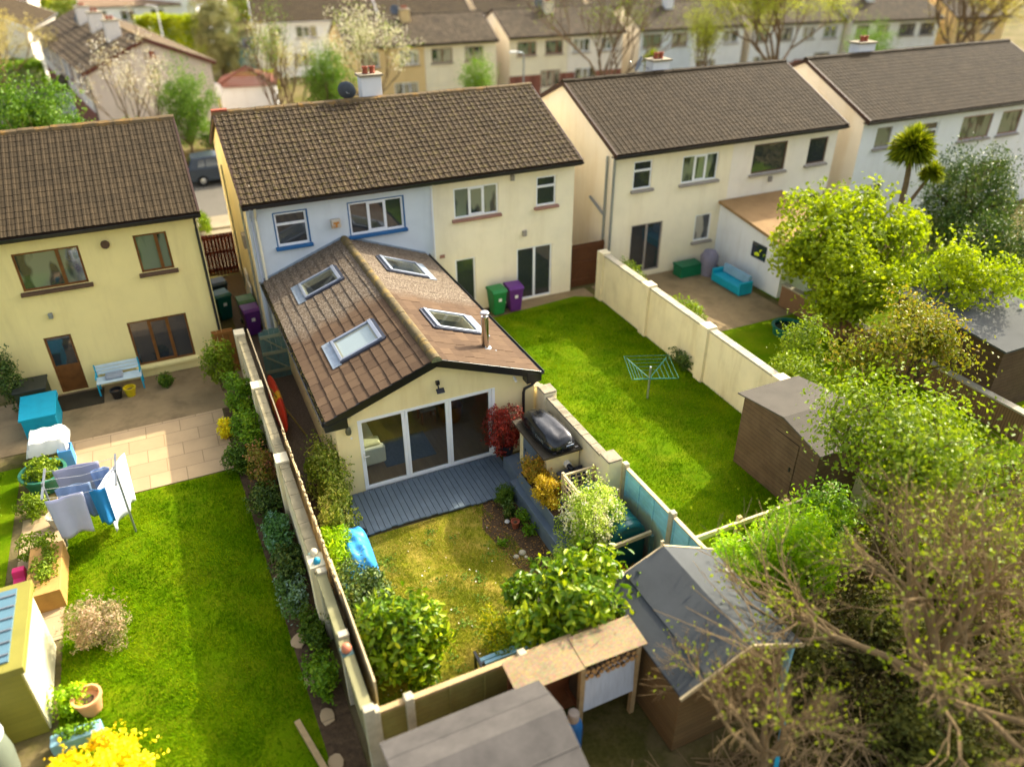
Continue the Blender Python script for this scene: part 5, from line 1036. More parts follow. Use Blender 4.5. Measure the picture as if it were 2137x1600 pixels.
# ------------------------------------------------------------------ garden of the yellow house
lm_yel = leafmat('yellow flower', S(244, 196, 10), S(250, 234, 19), S(250, 250, 38), .5, .3)
lm_lav = leafmat('mauve flowering leaf', S(117, 134, 65), S(173, 155, 112), S(227, 187, 163), .7, .3)
lm_yg = leafmat('yellow green leaf', S(92, 118, 12), S(126, 152, 20), S(168, 182, 40), .5, .38)
shrub('lavender_bush', 'rounded grey mauve flowering bush at the left edge of the lawn', 'bush', (-5.15, -10.75, .5), (.62, .6, .56), 4200, .07, .025, lm_lav, 60, 16, .34, M['bark'])
shrub('yellow_flower_bush', 'bright yellow flowering bush at the near left of the lawn', 'bush', (-5.05, -14.05, .5), (.8, .6, .55), 3600, .08, .05, lm_yel, 61, 16, .34, M['bark'])
for k, (lab, c, rr, m, n) in enumerate((('yellow green shrub by the corner of the yellow house', (-1.75, -1.85, .95), (.5, .5, .8), lm_yg, 3000), ('mid green shrub against the wall by the kayak', (-1.4, -3.6, .7), (.42, .7, .7), lm_mid, 3000), ('bright green shrub against the cream wall facing the patio', (-1.42, -5.4, .65), (.42, .75, .65), lm_mid, 3000),
        ('shrub flecked with pink flowers against the cream wall', (-1.4, -7.15, .6), (.36, .6, .65), leafmat('pink flecked leaf', S(92, 104, 22), S(136, 136, 36), S(196, 112, 92), .5), 2600), ('dark green low shrub at the corner of the patio', (-1.85, -6.2, .4), (.4, .5, .4), lm_box, 1800), ('yellow daffodil clump at the side of the patio', (-2.0, -4.5, .3), (.22, .25, .3), lm_yel, 700),
        ('low green shrub with pale blue flowers along the wall', (-1.45, -9.4, .3), (.36, .8, .3), leafmat('blue flower', S(66, 110, 38), S(95, 143, 66), S(156, 201, 186), .5), 2600), ('forget me not patch with blue flowers by the stepping stones', (-1.5, -11.2, .2), (.34, .8, .2), leafmat('blue flower small', S(71, 105, 32), S(105, 139, 57), S(171, 201, 190), .5), 1800),
        ('dark green plant below the patio window', (-3.35, -.9, .22), (.22, .22, .24), lm_box, 700), ('grey green climber at the left corner of the yellow house', (-7.3, -.5, 1.0), (.4, .35, 1.0), lm_dark, 2200), ('low yellow green plant by the stone path', (-6.4, -7.6, .3), (.4, .45, .32), lm_yg, 1200), ('green plant behind the washing line by the path', (-6.6, -5.9, .3), (.35, .4, .35), lm_yg, 1100),
        ('fresh green plant beside the terracotta bowl', (-5.6, -12.2, .3), (.35, .35, .3), lm_fern, 900), ('dark green shrub filling the bed between the pink flecked one and the blue flowers', (-1.5, -8.2, .4), (.4, .6, .42), lm_dark, 2400), ('dark low shrub between the two blue flowered patches', (-1.4, -10.35, .3), (.36, .6, .34), lm_dark, 1900), ('dark low shrub beyond the forget me nots along the wall', (-1.3, -12.45, .25), (.26, .6, .3), lm_box, 1700), ('dark plant at the near end of the wall', (-1.4, -13.6, .3), (.3, .7, .3), lm_mid, 1500))):
    shrub('border_shrub', lab, 'shrub', c, rr, n, .085, .04, m, 70 + k, 12, .36, M['bark'] if k < 6 else None)
for k in range(6):
    y = -10.5 - k * .95; g = random.Random(k + 3); b = MB(); n = 9
    pts = [(math.cos(6.283 * j / n) * .15 * g.uniform(.8, 1.1), math.sin(6.283 * j / n) * .2 * g.uniform(.8, 1.1)) for j in range(n)]
    b.prism(pts, .0, .035); o = b.build('stepping_stone', M['pave_stone'], bevel=.008, loc=(-1.62 + .05 * math.sin(k * 2) + .02 * k, y, .006))
    tag(o, ['stepping stone farthest along the wall, next to the blue flowers', 'second stepping stone from the blue flowers', 'third stepping stone from the blue flowers', 'fourth stepping stone from the blue flowers', 'fifth stepping stone from the blue flowers', 'stepping stone nearest the camera end of the wall'][k], 'stepping stone', 'stepping stones along the wall')
# turquoise storage box, bench with cushion
tq = mat('turquoise painted plastic', S(20, 158, 184), .5, .08, 4)
t = thing('storage_box', 'turquoise storage box by the back door of the yellow house', 'box', (-6.62, -1.75, 0)); b = MB(); b.box(-.42, .42, -.55, .55, .02, .62); b.build('body', tq, t, bevel=.02); b = MB(); b.extrx([(-.6, .62), (-.6, .68), (.6, .78), (.6, .62)], -.46, .46); b.build('lid', tq, t, bevel=.01)
t = thing('storage_box', 'dark lidded box behind the turquoise box against the yellow house', 'box', (-6.85, -.62, 0)); b = MB(); b.box(-.4, .4, -.4, .4, 0, .8); b.build('body', mat('dark green box', S(54, 62, 40), .6, .1), t, bevel=.02); b = MB(); b.box(-.43, .43, -.43, .43, .803, .86); b.build('lid', mat('dark box lid', S(48, 52, 46), .5, .1), t, bevel=.015)
t = thing('garden_bench', 'white slatted bench against the yellow wall between door and window', 'bench', (-5.2, -.2, 0)); wb = mat('pale blue white paint', S(206, 224, 226), .5, .05, 4)
for k in range(4): b = MB(); b.box(0, 1.25, -.5 + k * .115, -.4 + k * .115, .42, .445); b.build('seat_slat', wb, t)
for k in range(3): b = MB(); b.box(0, 1.25, -.03, -.008, .52 + k * .11, .61 + k * .11); b.build('back_slat', wb, t)
for x in (0, 1.21): b = MB(); b.box(x, x + .04, -.5, -.455, 0, .42); b.box(x, x + .04, -.045, 0, 0, .85); b.box(x, x + .04, -.5, 0, .58, .61); b.build('end_frame', tq, t)
b = MB(); b.obox((0, 0, .0), (.5, .32, .1)); tag(b.build('cushion', mat('grey cushion', S(150, 158, 164), .9, .1), bevel=.04, loc=(-4.7, -.42, .5)), 'grey cushion lying on the white slatted bench', 'cushion')
for lab, p, r, m in (('yellow bucket in front of the white bench', (-4.35, -.98, 0), .17, mat('yellow bucket', S(196, 172, 24), .4)), ('dark plant pot left of the yellow bucket', (-4.72, -.95, 0), .17, M['plastic_black']), ('terracotta bowl at the left edge of the lawn', (-5.35, -12.35, 0), .24, mat('pale terracotta', S(220, 158, 110), .8)), ('pale grey round pot behind the washing line', (-6.1, -6.55, 0), .2, M['concrete'])):
    t = thing('plant_pot', lab, 'pot', p); b = MB(); b.lathe((0, 0, 0), [(r * .7, 0), (r, r * 1.5), (r * 1.08, r * 1.5), (r * 1.08, r * 1.75), (r * .9, r * 1.75), (r * .85, r * 1.3)], 16); b.build('pot', m, t, smooth=True); b = MB(); b.lathe((0, 0, r * 1.25), [(r * .85, 0), (r * .2, .02)], 12); b.build('soil', M['soil'], t)
t = thing('doormat', 'dark doormat in front of the back door of the yellow house', 'mat', (-5.85, -.6, .008)); b = MB(); b.box(-.75, .75, -.5, .45, 0, .02); b.build('mat', mat('dark rubber mat', S(54, 48, 32), .9, .2), t)
# table with white cover, planters
t = thing('garden_table', 'small garden table under a rumpled white cloth by the turquoise box', 'table', (-6.35, -3.45, 0)); b = MB(); n = 16; V = []
for i in range(n):
    for j in range(n):
        u, w = i / (n - 1) * 2 - 1, j / (n - 1) * 2 - 1; e = max(abs(u), abs(w)); V.append((u * .5, w * .5, .74 - max(0, e - .8) * 1.6 + .02 * math.sin(u * 9) * math.sin(w * 7)))
b.add(V, [(i * n + j, i * n + j + 1, (i + 1) * n + j + 1, (i + 1) * n + j) for i in range(n - 1) for j in range(n - 1)]); b.build('cloth', mat('white cloth', S(222, 220, 210), .9, .06, 5), t, smooth=True, fix=False)
for x in (-.34, .34):
    for y in (-.34, .34): b = MB(); b.box(x - .03, x + .03, y - .03, y + .03, 0, .72); b.build('leg', M['wood_raw'], t)
t = thing('water_tray', 'blue plastic tray standing beside the cloth covered table', 'tray', (-5.95, -3.9, 0)); b = MB(); b.box(-.16, .16, -.2, .2, 0, .03); b.box(-.16, .16, -.2, -.18, .03, .5); b.box(-.16, .16, .18, .2, .03, .5); b.box(-.16, -.14, -.18, .18, .03, .5); b.box(.14, .16, -.18, .18, .03, .5); b.build('tray', mat('blue tray plastic', S(80, 150, 214), .4), t)
t = thing('round_planter', 'round dark green planter tub full of green plants', 'planter', (-6.42, -4.75, 0)); b = MB(); b.lathe((0, 0, 0), [(.4, 0), (.52, .42), (.55, .42), (.55, .48), (.48, .48), (.46, .38)], 24); b.build('tub', mat('dark green tub', S(54, 116, 92), .5, .1), t, smooth=True)
P, N, tk = blob(1300, (0, 0, .5), (.46, .46, .26), 12, 5); leaves('foliage', P, N, .1, .05, lm_yg, t, 5, tk)
t = thing('watering_can', 'pale green watering can beside the round planter tub', 'watering can', (-5.72, -4.95, 0)); b = MB(); b.lathe((0, 0, 0), [(.16, 0), (.17, .3), (.12, .34), (.05, .34)], 16); gcan = mat('pale green plastic', S(120, 178, 132), .45, .08); b.build('body', gcan, t, smooth=True); b = MB(); b.tube([(.15, 0, .1), (.3, 0, .22), (.42, 0, .38)], [.03, .022, .03], 8); b.build('spout', gcan, t, smooth=True); b = MB(); b.tube([(-.02, 0, .34), (-.06, 0, .46), (-.2, 0, .4), (-.17, 0, .15)], .015, 6); b.build('handle', gcan, t, smooth=True)
# washing line
t = thing('washing_line', 'washing line on two poles above the lawn corner', 'clothes line', (-5.9, -7.4, 0)); b = MB(); b.cyl((0, 0, 0), (0, 0, 1.85), .025); b.build('pole', M['galv'], t); b = MB(); b.cyl((1.45, -.15, 0), (1.45, -.15, 1.85), .025); b.build('pole', M['galv'], t)
b = MB()
for dy in (-.35, 0, .35, .7): b.tube([(0, dy - .1, 1.74), (.72, dy - .16, 1.68), (1.45, dy - .2, 1.74)], .004, 4)
b.build('line', M['plastic_white'], t); b = MB(); b.beam((0, -.5, 1.76), (0, .68, 1.76), .04, .04); b.beam((1.45, -.62, 1.76), (1.45, .6, 1.76), .04, .04); b.build('cross_arm', M['galv'], t)
def cloth(label, p, w, h, m, seed, rz=0.):
    b = MB(); nx, nz = 14, 12; g = random.Random(seed); a, c = g.uniform(3, 7), g.uniform(0, 6); V = []
    for i in range(nx):
        for j in range(nz):
            u, v = i / (nx - 1), j / (nz - 1); V.append(((u - .5) * w * (1 - .12 * v), .05 * math.sin(u * a * 2 + c) * (.3 + v) + .03 * v, -v * h + .02 * math.sin(u * 5 + c)))
    b.add(V, [(i * nz + j, (i + 1) * nz + j, (i + 1) * nz + j + 1, i * nz + j + 1) for i in range(nx - 1) for j in range(nz - 1)])
    o = b.build('laundry', m, smooth=True, fix=False, loc=p); o.rotation_euler.z = rz; md = o.modifiers.new('solid', 'SOLIDIFY'); md.thickness = .006
    return tag(o, label, 'laundry', 'washing hung on the line')
lw_ = mat('white cotton', S(226, 228, 236), .9, .03); lb_ = mat('pale blue cotton', S(150, 172, 214), .9, .05); lg_ = mat('grey lilac cotton', S(168, 166, 190), .9, .06); ld_ = mat('bright blue cotton', S(40, 128, 190), .9, .06)
cloth('grey lilac sheet on the line nearest the house', (-5.3, -6.78, 1.7), .95, 1.05, lg_, 1); cloth('grey blue towel on the second line from the house', (-5.35, -7.52, 1.69), .7, .95, mat('slate blue cotton', S(116, 138, 168), .9, .06), 2)
cloth('pale lilac sheet on the line above the lawn', (-5.5, -7.87, 1.69), .75, 1.1, mat('lilac cotton', S(190, 192, 220), .9, .05), 3); cloth('bright blue towel at the lawn end of the line', (-4.85, -7.92, 1.7), .32, 1.0, ld_, 4)
cloth('large white sheet at the lawn end of the line', (-4.55, -7.35, 1.74), 1.25, 1.35, lw_, 5, rad(62)); cloth('pale blue shirt next to the white sheet', (-4.8, -7.15, 1.71), .4, .7, lb_, 6)
# raised timber planter, stool, toys, left shed
t = thing('raised_planter', 'tan timber raised planter at the left edge of the lawn', 'planter', (-6.15, -8.55, 0)); b = MB(); b.box(-.35, .3, -.85, .75, 0, .5); b.build('box', mat('tan planter timber', S(186, 142, 78), .8, .12, 5), t, bevel=.01); P, N, tk = blob(800, (0, 0, .55), (.3, .7, .16), 10, 8); leaves('foliage', P, N, .08, .04, lm_yg, t, 8, tk)
for lab, p, c in (('magenta toy car beside the tan planter', (-6.75, -8.3, 0), S(196, 40, 96)), ('turquoise toy truck beside the tan planter', (-6.6, -8.9, 0), S(60, 170, 186))):
    t = thing('ride_on_toy', lab, 'toy', p); b = MB(); b.extrx([(-.2, .08), (-.2, .2), (-.05, .22), (.02, .36), (.18, .36), (.22, .22), (.22, .08)], -.12, .12); b.build('body', mat('toy plastic', c, .4), t, bevel=.02)
    for x in (-.13, .13):
        for y in (-.12, .13): b = MB(); b.cyl((x - .02, y, .07), (x + .02, y, .07), .07); b.build('wheel', M['plastic_black'], t)
ol = boards('olive painted shed board', S(140, 134, 52), 'z', .12, .07, .6, .7, .06)
t = thing('garden_shed', 'olive shed with a slate blue glazed roof panel at the left edge', 'shed', (-6.45, -11.5, 0)); b = MB(); b.box(-1.6, .42, -1.0, 1.0, 0, 1.62); b.build('wall', ol, t)
b = MB(); b.extrx([(-1.08, 1.625), (-1.08, 1.78), (1.08, 1.78), (1.08, 1.625)], -1.7, .52); b.build('roof', mat('olive roof edge', S(132, 126, 54), .7, .1), t, bevel=.01)
b = MB(); b.box(-1.5, .3, -.88, .9, 1.783, 1.82); p = b.build('roof_panel', mat('slate blue panel', S(84, 116, 130), .4, .1, 2), t); b = MB()
for k in range(6): b.box(-1.5, .3, -.75 + k * .29, -.72 + k * .29, 1.823, 1.85)
b.build('panel_rib', M['galv'], p)
b = MB(); b.box(.425, .45, -.98, .98, .05, 1.6); b.build('side_cladding', mat('pale lime washed board', S(200, 194, 158), .8, .1, 3), t)
t = thing('water_butt', 'white topped water butt beside the olive shed', 'water butt', (-6.75, -13.05, 0)); b = MB(); b.lathe((0, 0, 0), [(.3, 0), (.34, .5), (.3, .95)], 20); b.build('butt', mat('grey butt', S(112, 120, 104), .5, .08), t, smooth=True); b = MB(); b.lathe((0, 0, .953), [(.33, 0), (.33, .04), (.1, .07)], 20); b.build('lid', M['plastic_white'], t, smooth=True)
t = thing('planter_trough', 'pale blue glazed trough on the ground by the yellow flowers', 'planter', (-5.55, -12.95, 0)); b = MB(); b.box(-.4, .4, -.13, .13, 0, .26); b.build('box', mat('pale blue glaze', S(132, 172, 186), .35, .08), t, bevel=.02); P, N, tk = blob(400, (0, 0, .3), (.36, .12, .12), 8, 9); leaves('foliage', P, N, .07, .03, lm_mid, t, 9, tk)
t = thing('timber_offcut', 'bleached timber pole lying by the near end of the stepping stones', 'timber', (-1.75, -15.5, .05)); b = MB(); b.beam((-.25, 1.3, 0), (.3, -1.2, .05), .1, .08); b.build('pole', M['wood_raw'], t)
t = thing('hedge', 'clipped bright green hedge left of the stone path', 'hedge', (-8.0, -5, 0)); P, N, tk = boxpts(5000, -.5, .5, -1.8, 1.2, 0, .8, 3); leaves('foliage', P, N, .08, .04, lm_mid, t, 3, tk)
lm_thick = leafmat('dull thicket leaf', S(62, 72, 22), S(96, 100, 34), S(134, 132, 52), .7, .25)
# ------------------------------------------------------------------ gardens on the right
t = thing('garden_wall', 'long cream garden wall with piers between the bright lawn and the paved yard', 'wall', (12.05, -.9, 0)); t.rotation_euler.z = rad(-1.6)
b = MB(); b.box(-.1, .1, -13.4, 0, 0, 1.75); b.build('wall', M['wall_cream'], t); b = MB()
for k in range(28): b.box(-.13, .13, -13.4 + k * .4786 + .004, -13.4 + (k + 1) * .4786 - .004, 1.753, 1.82)
b.build('coping', M['concrete'], t, bevel=.01)
for y in (-.2, -3.3, -6.6, -9.9, -13.2): b = MB(); b.box(-.2, .16, y - .2, y + .2, 0, 1.88); b.build('pier', M['wall_cream'], t, bevel=.01)
# rotary dryer
t = thing('rotary_dryer', 'folded turquoise rotary clothes dryer standing on the bright lawn', 'clothes dryer', (9.7, -7.75, 0)); rt = mat('turquoise line cord', S(50, 112, 96), .6, .1)
b = MB(); b.cyl((0, 0, 0), (0, 0, 1.1), .028); b.build('pole', M['galv'], t, smooth=True); b = MB()
for k in range(4): a = k * math.pi / 2 + .4; b.tube([(0, 0, .7), (math.cos(a) * .85, math.sin(a) * .85, 1.05)], .016, 6)
b.build('arm', rt, t); b = MB()
for q in (.35, .5, .65, .8, .95):
    pts = [(math.cos(k * math.pi / 2 + .4) * q, math.sin(k * math.pi / 2 + .4) * q, 0.7 + .41 * q) for k in range(5)]
    for a, c in zip(pts, pts[1:]): b.tube([a, c], .008, 4)
b.build('line', rt, t)
t = thing('garden_shed', 'brown timber shed with a grey brown felt roof at the end of the bright lawn', 'shed', (10.05, -13.9, 0)); bs = boards('brown shed board', S(88, 68, 50), 'z', .12, .16, .3, .85, .1, weather=S(106, 86, 66), wamt=.5)
b = MB(); b.extrx([(.0, 0), (.0, 2.0), (1.15, 2.25), (2.6, 2.05), (2.6, 0)], 0, 1.75); b.build('wall', bs, t); b = MB(); b.extrx([(-.12, 1.98), (1.15, 2.27), (2.75, 2.05), (2.75, 2.09), (1.15, 2.32), (-.12, 2.02)], -.12, 1.85); b.build('roof', mat('grey brown felt', S(80, 75, 66), .9, .12, 2, .3, 120), t, bevel=.01)
b = MB(); b.box(-.02, -.001, .6, 1.4, .1, 1.8); d = b.build('door', bs, t); b = MB(); b.box(-.045, -.021, .7, .74, 1.0, 1.1); b.build('handle', M['plastic_black'], d)
t = thing('post_rail_fence', 'pale rail fence crossing behind the shed at the far side of the blue panels', 'fence', (6.3, -14.3, 0)); b = MB(); b.box(0, 4.0, -.03, .03, 1.12, 1.24); b.box(0, 4.0, -.015, .015, .55, .66); b.build('rail', M['wood_pale'], t)
for x in (.05, 1.35, 2.65, 3.95): b = MB(); b.box(x - .05, x + .05, .031, .12, 0, 1.3); b.build('post', M['wood_raw'], t)
for k, (lab, c, rr, m, n) in enumerate((('dark climbing shrub at the foot of the cream garden wall', (11.7, -6.6, .3), (.25, .5, .35), lm_dark, 700), ('fresh green shrub beside the corner of the grey roofed garden shed', (7.0, -15.3, .95), (.8, .75, .9), lm_fern, 5200), ('tall bright green shrub beyond the shed by the rail fence', (8.2, -15.5, 1.2), (.95, .9, 1.2), lm_fern, 6500),
     ('loose green shrub at the near end of the brown shed', (9.6, -14.8, .9), (.7, .7, .9), lm_mid, 3600), ('yellow green shrub growing over the top of the cream wall near the off white house', (12.45, -2.2, 1.35), (.35, .8, .45), lm_yg, 1700), ('straggling yellow green shrub along the cream wall by the round pool', (12.6, -5.6, 1.2), (.4, .9, .5), lm_yg, 1900),
     ('olive shrub behind the brown shed', (12.8, -10.5, 1.2), (.7, 1., 1.0), lm_yg, 3600), ('olive green rounded shrub beyond the brown shed', (14.0, -9.2, 1.3), (.8, .9, 1.2), lm_yg, 3000), ('dark undergrowth shrub under the large bare branched tree', (8.8, -17.6, .5), (1.2, 1.0, .7), lm_thick, 4200), ('green undergrowth shrub beside the felt roofed shed', (6.75, -17.0, .6), (.6, .9, .7), lm_thick, 3200),
     ('ivy covered shrub below the bare branches at the picture corner', (7.4, -19.4, .7), (1.1, 1.0, .8), lm_thick, 4200), ('spreading shrub under the olive tree', (11.5, -16.6, .9), (1.3, 1.2, 1.0), lm_yg, 5200), ('dense green shrub at the far side of the bare tree', (13.2, -14.0, 1.1), (1.2, 1.2, 1.2), lm_mid, 5200))):
    shrub('garden_shrub', lab, 'shrub', c, rr, n, .1, .05, m, 90 + k, 14, .38, M['bark'] if k not in (0,) else None)
# paved yard of the off-white house
t = thing('garden_sofa', 'turquoise garden sofa against the white lean-to wall', 'sofa', (17.1, -2.4, 0)); b = MB(); b.box(-.35, .25, -.75, .75, .05, .38); b.build('seat', tq, t, bevel=.03); b = MB(); b.box(.1, .26, -.75, .75, .383, .72); b.build('backrest', mat('faded blue cushion', S(132, 168, 190), .9, .1), t, bevel=.03)
for s in (-.8, .8): b = MB(); b.box(-.35, .26, s - .05, s + .05, .05, .55); b.build('arm', tq, t, bevel=.02)
t = thing('storage_box', 'green plastic storage box at the off white house wall by the lean-to', 'box', (16.3, -.6, 0)); b = MB(); b.box(-.5, .5, -.28, .28, 0, .42); b.build('body', mat('green storage plastic', S(22, 112, 74), .5), t, bevel=.02); b = MB(); b.box(-.53, .53, -.31, .31, .423, .5); b.build('lid', mat('green storage lid', S(18, 98, 64), .5), t, bevel=.02)
t = thing('covered_barbecue', 'grey covered barbecue between the green box and the turquoise sofa', 'barbecue', (17.05, -.95, 0)); b = MB(); b.lathe((0, 0, 0), [(.3, 0), (.34, .5), (.36, .8), (.24, 1.0), (.05, 1.05)], 10); b.build('cover', mat('grey cover', S(128, 124, 140), .7, .15, 4), t, smooth=True)
t = thing('paddling_pool', 'small round dark green water tub on the far lawn', 'tub', (16.4, -6.3, 0)); b = MB(); b.lathe((0, 0, 0), [(.5, 0), (.55, .28), (.58, .28), (.58, .33), (.5, .33), (.48, .1)], 24); b.build('tub', mat('dark teal tub', S(20, 96, 80), .5), t, smooth=True); b = MB(); b.lathe((0, 0, .24), [(.49, 0), (.1, .003)], 24); b.build('water', mat('dark water', S(18, 30, 30), .05), t)
t = thing('garden_wall', 'low brown brick wall edging the yard under the yellow green tree', 'wall', (17.75, -4.4, 0)); b = MB(); b.box(-.1, .1, -9.5, 0, 0, .8); b.build('wall', slabs('brown brick', S(140, 108, 78), .22, .075, .6), t); b = MB(); b.box(-.13, .13, -9.5, 0, .803, .86); b.build('coping', M['concrete'], t)
t = thing('garden_shed', 'pale grey sheet roofed shed behind the yellow green tree', 'shed', (17.9, -12.6, 0)); b = MB(); b.extrx([(0, 0), (0, 2.1), (3.6, 2.35), (3.6, 0)], 0, 3.0); b.build('wall', bs, t); b = MB(); b.extrx([(-.1, 2.1), (3.7, 2.36), (3.7, 2.42), (-.1, 2.16)], -.1, 3.1); b.build('roof', mat('pale grey sheet', S(84, 86, 84), .9, .08, 1.2, dirt=S(70, 70, 64), dirt_amt=.5, spec=.1), t)
# trees
lm_bright = leafmat('yellow green spring leaf', S(112, 134, 8), S(150, 170, 10), S(186, 196, 26), .5, .45)
def leaftree(name, label, loc, crown_c, rr, n, L, Wd, m, seed, K, cr, bark, trunk_r=.12, inner=.15, group=None, jit=.8):
    t = thing(name, label, 'tree', loc, 0, group); g = random.Random(seed); c = Vector(crown_c); b = MB(); b.tube([(0, 0, -.1), (c.x * .4, c.y * .4, c.z * .45), (c.x * .8, c.y * .8, c.z * .85)], [trunk_r * 1.2, trunk_r, trunk_r * .75], 9); b.build('trunk', bark, t, smooth=True, fix=False); b = MB()
    for k in range(9):
        u = Vector((g.gauss(0, 1), g.gauss(0, 1), g.uniform(-.2, 1.))).normalized(); e = c + Vector((u.x * rr[0], u.y * rr[1], u.z * rr[2])) * .8; s = Vector((c.x * .6, c.y * .6, c.z * g.uniform(.5, .8)))
        b.tube([s, s.lerp(e, .5) + Vector((0, 0, .15)), e], [trunk_r * .5, trunk_r * .3, .012], 6)
    b.build('limbs', bark, t, smooth=True, fix=False)
    P, N, tk = blob(n, crown_c, rr, K, seed, cr, inner=inner); leaves('crown', P, N, L, Wd, m, t, seed, tk, jit=jit); return t
leaftree('spring_tree', 'large yellow green tree in full spring leaf in front of the white house', (18.6, -5.6, 0), (.2, -.1, 2.6), (2.5, 2.1, 1.9), 15000, .17, .11, lm_bright, 110, 34, .27, M['bark'], .14)
leaftree('spring_tree', 'smaller yellow green tree at the left of the large one above the brick wall', (17.2, -7.6, 0), (.1, 0, 2.0), (1.5, 1.3, 1.2), 6000, .16, .1, lm_bright, 111, 22, .3, M['bark'], .1)
leaftree('spring_tree', 'thin olive green tree beside the pale grey shed roof', (19.4, -9.5, 0), (.2, 0, 2.5), (1.7, 1.7, 1.5), 5200, .15, .09, lm_bright, 112, 24, .26, M['bark'], .09)
leaftree('evergreen_tree', 'dark green conifer at the edge of the white house gardens', (27.0, -4.2, 0), (0, 0, 2.3), (2.2, 2.0, 2.4), 15000, .14, .05, lm_dark, 113, 34, .26, M['bark_dark'], .16)
leaftree('evergreen_tree', 'second dark conifer just below the first one', (24.6, -7.2, 0), (0, 0, 1.7), (1.6, 1.6, 1.8), 9000, .14, .05, lm_dark, 114, 26, .27, M['bark_dark'], .14)
# cabbage palm
def palm(label, loc, h, heads, n, L, seed, m, tr=.12):
    t = thing('cabbage_palm', label, 'tree', loc); g = np.random.default_rng(seed); b = MB()
    for k, (dx, dy, z, s) in enumerate(heads): b.tube([(0, 0, 0 if k == 0 else h * .6), (dx * .3, dy * .3, z * .75), (dx, dy, z)], [tr, tr * .85, tr * .7] if k == 0 else [tr * .6, tr * .55, tr * .5], 8)
    b.build('trunk', M['bark'], t, smooth=True, fix=False); Vs = []; rn = []
    for dx, dy, z, s in heads:
        for i in range(int(n * s)):
            a = g.uniform(0, 6.283); e = g.uniform(-.75, 1.45); d = np.array([math.cos(a) * math.cos(e), math.sin(a) * math.cos(e), math.sin(e)]); w = np.array([-math.sin(a), math.cos(a), 0]) * .022 * (1 + s * .5); l = L * s * g.uniform(.75, 1.15); p = np.array([dx, dy, z]); q = p + d * l * .55; e2 = p + d * l - np.array([0, 0, .22 * l * math.cos(e)])
            Vs.append([p - w, p + w, q + w * 1.3, e2, q - w * 1.3]); rn.append(g.uniform(0, 1))
    V = np.array(Vs).reshape(-1, 3); F = np.arange(len(V)).reshape(-1, 5); fast_mesh('fronds', V, F, m, t, np.array(rn)); return t
lm_palm = leafmat('strap leaf', S(96, 116, 12), S(140, 152, 18), S(186, 190, 44), .5, .35)
palm('tall cabbage palm with one big and one small head before the white house', (22.6, -4.6, 0), 5.2, [(.15, .3, 5.2, 1.0), (.9, -.2, 4.3, .55)], 1100, .85, 5, lm_palm)
# the big branching tree in the near corner and its companions
up4 = [(-.75, .55, .55), (-.45, .9, .5), (.15, 1., .6), (.6, .8, .55), (1., .35, .5), (.9, -.3, .6), (-.2, .3, 1.), (.5, .3, 1.), (-.9, .0, .5), (-.3, -.6, .6)]
tree('bare_tree', 'large spreading tree with tan branches and few young leaves in the near corner', (7.9, -19.0, 0), 1.2, .15, .95, 6, 120, M['bark_tan'], spread=.48, up=.03, ratio=.8, nb=(2, 3), nleaf=2600, L=.08, Wd=.045, lm=lm_bright, sig=.16, keep=.3,
     starts=[(-.5, .5, .5), (-.1, .9, .5), (.15, 1., .6), (.6, .8, .55), (1., .35, .5), (.9, -.3, .6), (.2, .3, 1.), (.5, .3, 1.), (-.5, .1, .9), (-.3, -.6, .6)])
tree('spring_tree', 'olive leaved tree with long thin branches beyond the bare one', (10.0, -15.9, 0), 1.7, .11, .9, 4, 121, M['bark'], spread=.5, up=.06, ratio=.8, nb=(2, 3), nleaf=9000, L=.11, Wd=.06, lm=lm_yg, sig=.28, starts=[(-.6, .4, 1), (.5, .3, 1), (0, -.5, 1), (.2, .6, 1.1), (-.5, -.2, 1.2)], keep=.75)
tree('bare_tree', 'second bare tree with pale twigs at the near right edge', (11.3, -19.2, 0), 1.0, .13, .95, 6, 123, M['bark_tan'], spread=.48, up=.04, ratio=.8, nb=(2, 3), nleaf=2200, L=.08, Wd=.045, lm=lm_bright, sig=.16, keep=.3, starts=[(-.8, .5, .5), (-.3, .9, .6), (.3, .9, .6), (-.9, -.2, .6), (.6, .3, .9), (-.1, .2, 1)])
g = np.random.default_rng(77); n = 26000; P = np.stack([g.uniform(5.9, 18, n), g.uniform(-23, -14.6, n), np.zeros(n)], 1); P = P[~((P[:, 0] < 6.4) & (P[:, 1] > -18.2))]; h = .45 + .3 * np.sin(P[:, 0] * 1.7) * np.sin(P[:, 1] * 1.3) + .15 * np.sin(P[:, 0] * 4.1 + P[:, 1] * 3.3); P[:, 2] = .03 + g.uniform(.2, 1, len(P)) * np.maximum(h, .1)
tag(leaves('undergrowth', P, unit(g.normal(0, .6, (len(P), 3)) + np.array([0, 0, 1.])), .13, .07, leafmat('bramble leaf', S(58, 54, 26), S(92, 84, 38), S(126, 120, 50), .7, .25), None, 77), 'tangled green undergrowth beneath the bare trees', 'undergrowth', kind='stuff')
tree('spring_tree', 'thin tree with bronze young leaves behind the brown shed', (15.6, -11.6, 0), 1.0, .09, .9, 4, 122, M['bark_dark'], spread=.45, up=.1, nb=(2, 3), nleaf=5200, L=.12, Wd=.07, lm=leafmat('bronze green leaf', S(104, 110, 22), S(140, 148, 30), S(176, 140, 56), .5, .35), sig=.28, keep=.7)
tree('bare_tree', 'small pale twiggy tree right in front of the felt roofed shed', (4.7, -18.6, 0), .75, .08, .66, 6, 125, M['bark_tan'], spread=.42, up=.05, ratio=.82, nb=(2, 3), nleaf=500, L=.07, Wd=.04, lm=lm_bright, sig=.15, keep=.2, starts=[(-.6, .3, .8), (-.2, .6, .9), (.4, .4, .9), (.7, -.1, .8), (-.5, -.4, .9), (.1, 0, 1)])
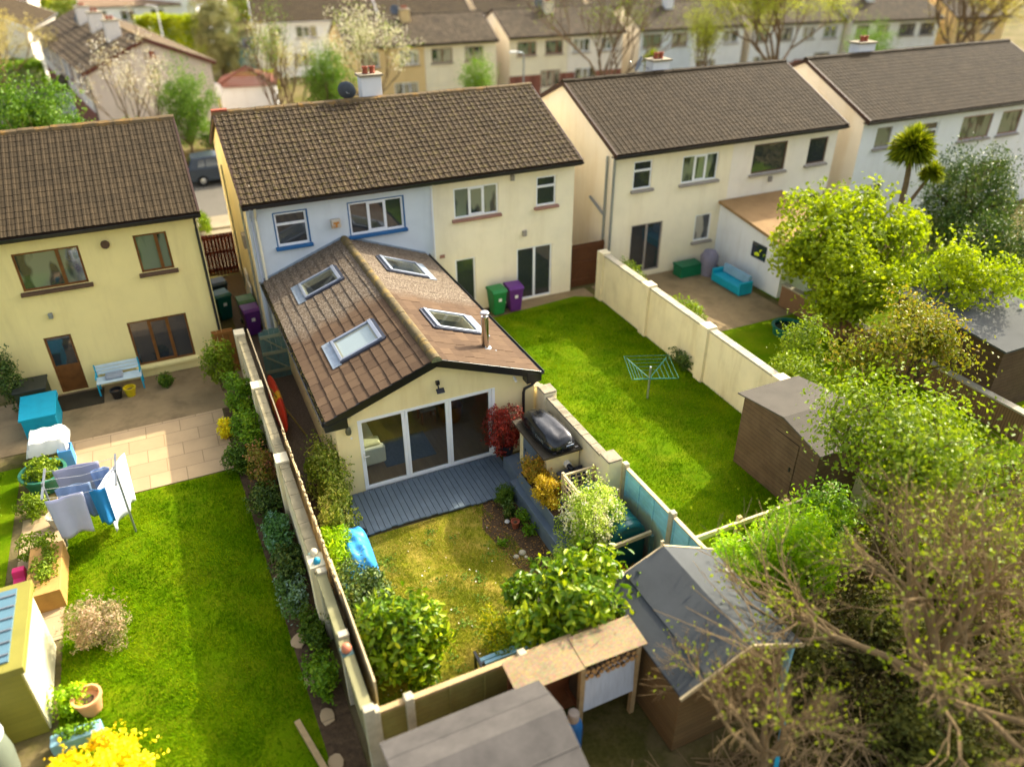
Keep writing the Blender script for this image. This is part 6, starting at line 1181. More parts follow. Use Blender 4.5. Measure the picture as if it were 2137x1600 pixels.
tree('bare_tree', 'low brown bare tree filling the near corner between the two larger ones', (9.3, -20.2, 0), .8, .1, .8, 6, 127, M['bark_tan'], spread=.45, up=.04, ratio=.82, nb=(2, 3), nleaf=500, L=.07, Wd=.04, lm=lm_bright, sig=.15, keep=.2, starts=[(-.8, .3, .8), (-.4, .8, .8), (.5, .6, .9), (.8, -.1, .8), (-.6, -.4, .9), (0, .2, 1)])
t = thing('bare_twigs', 'thin bare twigs reaching over the grey felt shed roof', 'branch', (4.9, -17.9, .0)); b = MB(); g = random.Random(6)
b.tube([(.3, -.6, 0), (.2, -.5, 1.6), (0, -.2, 2.4)], [.03, .022, .015], 6)
for e in ((-1.25, 1.25, 2.75), (-.9, .9, 3.0), (-.5, 1.3, 2.9), (-.3, 1.4, 3.1), (-1.1, .4, 3.1), (.3, 1.5, 3.0)): b.tube([(0, -.2, 2.4), (e[0] * .5, e[1] * .5 - .1, 2.4 + (e[2] - 2.4) * .7), e], [.012, .009, .004], 5)
b.build('twigs', M['bark_tan'], t, smooth=True, fix=False)
t = thing('timber_offcut', 'turquoise painted pole leaning among the branches near the camera', 'pole', (4.6, -19.0, 0)); b = MB(); b.beam((0, 0, .0), (.7, .7, 1.0), .07, .05); b.build('pole', tq, t)
g = random.Random(31); b = MB()
for k in range(620):
    x, y = g.uniform(1.9, 8.6), g.uniform(-20.6, -17.85); h = max(.02, .75 - .5 * abs(y + 19.2) - .06 * abs(x - 5.5)); z = g.uniform(.02, h); a = g.gauss(.6, .8); l = g.uniform(.5, 1.5); e = g.gauss(.12, .22)
    p = Vector((x, y, z)); d = Vector((math.cos(a) * math.cos(e), math.sin(a) * math.cos(e), math.sin(e))) * l / 2; r = g.uniform(.008, .026)
    b.tube([p - d, p + Vector((0, 0, g.gauss(0, .05))), p + d], [r, r * .8, r * .4], 4, cap=False)
tag(b.build('brushwood', M['bark_tan'], fix=False), 'heap of tan cut branches on the ground in front of the sheds', 'brushwood', kind='stuff')
# ------------------------------------------------------------------ the street and the rows behind
def car(label, loc, rz, paint, s=1.):
    t = thing('parked_car', label, 'car', loc, rz); L, Wd = 3.6, 1.62; gl = M['pane']; b = MB()
    prof = [(-1.8, .32), (-1.83, .55), (-1.8, .92), (-1.7, 1.0), (.8, .98), (1.45, .86), (1.74, .7), (1.8, .45), (1.74, .25), (-1.7, .25)]
    b.extr(prof, -Wd / 2, Wd / 2); b.build('body', paint, t, bevel=.07, smooth=True)
    b = MB(); lo = [(-1.74, .98), (.95, .96)]; V = []
    for y, k in ((-Wd / 2 + .03, 1), (Wd / 2 - .03, -1)): V += [(-1.76, y, .97), (.98, y, .95), (.12, y + k * .14, 1.46), (-.55, y + k * .15, 1.52), (-1.5, y + k * .15, 1.46)]
    b.add(V, [(0, 1, 2, 3, 4), (9, 8, 7, 6, 5), (1, 6, 7, 2), (2, 7, 8, 3), (3, 8, 9, 4), (4, 9, 5, 0)]); b.build('cabin', paint, t, bevel=.05, smooth=True)
    for k in (-1, 1):
        y0, y1 = k * (Wd / 2 - .018), k * (Wd / 2 - .148); f = lambda z: y0 + (y1 - y0) * (z - .97) / .5
        for xs in (((-1.28, 1.02), (-.92, 1.02), (-.9, 1.38), (-1.2, 1.38)), ((-.86, 1.02), (-.12, 1.02), (-.12, 1.42), (-.84, 1.4)), ((-.05, 1.02), (.72, 1.02), (.14, 1.38), (-.05, 1.42))):
            b = MB(); b.add([(x, f(z) + k * .008, z) for x, z in xs], [(0, 1, 2, 3)]); b.build('side_window', gl, t)
        b = MB(); b.box(-1.84, -1.66, k * .62 - .08, k * .62 + .1 * (k > 0) + .08, .72, .98); b.build('tail_light', mat('red lamp', S(190, 30, 34), .2), t, bevel=.02)
        b = MB(); b.box(1.58, 1.76, k * .56 - .12, k * .56 + .12, .62, .76); b.build('headlight', M['galv'], t, bevel=.02)
        b = MB(); b.box(.55, .68, k * .84 - .06, k * .84 + .06, .98, 1.08); b.build('mirror', paint, t, bevel=.02)
        for x in (-1.15, 1.15):
            b = MB(); b.lathe((0, 0, 0), [(.16, -.09), (.27, -.09), (.29, -.05), (.29, .05), (.27, .09), (.16, .09)], 24); w = b.build('wheel', mat('tyre rubber', S(26, 26, 27), .9), t, smooth=True); w.location = (x, k * .74, .29); w.rotation_euler = (rad(90), 0, 0)
            b = MB(); b.lathe((0, 0, 0), [(.17, -.06), (.17, .085), (.12, .1)], 18)
            r = b.build('rim', mat('alloy rim', S(176, 178, 180), .3, .1, metal=.7), w, smooth=True)
    b = MB(); b.add([(-1.53, -.5, 1.4), (-1.53, .5, 1.4), (-1.74, .58, 1.03), (-1.74, -.58, 1.03)], [(0, 1, 2, 3)]); b.v = [(x - .02, y, z) for x, y, z in b.v]; b.build('rear_window', gl, t)
    b = MB(); b.add([(.17, -.56, 1.42), (.17, .56, 1.42), (.92, .7, 1.0), (.92, -.7, 1.0)], [(0, 1, 2, 3)]); b.v = [(x + .02, y, z + .02) for x, y, z in b.v]; b.build('windscreen', gl, t)
    return t
car('dark grey hatchback parked across the street, seen between two houses', (1.05, 20.9, .004), 0, mat('dark grey car paint', S(66, 74, 84), .25, .04, 2, metal=.3))
t = thing('paling_fence', 'old brown paling fence behind the parked grey hatchback', 'fence', (-6, 24.2, ground(24.2))); b = MB(); g = random.Random(2)
for k in range(75): b.box(k * .13, k * .13 + .1, -.012, .012, .05, 1.15 + g.uniform(-.05, .05))
b.build('palings', mat('brown paling', S(104, 84, 48), .85, .2, 5), t); b = MB(); b.box(0, 9.8, .013, .06, .3, .38); b.box(0, 9.8, .013, .06, .85, .93); b.build('rail', M['wood_brown'], t)
shrub('roadside_plant', 'yellow green grass clump on the driveway left of the blue house', 'plant', (-.75, 12.8, .35), (.25, .8, .4), 900, .22, .03, lm_yg, 130, 10, .38, None, lift=.8)
# far row: (x, y) of each house's front left corner at ground -1.6
G0 = -1.6
wf, wd, wb_ = M['upvc'], mat('dark window frame', S(60, 54, 50), .5), mat('reddish window frame', S(140, 74, 46), .5)
pc, pg = M['pane_cream'], M['pane_green']; brick = slabs('mauve brick', S(150, 96, 78), .22, .075, .7)
def up_(a, b, f, p, k='two', s=None): return (a, b, 3.55, 4.65, k, f, p, s or M['sill_grey'])
def dn_(a, b, f, p, k='three'): return (a, b, .8, 2.2, k, f, p)
far = [
 ('far_house', 'ochre fronted house behind the white blossom tree', 13.4, 40.95, -.05, 6.28, M['render_ochre'], [up_(1.0, 2.5, wf, pc, 'side'), up_(4.2, 5.8, wf, pc, 'side'), dn_(3.6, 5.6, wf, pc)], True, False, (5.6, 3.0, 6.0, 7.35, .75, .75, M['render_ochre'], 2), None),
 ('far_house', 'cream house joined to the ochre fronted one, with brown window frames', 19.68, 40.62, -.05, 6.3, M['render_cream'], [up_(.6, 2.4, M['brown_frame'], pc), up_(3.5, 5.1, M['brown_frame'], pc), dn_(3.4, 5.4, wf, pg)], False, True, None, None),
 ('far_house', 'cream house with red window frames, mauve brick below and a chimney', 27.5, 41.0, -.05, 5.55, M['render_cream'], [up_(.75, 2.55, wb_, pg, 'side'), up_(3.4, 5.1, wb_, pg, 'side'), dn_(3.0, 4.9, M['sill_mauve'], pc)], True, False, (5.0, 3.2, 6.0, 7.35, .8, .8, M['render_cream'], 2), (0, 1.9, brick)),
 ('far_house', 'off white house behind the bare spreading tree', 33.05, 40.7, -.05, 5.55, M['render_offwhite'], [up_(.5, 2.2, wf, pc, 'three'), up_(3.4, 4.9, wf, pc, 'three'), dn_(.8, 2.9, wf, pc)], False, True, None, (0, 1.9, brick)),
 ('far_house', 'pale blue fronted far house with tan window frames', 40.3, 40.25, -.1, 5.5, M['render_blue'], [up_(.3, 2.2, M['brown_frame'], pg), up_(3.3, 4.9, M['brown_frame'], pc), dn_(.6, 2.8, wf, pc)], True, False, (4.2, 3.0, 6.0, 7.35, .8, .8, M['render_white'], 2), None),
 ('far_house', 'white far house half hidden by the airy yellow green tree', 45.75, 39.7, -.1, 5.5, M['render_white'], [up_(.5, 2.2, wd, pc), up_(3.3, 4.9, wf, pc), dn_(.6, 2.8, wf, pc)], False, True, None, None),
 ('far_house', 'white far house behind the airy yellow green tree', 52.0, 38.95, -.12, 5.2, M['render_white'], [up_(.5, 2.0, M['brown_frame'], pg), up_(3.2, 4.6, wd, pc), dn_(.6, 2.8, wf, pc)], True, False, None, (0, 1.5, brick)),
 ('far_house', 'white far house with a brick porch wall at its lower corner', 57.15, 38.35, -.12, 5.2, M['render_white'], [up_(.6, 2.0, wf, pc), up_(3.0, 4.6, wf, pg), dn_(2.4, 4.2, wd, pc)], False, True, None, (0, 1.7, brick)),
 ('far_house', 'white far house with its upper windows above a green shrub and a chimney', 62.5, 36.8, -.17, 5.1, M['render_white'], [up_(.6, 2.0, wd, pg), up_(2.9, 4.3, wd, pc), dn_(.8, 2.8, wd, pc)], True, False, (3.6, 3.0, 6.0, 7.3, .8, .8, M['render_white'], 2), (0, 1.7, brick)),
 ('far_house', 'white far house with two dark framed windows at the end of the row', 67.52, 35.94, -.17, 5.1, M['render_white'], [up_(.4, 2.3, wd, pn, 'three'), up_(2.9, 4.6, wd, pn, 'three'), dn_(.8, 2.8, wd, pc)], False, True, None, (0, 1.7, brick)),
 ('far_house', 'cream far house behind the hazy willow', 74.0, 34.4, -.2, 6.0, M['render_ochre'], [up_(.6, 2.2, wd, pc), up_(3.3, 4.9, wf, pc)], True, True, None, None),
 ('far_house', 'white two storey house with white fascia in the second far row', 9.3, 61.3, -.12, 12.2, M['render_white'], [up_(1.3, 2.6, wf, pn), up_(3.9, 6.0, wf, pg, 'three'), up_(7.4, 9.2, wf, pg, 'three'), dn_(3.4, 5.6, wf, pc), dn_(7.4, 9.6, wf, pc)], True, True, None, None),
 ('far_house', 'brown roofed house with a cream gable behind the ochre fronted pair', 19.4, 61.0, -.1, 12.2, M['render_cream'], [up_(1, 2.6, wf, pc), up_(4, 5.6, wf, pc)], True, True, None, None),
 ('far_house', 'brown roofed house with a white gable wall behind the red framed house', 32.6, 60.0, -.1, 12.5, M['render_white'], [up_(1, 2.6, wf, pc), up_(4, 5.6, wf, pc)], True, True, (6, 3.0, 6.0, 7.35, .8, .8, M['render_white'], 2), None),
 ('far_house', 'brown roofed house in the second far row behind the bare spreading tree', 46.2, 58.8, -.1, 12.5, M['render_white'], [up_(1, 2.6, wf, pc), up_(4, 5.6, wf, pc)], True, True, None, None),
]
wfas = M['upvc']
for i, (nm, lab, x, y, rz, w, wm_, wins, gl_, gr_, ch, bd) in enumerate(far):
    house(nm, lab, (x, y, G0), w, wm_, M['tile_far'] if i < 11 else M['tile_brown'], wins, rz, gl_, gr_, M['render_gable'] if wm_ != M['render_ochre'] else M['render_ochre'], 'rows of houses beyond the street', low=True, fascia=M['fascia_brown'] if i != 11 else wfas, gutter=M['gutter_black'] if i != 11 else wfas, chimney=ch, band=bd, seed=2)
for o in [o for o in COL.objects if o.get('label', '').startswith(('ochre fronted', 'cream house with red', 'pale blue fronted', 'white far house with its upper'))]: aerial(o, 5.2 if 'upper' not in o['label'] else 3.8, 3.1, 7.3)
dk_dish = mat('dark grey far dish', S(96, 104, 114), .5, .1, 5); lt_dish = mat('pale grey dish', S(186, 190, 190), .5, .05, 5)
dish('dark satellite dish on the chimney of the ochre fronted house', (18.4, 43.9, 5.75), (-.3, -.9, .3), .36, dk_dish, (18.9, 43.8, 5.55)); dish('dark satellite dish on the chimney of the red framed house', (31.8, 44.1, 5.75), (-.3, -.9, .3), .36, dk_dish, (32.2, 43.95, 5.55))
# terrace with its gable towards us
TX, TY, TR = -5.19, 38.04, rad(96)
t = thing('terrace_house', 'pinkish terrace with its gable facing us, three chimneys and a striped brown roof', 'house', (2.9, 38.9, G0), rad(9.8)); Wt, Lt = 8.15, 26.
wt = M['render_pink']; b = MB()
b.quad((0, 0, -.3), (-Wt, 0, -.3), (-Wt, 0, 5.05), (-Wt / 2, 0, 6.8), (0, 0, 5.05)); b.quad((0, 0, -.3), (0, Lt, -.3), (0, Lt, 5.05), (0, 0, 5.05)); b.quad((-Wt, Lt, -.3), (0, Lt, -.3), (0, Lt, 5.05), (-Wt / 2, Lt, 6.8), (-Wt, Lt, 5.05)); b.build('gable_wall', wt, t, fix=False)
fr = MB(); hl = [(3.0 + 6.5 * k + d, 4.6 + 6.5 * k + d, 3.5, 4.65) for k in range(4) for d in (-2.2, .6)]
q = MB(); facade(q, 0, Lt, -.3, 5.05, hl); fr.add([(-Wt + v[1], v[0], v[2]) for v in q.v], q.f); fr.build('front_wall', M['render_offwhite'], t, fix=False)
for k, h in enumerate(hl):
    b = MB(); x = -Wt + .05
    for y0, y1, z0, z1 in ((h[0], h[1], h[2], h[2] + .07), (h[0], h[1], h[3] - .07, h[3]), (h[0], h[0] + .07, h[2] + .07, h[3] - .07), (h[1] - .07, h[1], h[2] + .07, h[3] - .07), ((h[0] + h[1]) / 2 - .04, (h[0] + h[1]) / 2 + .04, h[2] + .07, h[3] - .07)): b.box(x, x + .05, y0, y1, z0, z1)
    f = b.build('window', wf if k > 2 else M['sill_mauve'], t); b = MB(); b.box(x + .02, x + .03, h[0] + .06, h[1] - .06, h[2] + .06, h[3] - .06); b.build('pane', pn, f); b = MB(); b.box(x - .17, x - .052, h[0] - .08, h[1] + .08, h[2] - .1, h[2] - .002); b.build('sill', M['sill_mauve'] if k < 3 else M['sill_grey'], f)
r = MB(); sl_ = math.hypot(Wt / 2 + .35, 1.85); striped = tilemat('striped brown roof tile', [(0., S(84, 70, 54)), (.5, S(104, 88, 68)), (1., S(122, 104, 82))], moss=S(96, 90, 58))
tiles(r, (-Wt - .35, -.2, 5.05), (0, 1, 0), (Wt / 2 + .35, 0, 1.85), Lt + .4, sl_, .42, .5, [(0, 0), (.08, .0), (.1, .05), (.9, .05), (.95, 0)], .045, 5, .004); tiles(r, (.35, -.2, 5.05), (0, 1, 0), (-Wt / 2 - .35, 0, 1.85), Lt + .4, sl_, .42, .5, [(0, 0), (.1, .05), (.9, .05)], .045, 6, .004)
rf = r.build('roof', striped, t, fix=False); b = MB(); b.box(-Wt / 2 - .14, -Wt / 2 + .14, -.2, Lt + .2, 6.87, 7.0); b.build('ridge', M['ridge_lichen'], rf)
bbm = mat('red brown bargeboard', S(98, 54, 44), .7, .1)
for xx in (-Wt - .35, .35): b = MB(); b.beam((xx, -.17, 4.96), (-Wt / 2 + (.01 if xx > 0 else -.01), -.17, 6.83), .05, .24); b.build('bargeboard', bbm, t)
b = MB(); b.box(-Wt / 2 + .1, -Wt / 2 + .45, -.03, -.002, 5.6, 6.1); b.build('vent', mat('red vent', S(140, 52, 40), .7), t)
for k, y in enumerate((4.6, 10.8, 16.6)): chim(t, -Wt / 2 - 1.1, y, 6.1, 7.7, 1.0, .8, M['render_offwhite'], 2)
for y, c in ((6.4, M['render_ochre']), (13.0, M['render_ochre'])): b = MB(); b.box(-Wt - .02, -Wt - .003, y - .15, y + .15, -.2, 5.0); b.build('wall_strip', c, t)
b = MB(); b.box(-Wt - 1.1, -Wt - .01, 12.0, 14.6, 0, 2.2); pc_ = b.build('bay_window', M['render_white'], t); b = MB(); b.extr([(-Wt - 1.4, 2.2), (-Wt - .01, 3.1), (-Wt - .01, 2.21)], 11.8, 14.8); b.build('bay_roof', M['tile_far'], pc_)
b = MB(); b.box(-Wt - 1.12, -Wt - 1.101, 12.3, 14.3, .9, 1.9); b.build('bay_pane', pn, pc_)
for y0, y1 in ((.6, 11.6), (15.2, 25.4)): b = MB(); b.box(-Wt - .03, -Wt - .003, y0, y1, 0, 2.4); b.build('brick_band', brick, t)
b = MB(); b.tube([(-Wt - .02, -.02, 5.0), (-Wt - .02, -.02, 0)], .05, 6); b.build('downpipe', M['gutter_black'], t)
dish('dark satellite dish on the middle chimney of the pinkish terrace', (-5.5, 55.0, 5.2), (-.7, -.7, .3), .42, dk_dish, (-4.9, 54.6, 4.9))
t = thing('bungalow', 'low bungalow with a red tiled hipped roof and white side wall', 'house', (3.6, 44.5, G0), rad(-12)); b = MB(); b.box(0, 4.2, 0, 4.6, -.3, 2.3); b.build('wall', M['render_white'], t); r = MB(); hp = (2.1, 2.3, 3.45); q = [(-.3, -.3, 2.3), (4.5, -.3, 2.3), (4.5, 4.9, 2.3), (-.3, 4.9, 2.3)]
for a in range(4):
    p0, p1, tp = Vector(q[a]), Vector(q[(a + 1) % 4]), Vector(hp)
    for k in range(9):
        u0, u1 = k / 9, (k + 1) / 9; r.add([p0.lerp(tp, u0) + Vector((0, 0, .05)), p1.lerp(tp, u0) + Vector((0, 0, .05)), p1.lerp(tp, u1), p0.lerp(tp, u1)], [(0, 1, 2, 3)], rnd=.2 + .6 * ((k * 37) % 10) / 10)
r.build('roof', M['tile_red'], t)
for k in ((-.3, -.3), (4.5, -.3)): b = MB(); b.tube([(k[0], k[1], 2.36), (2.1, 2.3, 3.5)], .09, 6); b.build('ridge', M['tile_red'], t)
dish('pale satellite dish on a bracket beside the red hipped roof', (3.2, 43.3, .75), (-.2, -.9, .3), .55, lt_dish, (3.5, 43.9, .3))
for lab, x, y in (('teal garden shed with a dark felt roof behind the pinkish terrace', 7.0, 70.0), ('second teal shed in front of the first behind the terrace', 9.0, 67.5)):
    t = thing('garden_shed', lab, 'shed', (x, y, G0), rad(-8)); b = MB(); b.extrx([(0, 0), (0, 1.9), (1.2, 2.6), (2.4, 1.9), (2.4, 0)], 0, 4.2); b.build('wall', mat('teal shed paint', S(130, 168, 160), .8), t); b = MB(); b.extrx([(-.15, 1.85), (1.2, 2.64), (2.55, 1.85), (2.55, 1.93), (1.2, 2.72), (-.15, 1.93)], -.15, 4.35); b.build('roof', mat('black felt roof', S(62, 62, 66), .8), t)
# houses in the far left corner
for lab, x, y, rz, w, wm_, rm in (('pale house with a gable wall left of the terrace chimneys', -10.5, 66.0, 1.45, 14, M['render_offwhite'], M['tile_brown']), ('house with a plain tan roof beyond the terrace', -6.5, 86.0, -.12, 11, M['render_white'], mat('plain tan roof', S(150, 126, 100), .9, .1, 2)), ('far white house beyond the green hedge', 14.0, 96.0, -.1, 12, M['render_white'], M['tile_brown']), ('far pale house at the head of the street', -24.0, 92.0, -.1, 12, M['render_cream'], M['tile_brown']), ('white terrace behind the big olive evergreen', 6.0, 84.0, 1.2, 14, M['render_white'], M['tile_far']), ('far house past the second row beyond the white two storey house', 30.0, 88.0, -.1, 14, M['render_white'], M['tile_brown']), ('far house past the second row on the far side', 50.0, 84.0, -.1, 14, M['render_cream'], M['tile_brown'])):
    house('far_house', lab, (x, y, G0), w, wm_, rm, [up_(1.2, 2.8, wf, pn), up_(4.2, 5.8, wf, pn), up_(7.5, 9., wf, pn), dn_(2, 4, wf, pn)], rz, True, True, wm_, 'rows of houses beyond the street', low=True, fascia=wfas, seed=2)
t = thing('hedge', 'tall clipped bright green conifer hedge in the distance left of the olive evergreen', 'hedge', (0.6, 78, G0)); lm_con = leafmat('bright conifer spray', S(117, 139, 6), S(173, 184, 8), S(220, 218, 23), .6, .3); P, N, tk = boxpts(13000, -1.6, 5.5, -1.5, 1.5, 0, 4.4, 2, .3, .25); leaves('foliage', P, N, .34, .16, lm_con, t, 2, tk, lift=.5)
t = thing('hedge', 'lower darker part of the distant hedge beside the street lamp', 'hedge', (-3.2, 79, G0)); P, N, tk = boxpts(8000, -2.4, 3.2, -1.3, 1.3, 0, 3.4, 4, .3, .2); leaves('foliage', P, N, .32, .15, leafmat('conifer spray', S(81, 105, 8), S(132, 151, 13), S(183, 189, 21), .6, .3), t, 4, tk, lift=.5)
t = thing('hedge', 'clipped green hedge beside the street left of the terrace porches', 'hedge', (-13.2, 64, G0), rad(10)); P, N, tk = boxpts(11000, -3.2, 3.2, -2., 6., 0, 2.6, 5, .25, .12); leaves('foliage', P, N, .26, .13, leafmat('privet leaf', S(71, 105, 8), S(112, 146, 11), S(159, 182, 19), .6, .3), t, 5, tk)
t = thing('hedge', 'yellow green low hedge in front of the bungalow garden', 'hedge', (7.5, 55, G0)); P, N, tk = boxpts(5000, -1.6, 2.2, -.8, .8, 0, 1.6, 6, .2, .15); leaves('foliage', P, N, .22, .12, lm_con, t, 6, tk)
leaftree('evergreen_tree', 'big rounded olive evergreen standing above the bungalow', (5.9, 62, G0), (0, 0, 4.0), (2.3, 2.2, 4.1), 26000, .2, .08, leafmat('olive evergreen leaf', S(118, 122, 70), S(154, 154, 98), S(194, 188, 136), .7, .25), 140, 90, .16, M['bark_dark'], .3)
# street trees
lm_willow = leafmat('fresh willow leaf', S(78, 116, 24), S(112, 148, 40), S(146, 172, 66), .5, .4)
def egg(label, x, y, c, rr, seed, n=14000, m=None, nm='willow_tree', L=.13, W_=.04, z=None):
    t = thing(nm, label, 'tree', (x, y, ground(y)), 0); P, N, tk = blob(n, c, rr, 60, seed, .2, inner=.3); leaves('crown', P, N, L, W_, m or lm_willow, t, seed, tk, lift=.5)
    g = random.Random(seed); b = MB(); b.tube([(0, 0, -.05), (0, 0, max(.4, c[2] - rr[2] * .9))], [.1, .08], 8); b.build('trunk', M['bark'], t, smooth=True, fix=False); b = MB()
    for k in range(34):
        a = g.uniform(0, 6.28); q = g.uniform(.2, .95); zt = c[2] + rr[2] * g.uniform(-.2, .8) * (1 - q * q * .5); z0 = max(.35, c[2] - rr[2] * .9)
        b.tube([(0, 0, z0), (math.cos(a) * rr[0] * q * .55, math.sin(a) * rr[1] * q * .55, z0 + (zt - z0) * .5), (math.cos(a) * rr[0] * q, math.sin(a) * rr[1] * q, zt)], [.03, .018, .006], 4)
    b.build('limbs', M['bark'], t, smooth=True, fix=False); return t
egg('egg shaped fresh green willow behind the parked hatchback', -.1, 25.0, (.2, 0, 3.4), (1.6, 1.5, 2.4), 150)
egg('rounded fresh green tree left of the white chimney', 7.9, 24.0, (.1, 0, 4.0), (1.55, 1.5, 2.0), 151)
egg('small pale green rounded tree before the cream far house', 19.0, 27.5, (0, 0, 3.4), (1.5, 1.4, 1.7), 152, 6000)
egg('green shrub like tree rising behind the chimney of the white house', 49.0, 22, (0, 0, 3.6), (2.2, 2.0, 2.0), 153, 8000)
egg('large fresh green shrub tree at the left edge behind the yellow house', -6.5, 14.6, (0, .3, 4.3), (2.2, 1.9, 2.5), 154, 20000, leafmat('bright spring leaf', S(66, 106, 14), S(96, 136, 20), S(130, 160, 38), .5, .35), 'spring_tree', .15, .06)
lm_blos = leafmat('white blossom', S(214, 204, 186), S(236, 228, 212), S(248, 244, 236), .6, .3); lm_bron = leafmat('bronze bud leaf', S(140, 116, 60), S(176, 146, 78), S(200, 172, 100), .6, .35)
V6 = lambda s: [(-.5 * s, .2, 1), (.5 * s, .2, 1), (0, -.4 * s, 1), (.1, .4 * s, 1), (-.25 * s, -.2, 1.1), (.3 * s, -.2, 1.2)]
tree('blossom_tree', 'thin white blossoming tree in front of the pinkish gable', (-3.0, 26.5, ground(26.5)), 1.7, .08, 1.6, 4, 160, M['bark'], spread=.38, up=.3, ratio=.8, nb=(2, 2), nleaf=420, L=.1, Wd=.04, lm=lm_bron, sig=.15, starts=V6(.8), flower=(1100, lm_blos, .07))
tree('blossom_tree', 'second thin blossoming tree nearer the willow', (-1.6, 28.5, ground(28.5)), 1.9, .07, 1.5, 4, 161, M['bark'], spread=.36, up=.3, ratio=.8, nb=(2, 2), nleaf=350, L=.1, Wd=.04, lm=lm_bron, sig=.15, starts=V6(.7), flower=(900, lm_blos, .075))
tree('blossom_tree', 'dense white blossom tree beside the ochre fronted house', (11.0, 26.0, ground(26)), 2.2, .1, 1.75, 5, 162, M['bark'], spread=.42, up=.28, ratio=.76, nb=(2, 2), nleaf=1200, L=.12, Wd=.06, lm=lm_yg, sig=.2, starts=V6(1.0), flower=(2600, lm_blos, .08))
tree('blossom_tree', 'yellow and white blossoming tree left of the rounded green tree', (6.6, 30, ground(30)), 2.0, .1, 1.7, 4, 163, M['bark'], spread=.42, up=.28, ratio=.78, nb=(2, 3), nleaf=1700, L=.12, Wd=.05, lm=leafmat('amber leaf', S(140, 132, 24), S(176, 164, 40), S(200, 186, 60), .5, .4), sig=.25, starts=V6(.9), flower=(1700, lm_blos, .08))
tree('young_tree', 'slender upright tree just coming into leaf beside the bungalow', (5.0, 24.5, ground(24.5)), 2.0, .1, 1.9, 5, 164, M['bark'], spread=.3, up=.4, ratio=.78, nb=(2, 2), nleaf=1500, L=.1, Wd=.04, lm=lm_mid, sig=.2, starts=V6(.5))
tree('bare_tree', 'bare spreading street tree in front of the off white far house', (25.8, 22.3, 0), 2.4, .15, 1.9, 5, 165, M['bark'], spread=.42, up=.18, ratio=.77, nb=(2, 3), nleaf=1500, L=.1, Wd=.05, lm=lm_yg, sig=.2, starts=[(-.7, .2, .8), (.7, .2, .8), (0, -.6, 1), (.2, .6, 1), (-.3, -.2, 1.2), (.3, .1, 1.3)])
lm_birch = leafmat('pale birch leaf', S(130, 146, 30), S(168, 176, 52), S(196, 198, 86), .5, .45)
tree('birch_tree', 'airy yellow green birch in front of the white far houses', (40.8, 23.0, 0), 2.6, .2, 2.5, 5, 166, M['bark'], spread=.5, up=.12, ratio=.78, nb=(2, 3), nleaf=17000, L=.12, Wd=.07, lm=lm_birch, sig=.4, starts=[(-.9, .2, .8), (.9, .2, .8), (0, -.6, 1), (.2, .6, 1), (-.4, -.2, 1.2), (.4, .1, 1.3), (0, 0, 1)])
tree('young_tree', 'narrow pale leaved tree left of the airy birch', (34.0, 23.0, 0), 2.0, .1, 1.5, 4, 167, M['bark'], spread=.3, up=.4, ratio=.8, nb=(2, 2), nleaf=3000, L=.13, Wd=.06, lm=lm_birch, sig=.25, starts=V6(.6))
tree('willow_tree', 'hazy brown green willow at the far end of the near row', (62.5, 25, ground(25)), 2.4, .22, 2.8, 5, 168, M['bark'], spread=.5, up=.1, ratio=.78, nb=(2, 3), nleaf=9000, L=.17, Wd=.07, lm=leafmat('hazy leaf', S(156, 143, 57), S(195, 179, 82), S(227, 213, 106), .6, .4), sig=.4, starts=[(-.9, .2, .8), (.9, .2, .8), (0, -.6, 1), (.2, .6, 1), (-.4, -.2, 1.2), (.4, .1, 1.3)])
tree('willow_tree', 'second hazy willow further along the street', (69.0, 28, ground(28)), 2.4, .22, 2.8, 5, 169, M['bark'], spread=.5, up=.1, ratio=.78, nb=(2, 3), nleaf=9000, L=.17, Wd=.07, lm=lm_yg, sig=.4)
tree('bare_tree', 'pale yellow budding tree at the street corner left of the terrace', (-12.2, 53, G0), 2.2, .16, 1.9, 5, 170, M['bark_tan'], spread=.5, up=.15, ratio=.76, nb=(2, 3), nleaf=5200, L=.17, Wd=.09, lm=leafmat('pale bud', S(150, 138, 76), S(188, 172, 104), S(212, 198, 140), .6, .4), sig=.35, starts=[(-.8, .2, .8), (.8, .2, .8), (0, -.6, 1), (.2, .6, 1), (-.3, -.2, 1.2), (.3, .1, 1.3)])
palm('small yellow green cordyline in front of the brick fronted far house', (25.2, 25.5, ground(25.5)), 1.7, [(0, 0, 1.9, .8), (.9, .3, 2.2, .8)], 160, 1.2, 6, lm_palm, .08); palm('small cordyline in front of the pale blue far house', (32.0, 26.0, ground(26)), 3.6, [(0, 0, 3.9, .8)], 200, 1.1, 7, lm_palm, .08)
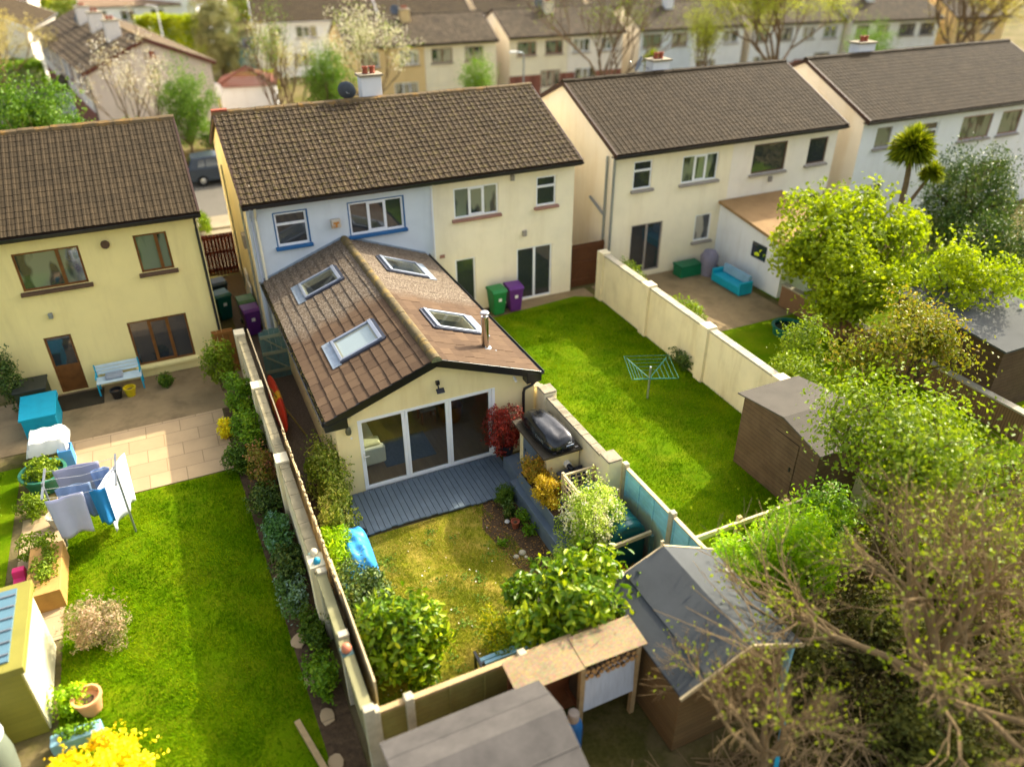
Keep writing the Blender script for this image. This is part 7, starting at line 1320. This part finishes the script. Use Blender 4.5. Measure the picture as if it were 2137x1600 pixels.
for k, (lab, x, y, rr, m, n) in enumerate((('dark green shrub at the foot of the slender tree', 3.4, 25.5, (1.4, 1.0, 1.0), lm_box, 3600), ('dark shrub behind the paling fence beside the willow', 1.6, 27.0, (1.0, .9, 1.2), lm_box, 3000), ('low bushes below the pinkish gable', -3.2, 33.0, (3.0, 1.2, 1.3), lm_yg, 6000), ('pink flowered shrub beside the satellite dish', 9.6, 22.5, (.8, .8, 1.3), leafmat('pink flower leaf', S(110, 132, 28), S(183, 155, 57), S(250, 155, 142), .5), 2600), ('yellow green shrub in front of the cream far house', 17.0, 29, (2.4, 1.2, 1.2), lm_con, 5200),
      ('green hedge shrub before the red framed house', 22.5, 31, (2.2, 1., 1.1), lm_mid, 4200), ('dark brown shrub at the left edge of the near street', -8.5, 17.0, (1.2, 1., 2.0), leafmat('copper leaf', S(85, 48, 38), S(122, 72, 51), S(159, 108, 66), .5), 3000), ('green shrub behind the airy birch', 44, 27, (2.2, 1.4, 1.5), lm_mid, 4200), ('shrub at the lower corner of the white far houses', 52, 27, (2.6, 1.4, 1.4), lm_yg, 4200))):
    shrub('street_shrub', lab, 'shrub', (x, y, ground(y) + rr[2] * .9), rr, n, .15, .08, m, 180 + k, 16, .34, M['bark'], z0=ground(y))
for lab, x, y, h in (('grey street lamp beyond the roof of the cream house', 20.4, 23.3, 5.0), ('white street lamp in front of the distant hedge', 1.2, 70.0, 6.2)):
    z = ground(y); t = thing('street_lamp', lab, 'street lamp', (x, y, z)); b = MB(); b.tube([(0, 0, 0), (0, 0, h - .1), (-.1, 0, h), (-.6, 0, h + .08)], [.07, .05, .045, .04], 8); b.build('post', M['galv'] if y < 50 else M['upvc'], t, smooth=True); b = MB(); b.box(-1.0, -.5, -.1, .1, h + .03, h + .14); b.build('lamp_head', M['plastic_white'], t, bevel=.03)
vw = mat('white van paint', S(222, 224, 226), .3)
t = thing('parked_van', 'white van parked at the far left behind the budding tree', 'van', (-14.0, 72, G0), .3); b = MB(); b.extr([(-2.4, .3), (-2.4, 1.9), (-2.2, 2.1), (1.2, 2.1), (1.9, 1.3), (2.5, 1.0), (2.5, .3)], -.95, .95); b.build('body', vw, t, bevel=.1, smooth=True); b = MB(); b.add([(1.25, -.8, 2.03), (1.25, .8, 2.03), (1.88, .85, 1.35), (1.88, -.85, 1.35)], [(0, 1, 2, 3)]); b.v = [(x + .05, y, z) for x, y, z in b.v]; b.build('windscreen', pn, t)
b = MB(); b.box(.4, 1.2, -.965, -.951, 1.25, 1.9); b.build('side_window', pn, t)
for x in (-1.5, 1.6):
    for y in (-.9, .9): b = MB(); b.cyl((x, y - .1, .32), (x, y + .1, .32), .32); b.build('wheel', M['plastic_black'], t, smooth=True)
car('dark parked car beyond the white van', (-17.5, 78, G0), .3, mat('dark car paint', S(70, 78, 90), .3, .04, 2, metal=.3))
for lab, x, y in (('dark roofed shed far behind the distant hedge', 1.0, 100.0), ('brown roofed shed far behind the distant hedge', 6.5, 102.0)):
    t = thing('garden_shed', lab, 'shed', (x, y, G0)); b = MB(); b.box(0, 5, 0, 3, 0, 2.2); b.build('wall', M['wood_brown'], t); b = MB(); b.extrx([(-.2, 2.2), (3.2, 2.8), (3.2, 2.9), (-.2, 2.3)], -.2, 5.2); b.build('roof', mat('shed roof far', S(92, 90, 88), .8), t)
# far woods closing the view
t = MB(); g = np.random.default_rng(12); n = 30000
P = np.stack([g.uniform(-90, 150, n), g.uniform(112, 132, n), np.zeros(n)], 1); hgt = 4.5 + 2.5 * np.sin(P[:, 0] * .31) + 1.5 * np.sin(P[:, 0] * .83 + 1); P[:, 2] = G0 + g.uniform(0, 1, n) ** .7 * hgt; N = g.normal(0, 1, (n, 3)); N[:, 2] += .6
tag(leaves('far_wood', P, unit(N), 1.1, .7, leafmat('distant leaf', S(85, 105, 23), S(127, 139, 34), S(183, 179, 57), .7, .3), None, 12), 'distant belt of trees closing the view at the top', 'woodland', kind='stuff')
groups = {'wheelie_bin': 'wheeled bins behind the houses', 'border_shrub': 'border shrubs round the long green lawn', 'garden_shrub': 'shrubs of the gardens on the right', 'garden_plant': 'small plants of the sharp garden', 'plant_pot': 'plant pots', 'garden_shed': 'garden sheds', 'satellite_dish': 'satellite dishes', 'side_gate': 'side gates between the houses',
  'boundary_wall': 'cream boundary walls', 'blossom_tree': 'blossom trees along the street', 'street_shrub': 'shrubs along the street', 'spring_tree': 'trees coming into leaf', 'willow_tree': 'rounded and hazy green trees along the street', 'bare_tree': 'bare trees', 'timber_offcut': 'loose timber', 'stone': 'stones on the bed', 'garden_ornament': 'ornaments on the fence', 'hedge': 'hedges', 'evergreen_tree': 'dark evergreens', 'storage_box': 'storage boxes',
  'laurel_bush': 'laurel bushes of the sharp garden', 'variegated_shrub': 'variegated shrubs by the extension', 'cream_shrub': 'cream edged shrubs', 'golden_shrub': 'golden shrubs', 'trellis': 'trellis round the tank', 'off_white_house': 'houses of the near row', 'white_house': 'houses of the near row', 'cabbage_palm': 'cabbage palms', 'parked_car': 'parked cars', 'street_lamp': 'street lamps', 'young_tree': 'slender young trees', 'garden_bench': 'garden benches', 'planter_trough': 'planter troughs', 'leaning_panel': 'white panels leaning on the house', 'garden_wall': 'garden walls on the right', 'ride_on_toy': 'toys by the tan planter', 'wooden_board': 'loose boards'}
for o in COL.objects:
    if o.parent is None and o.get('label') and not o.get('group'):
        k = o.name.split('.')[0]
        if k in groups: o['group'] = groups[k]
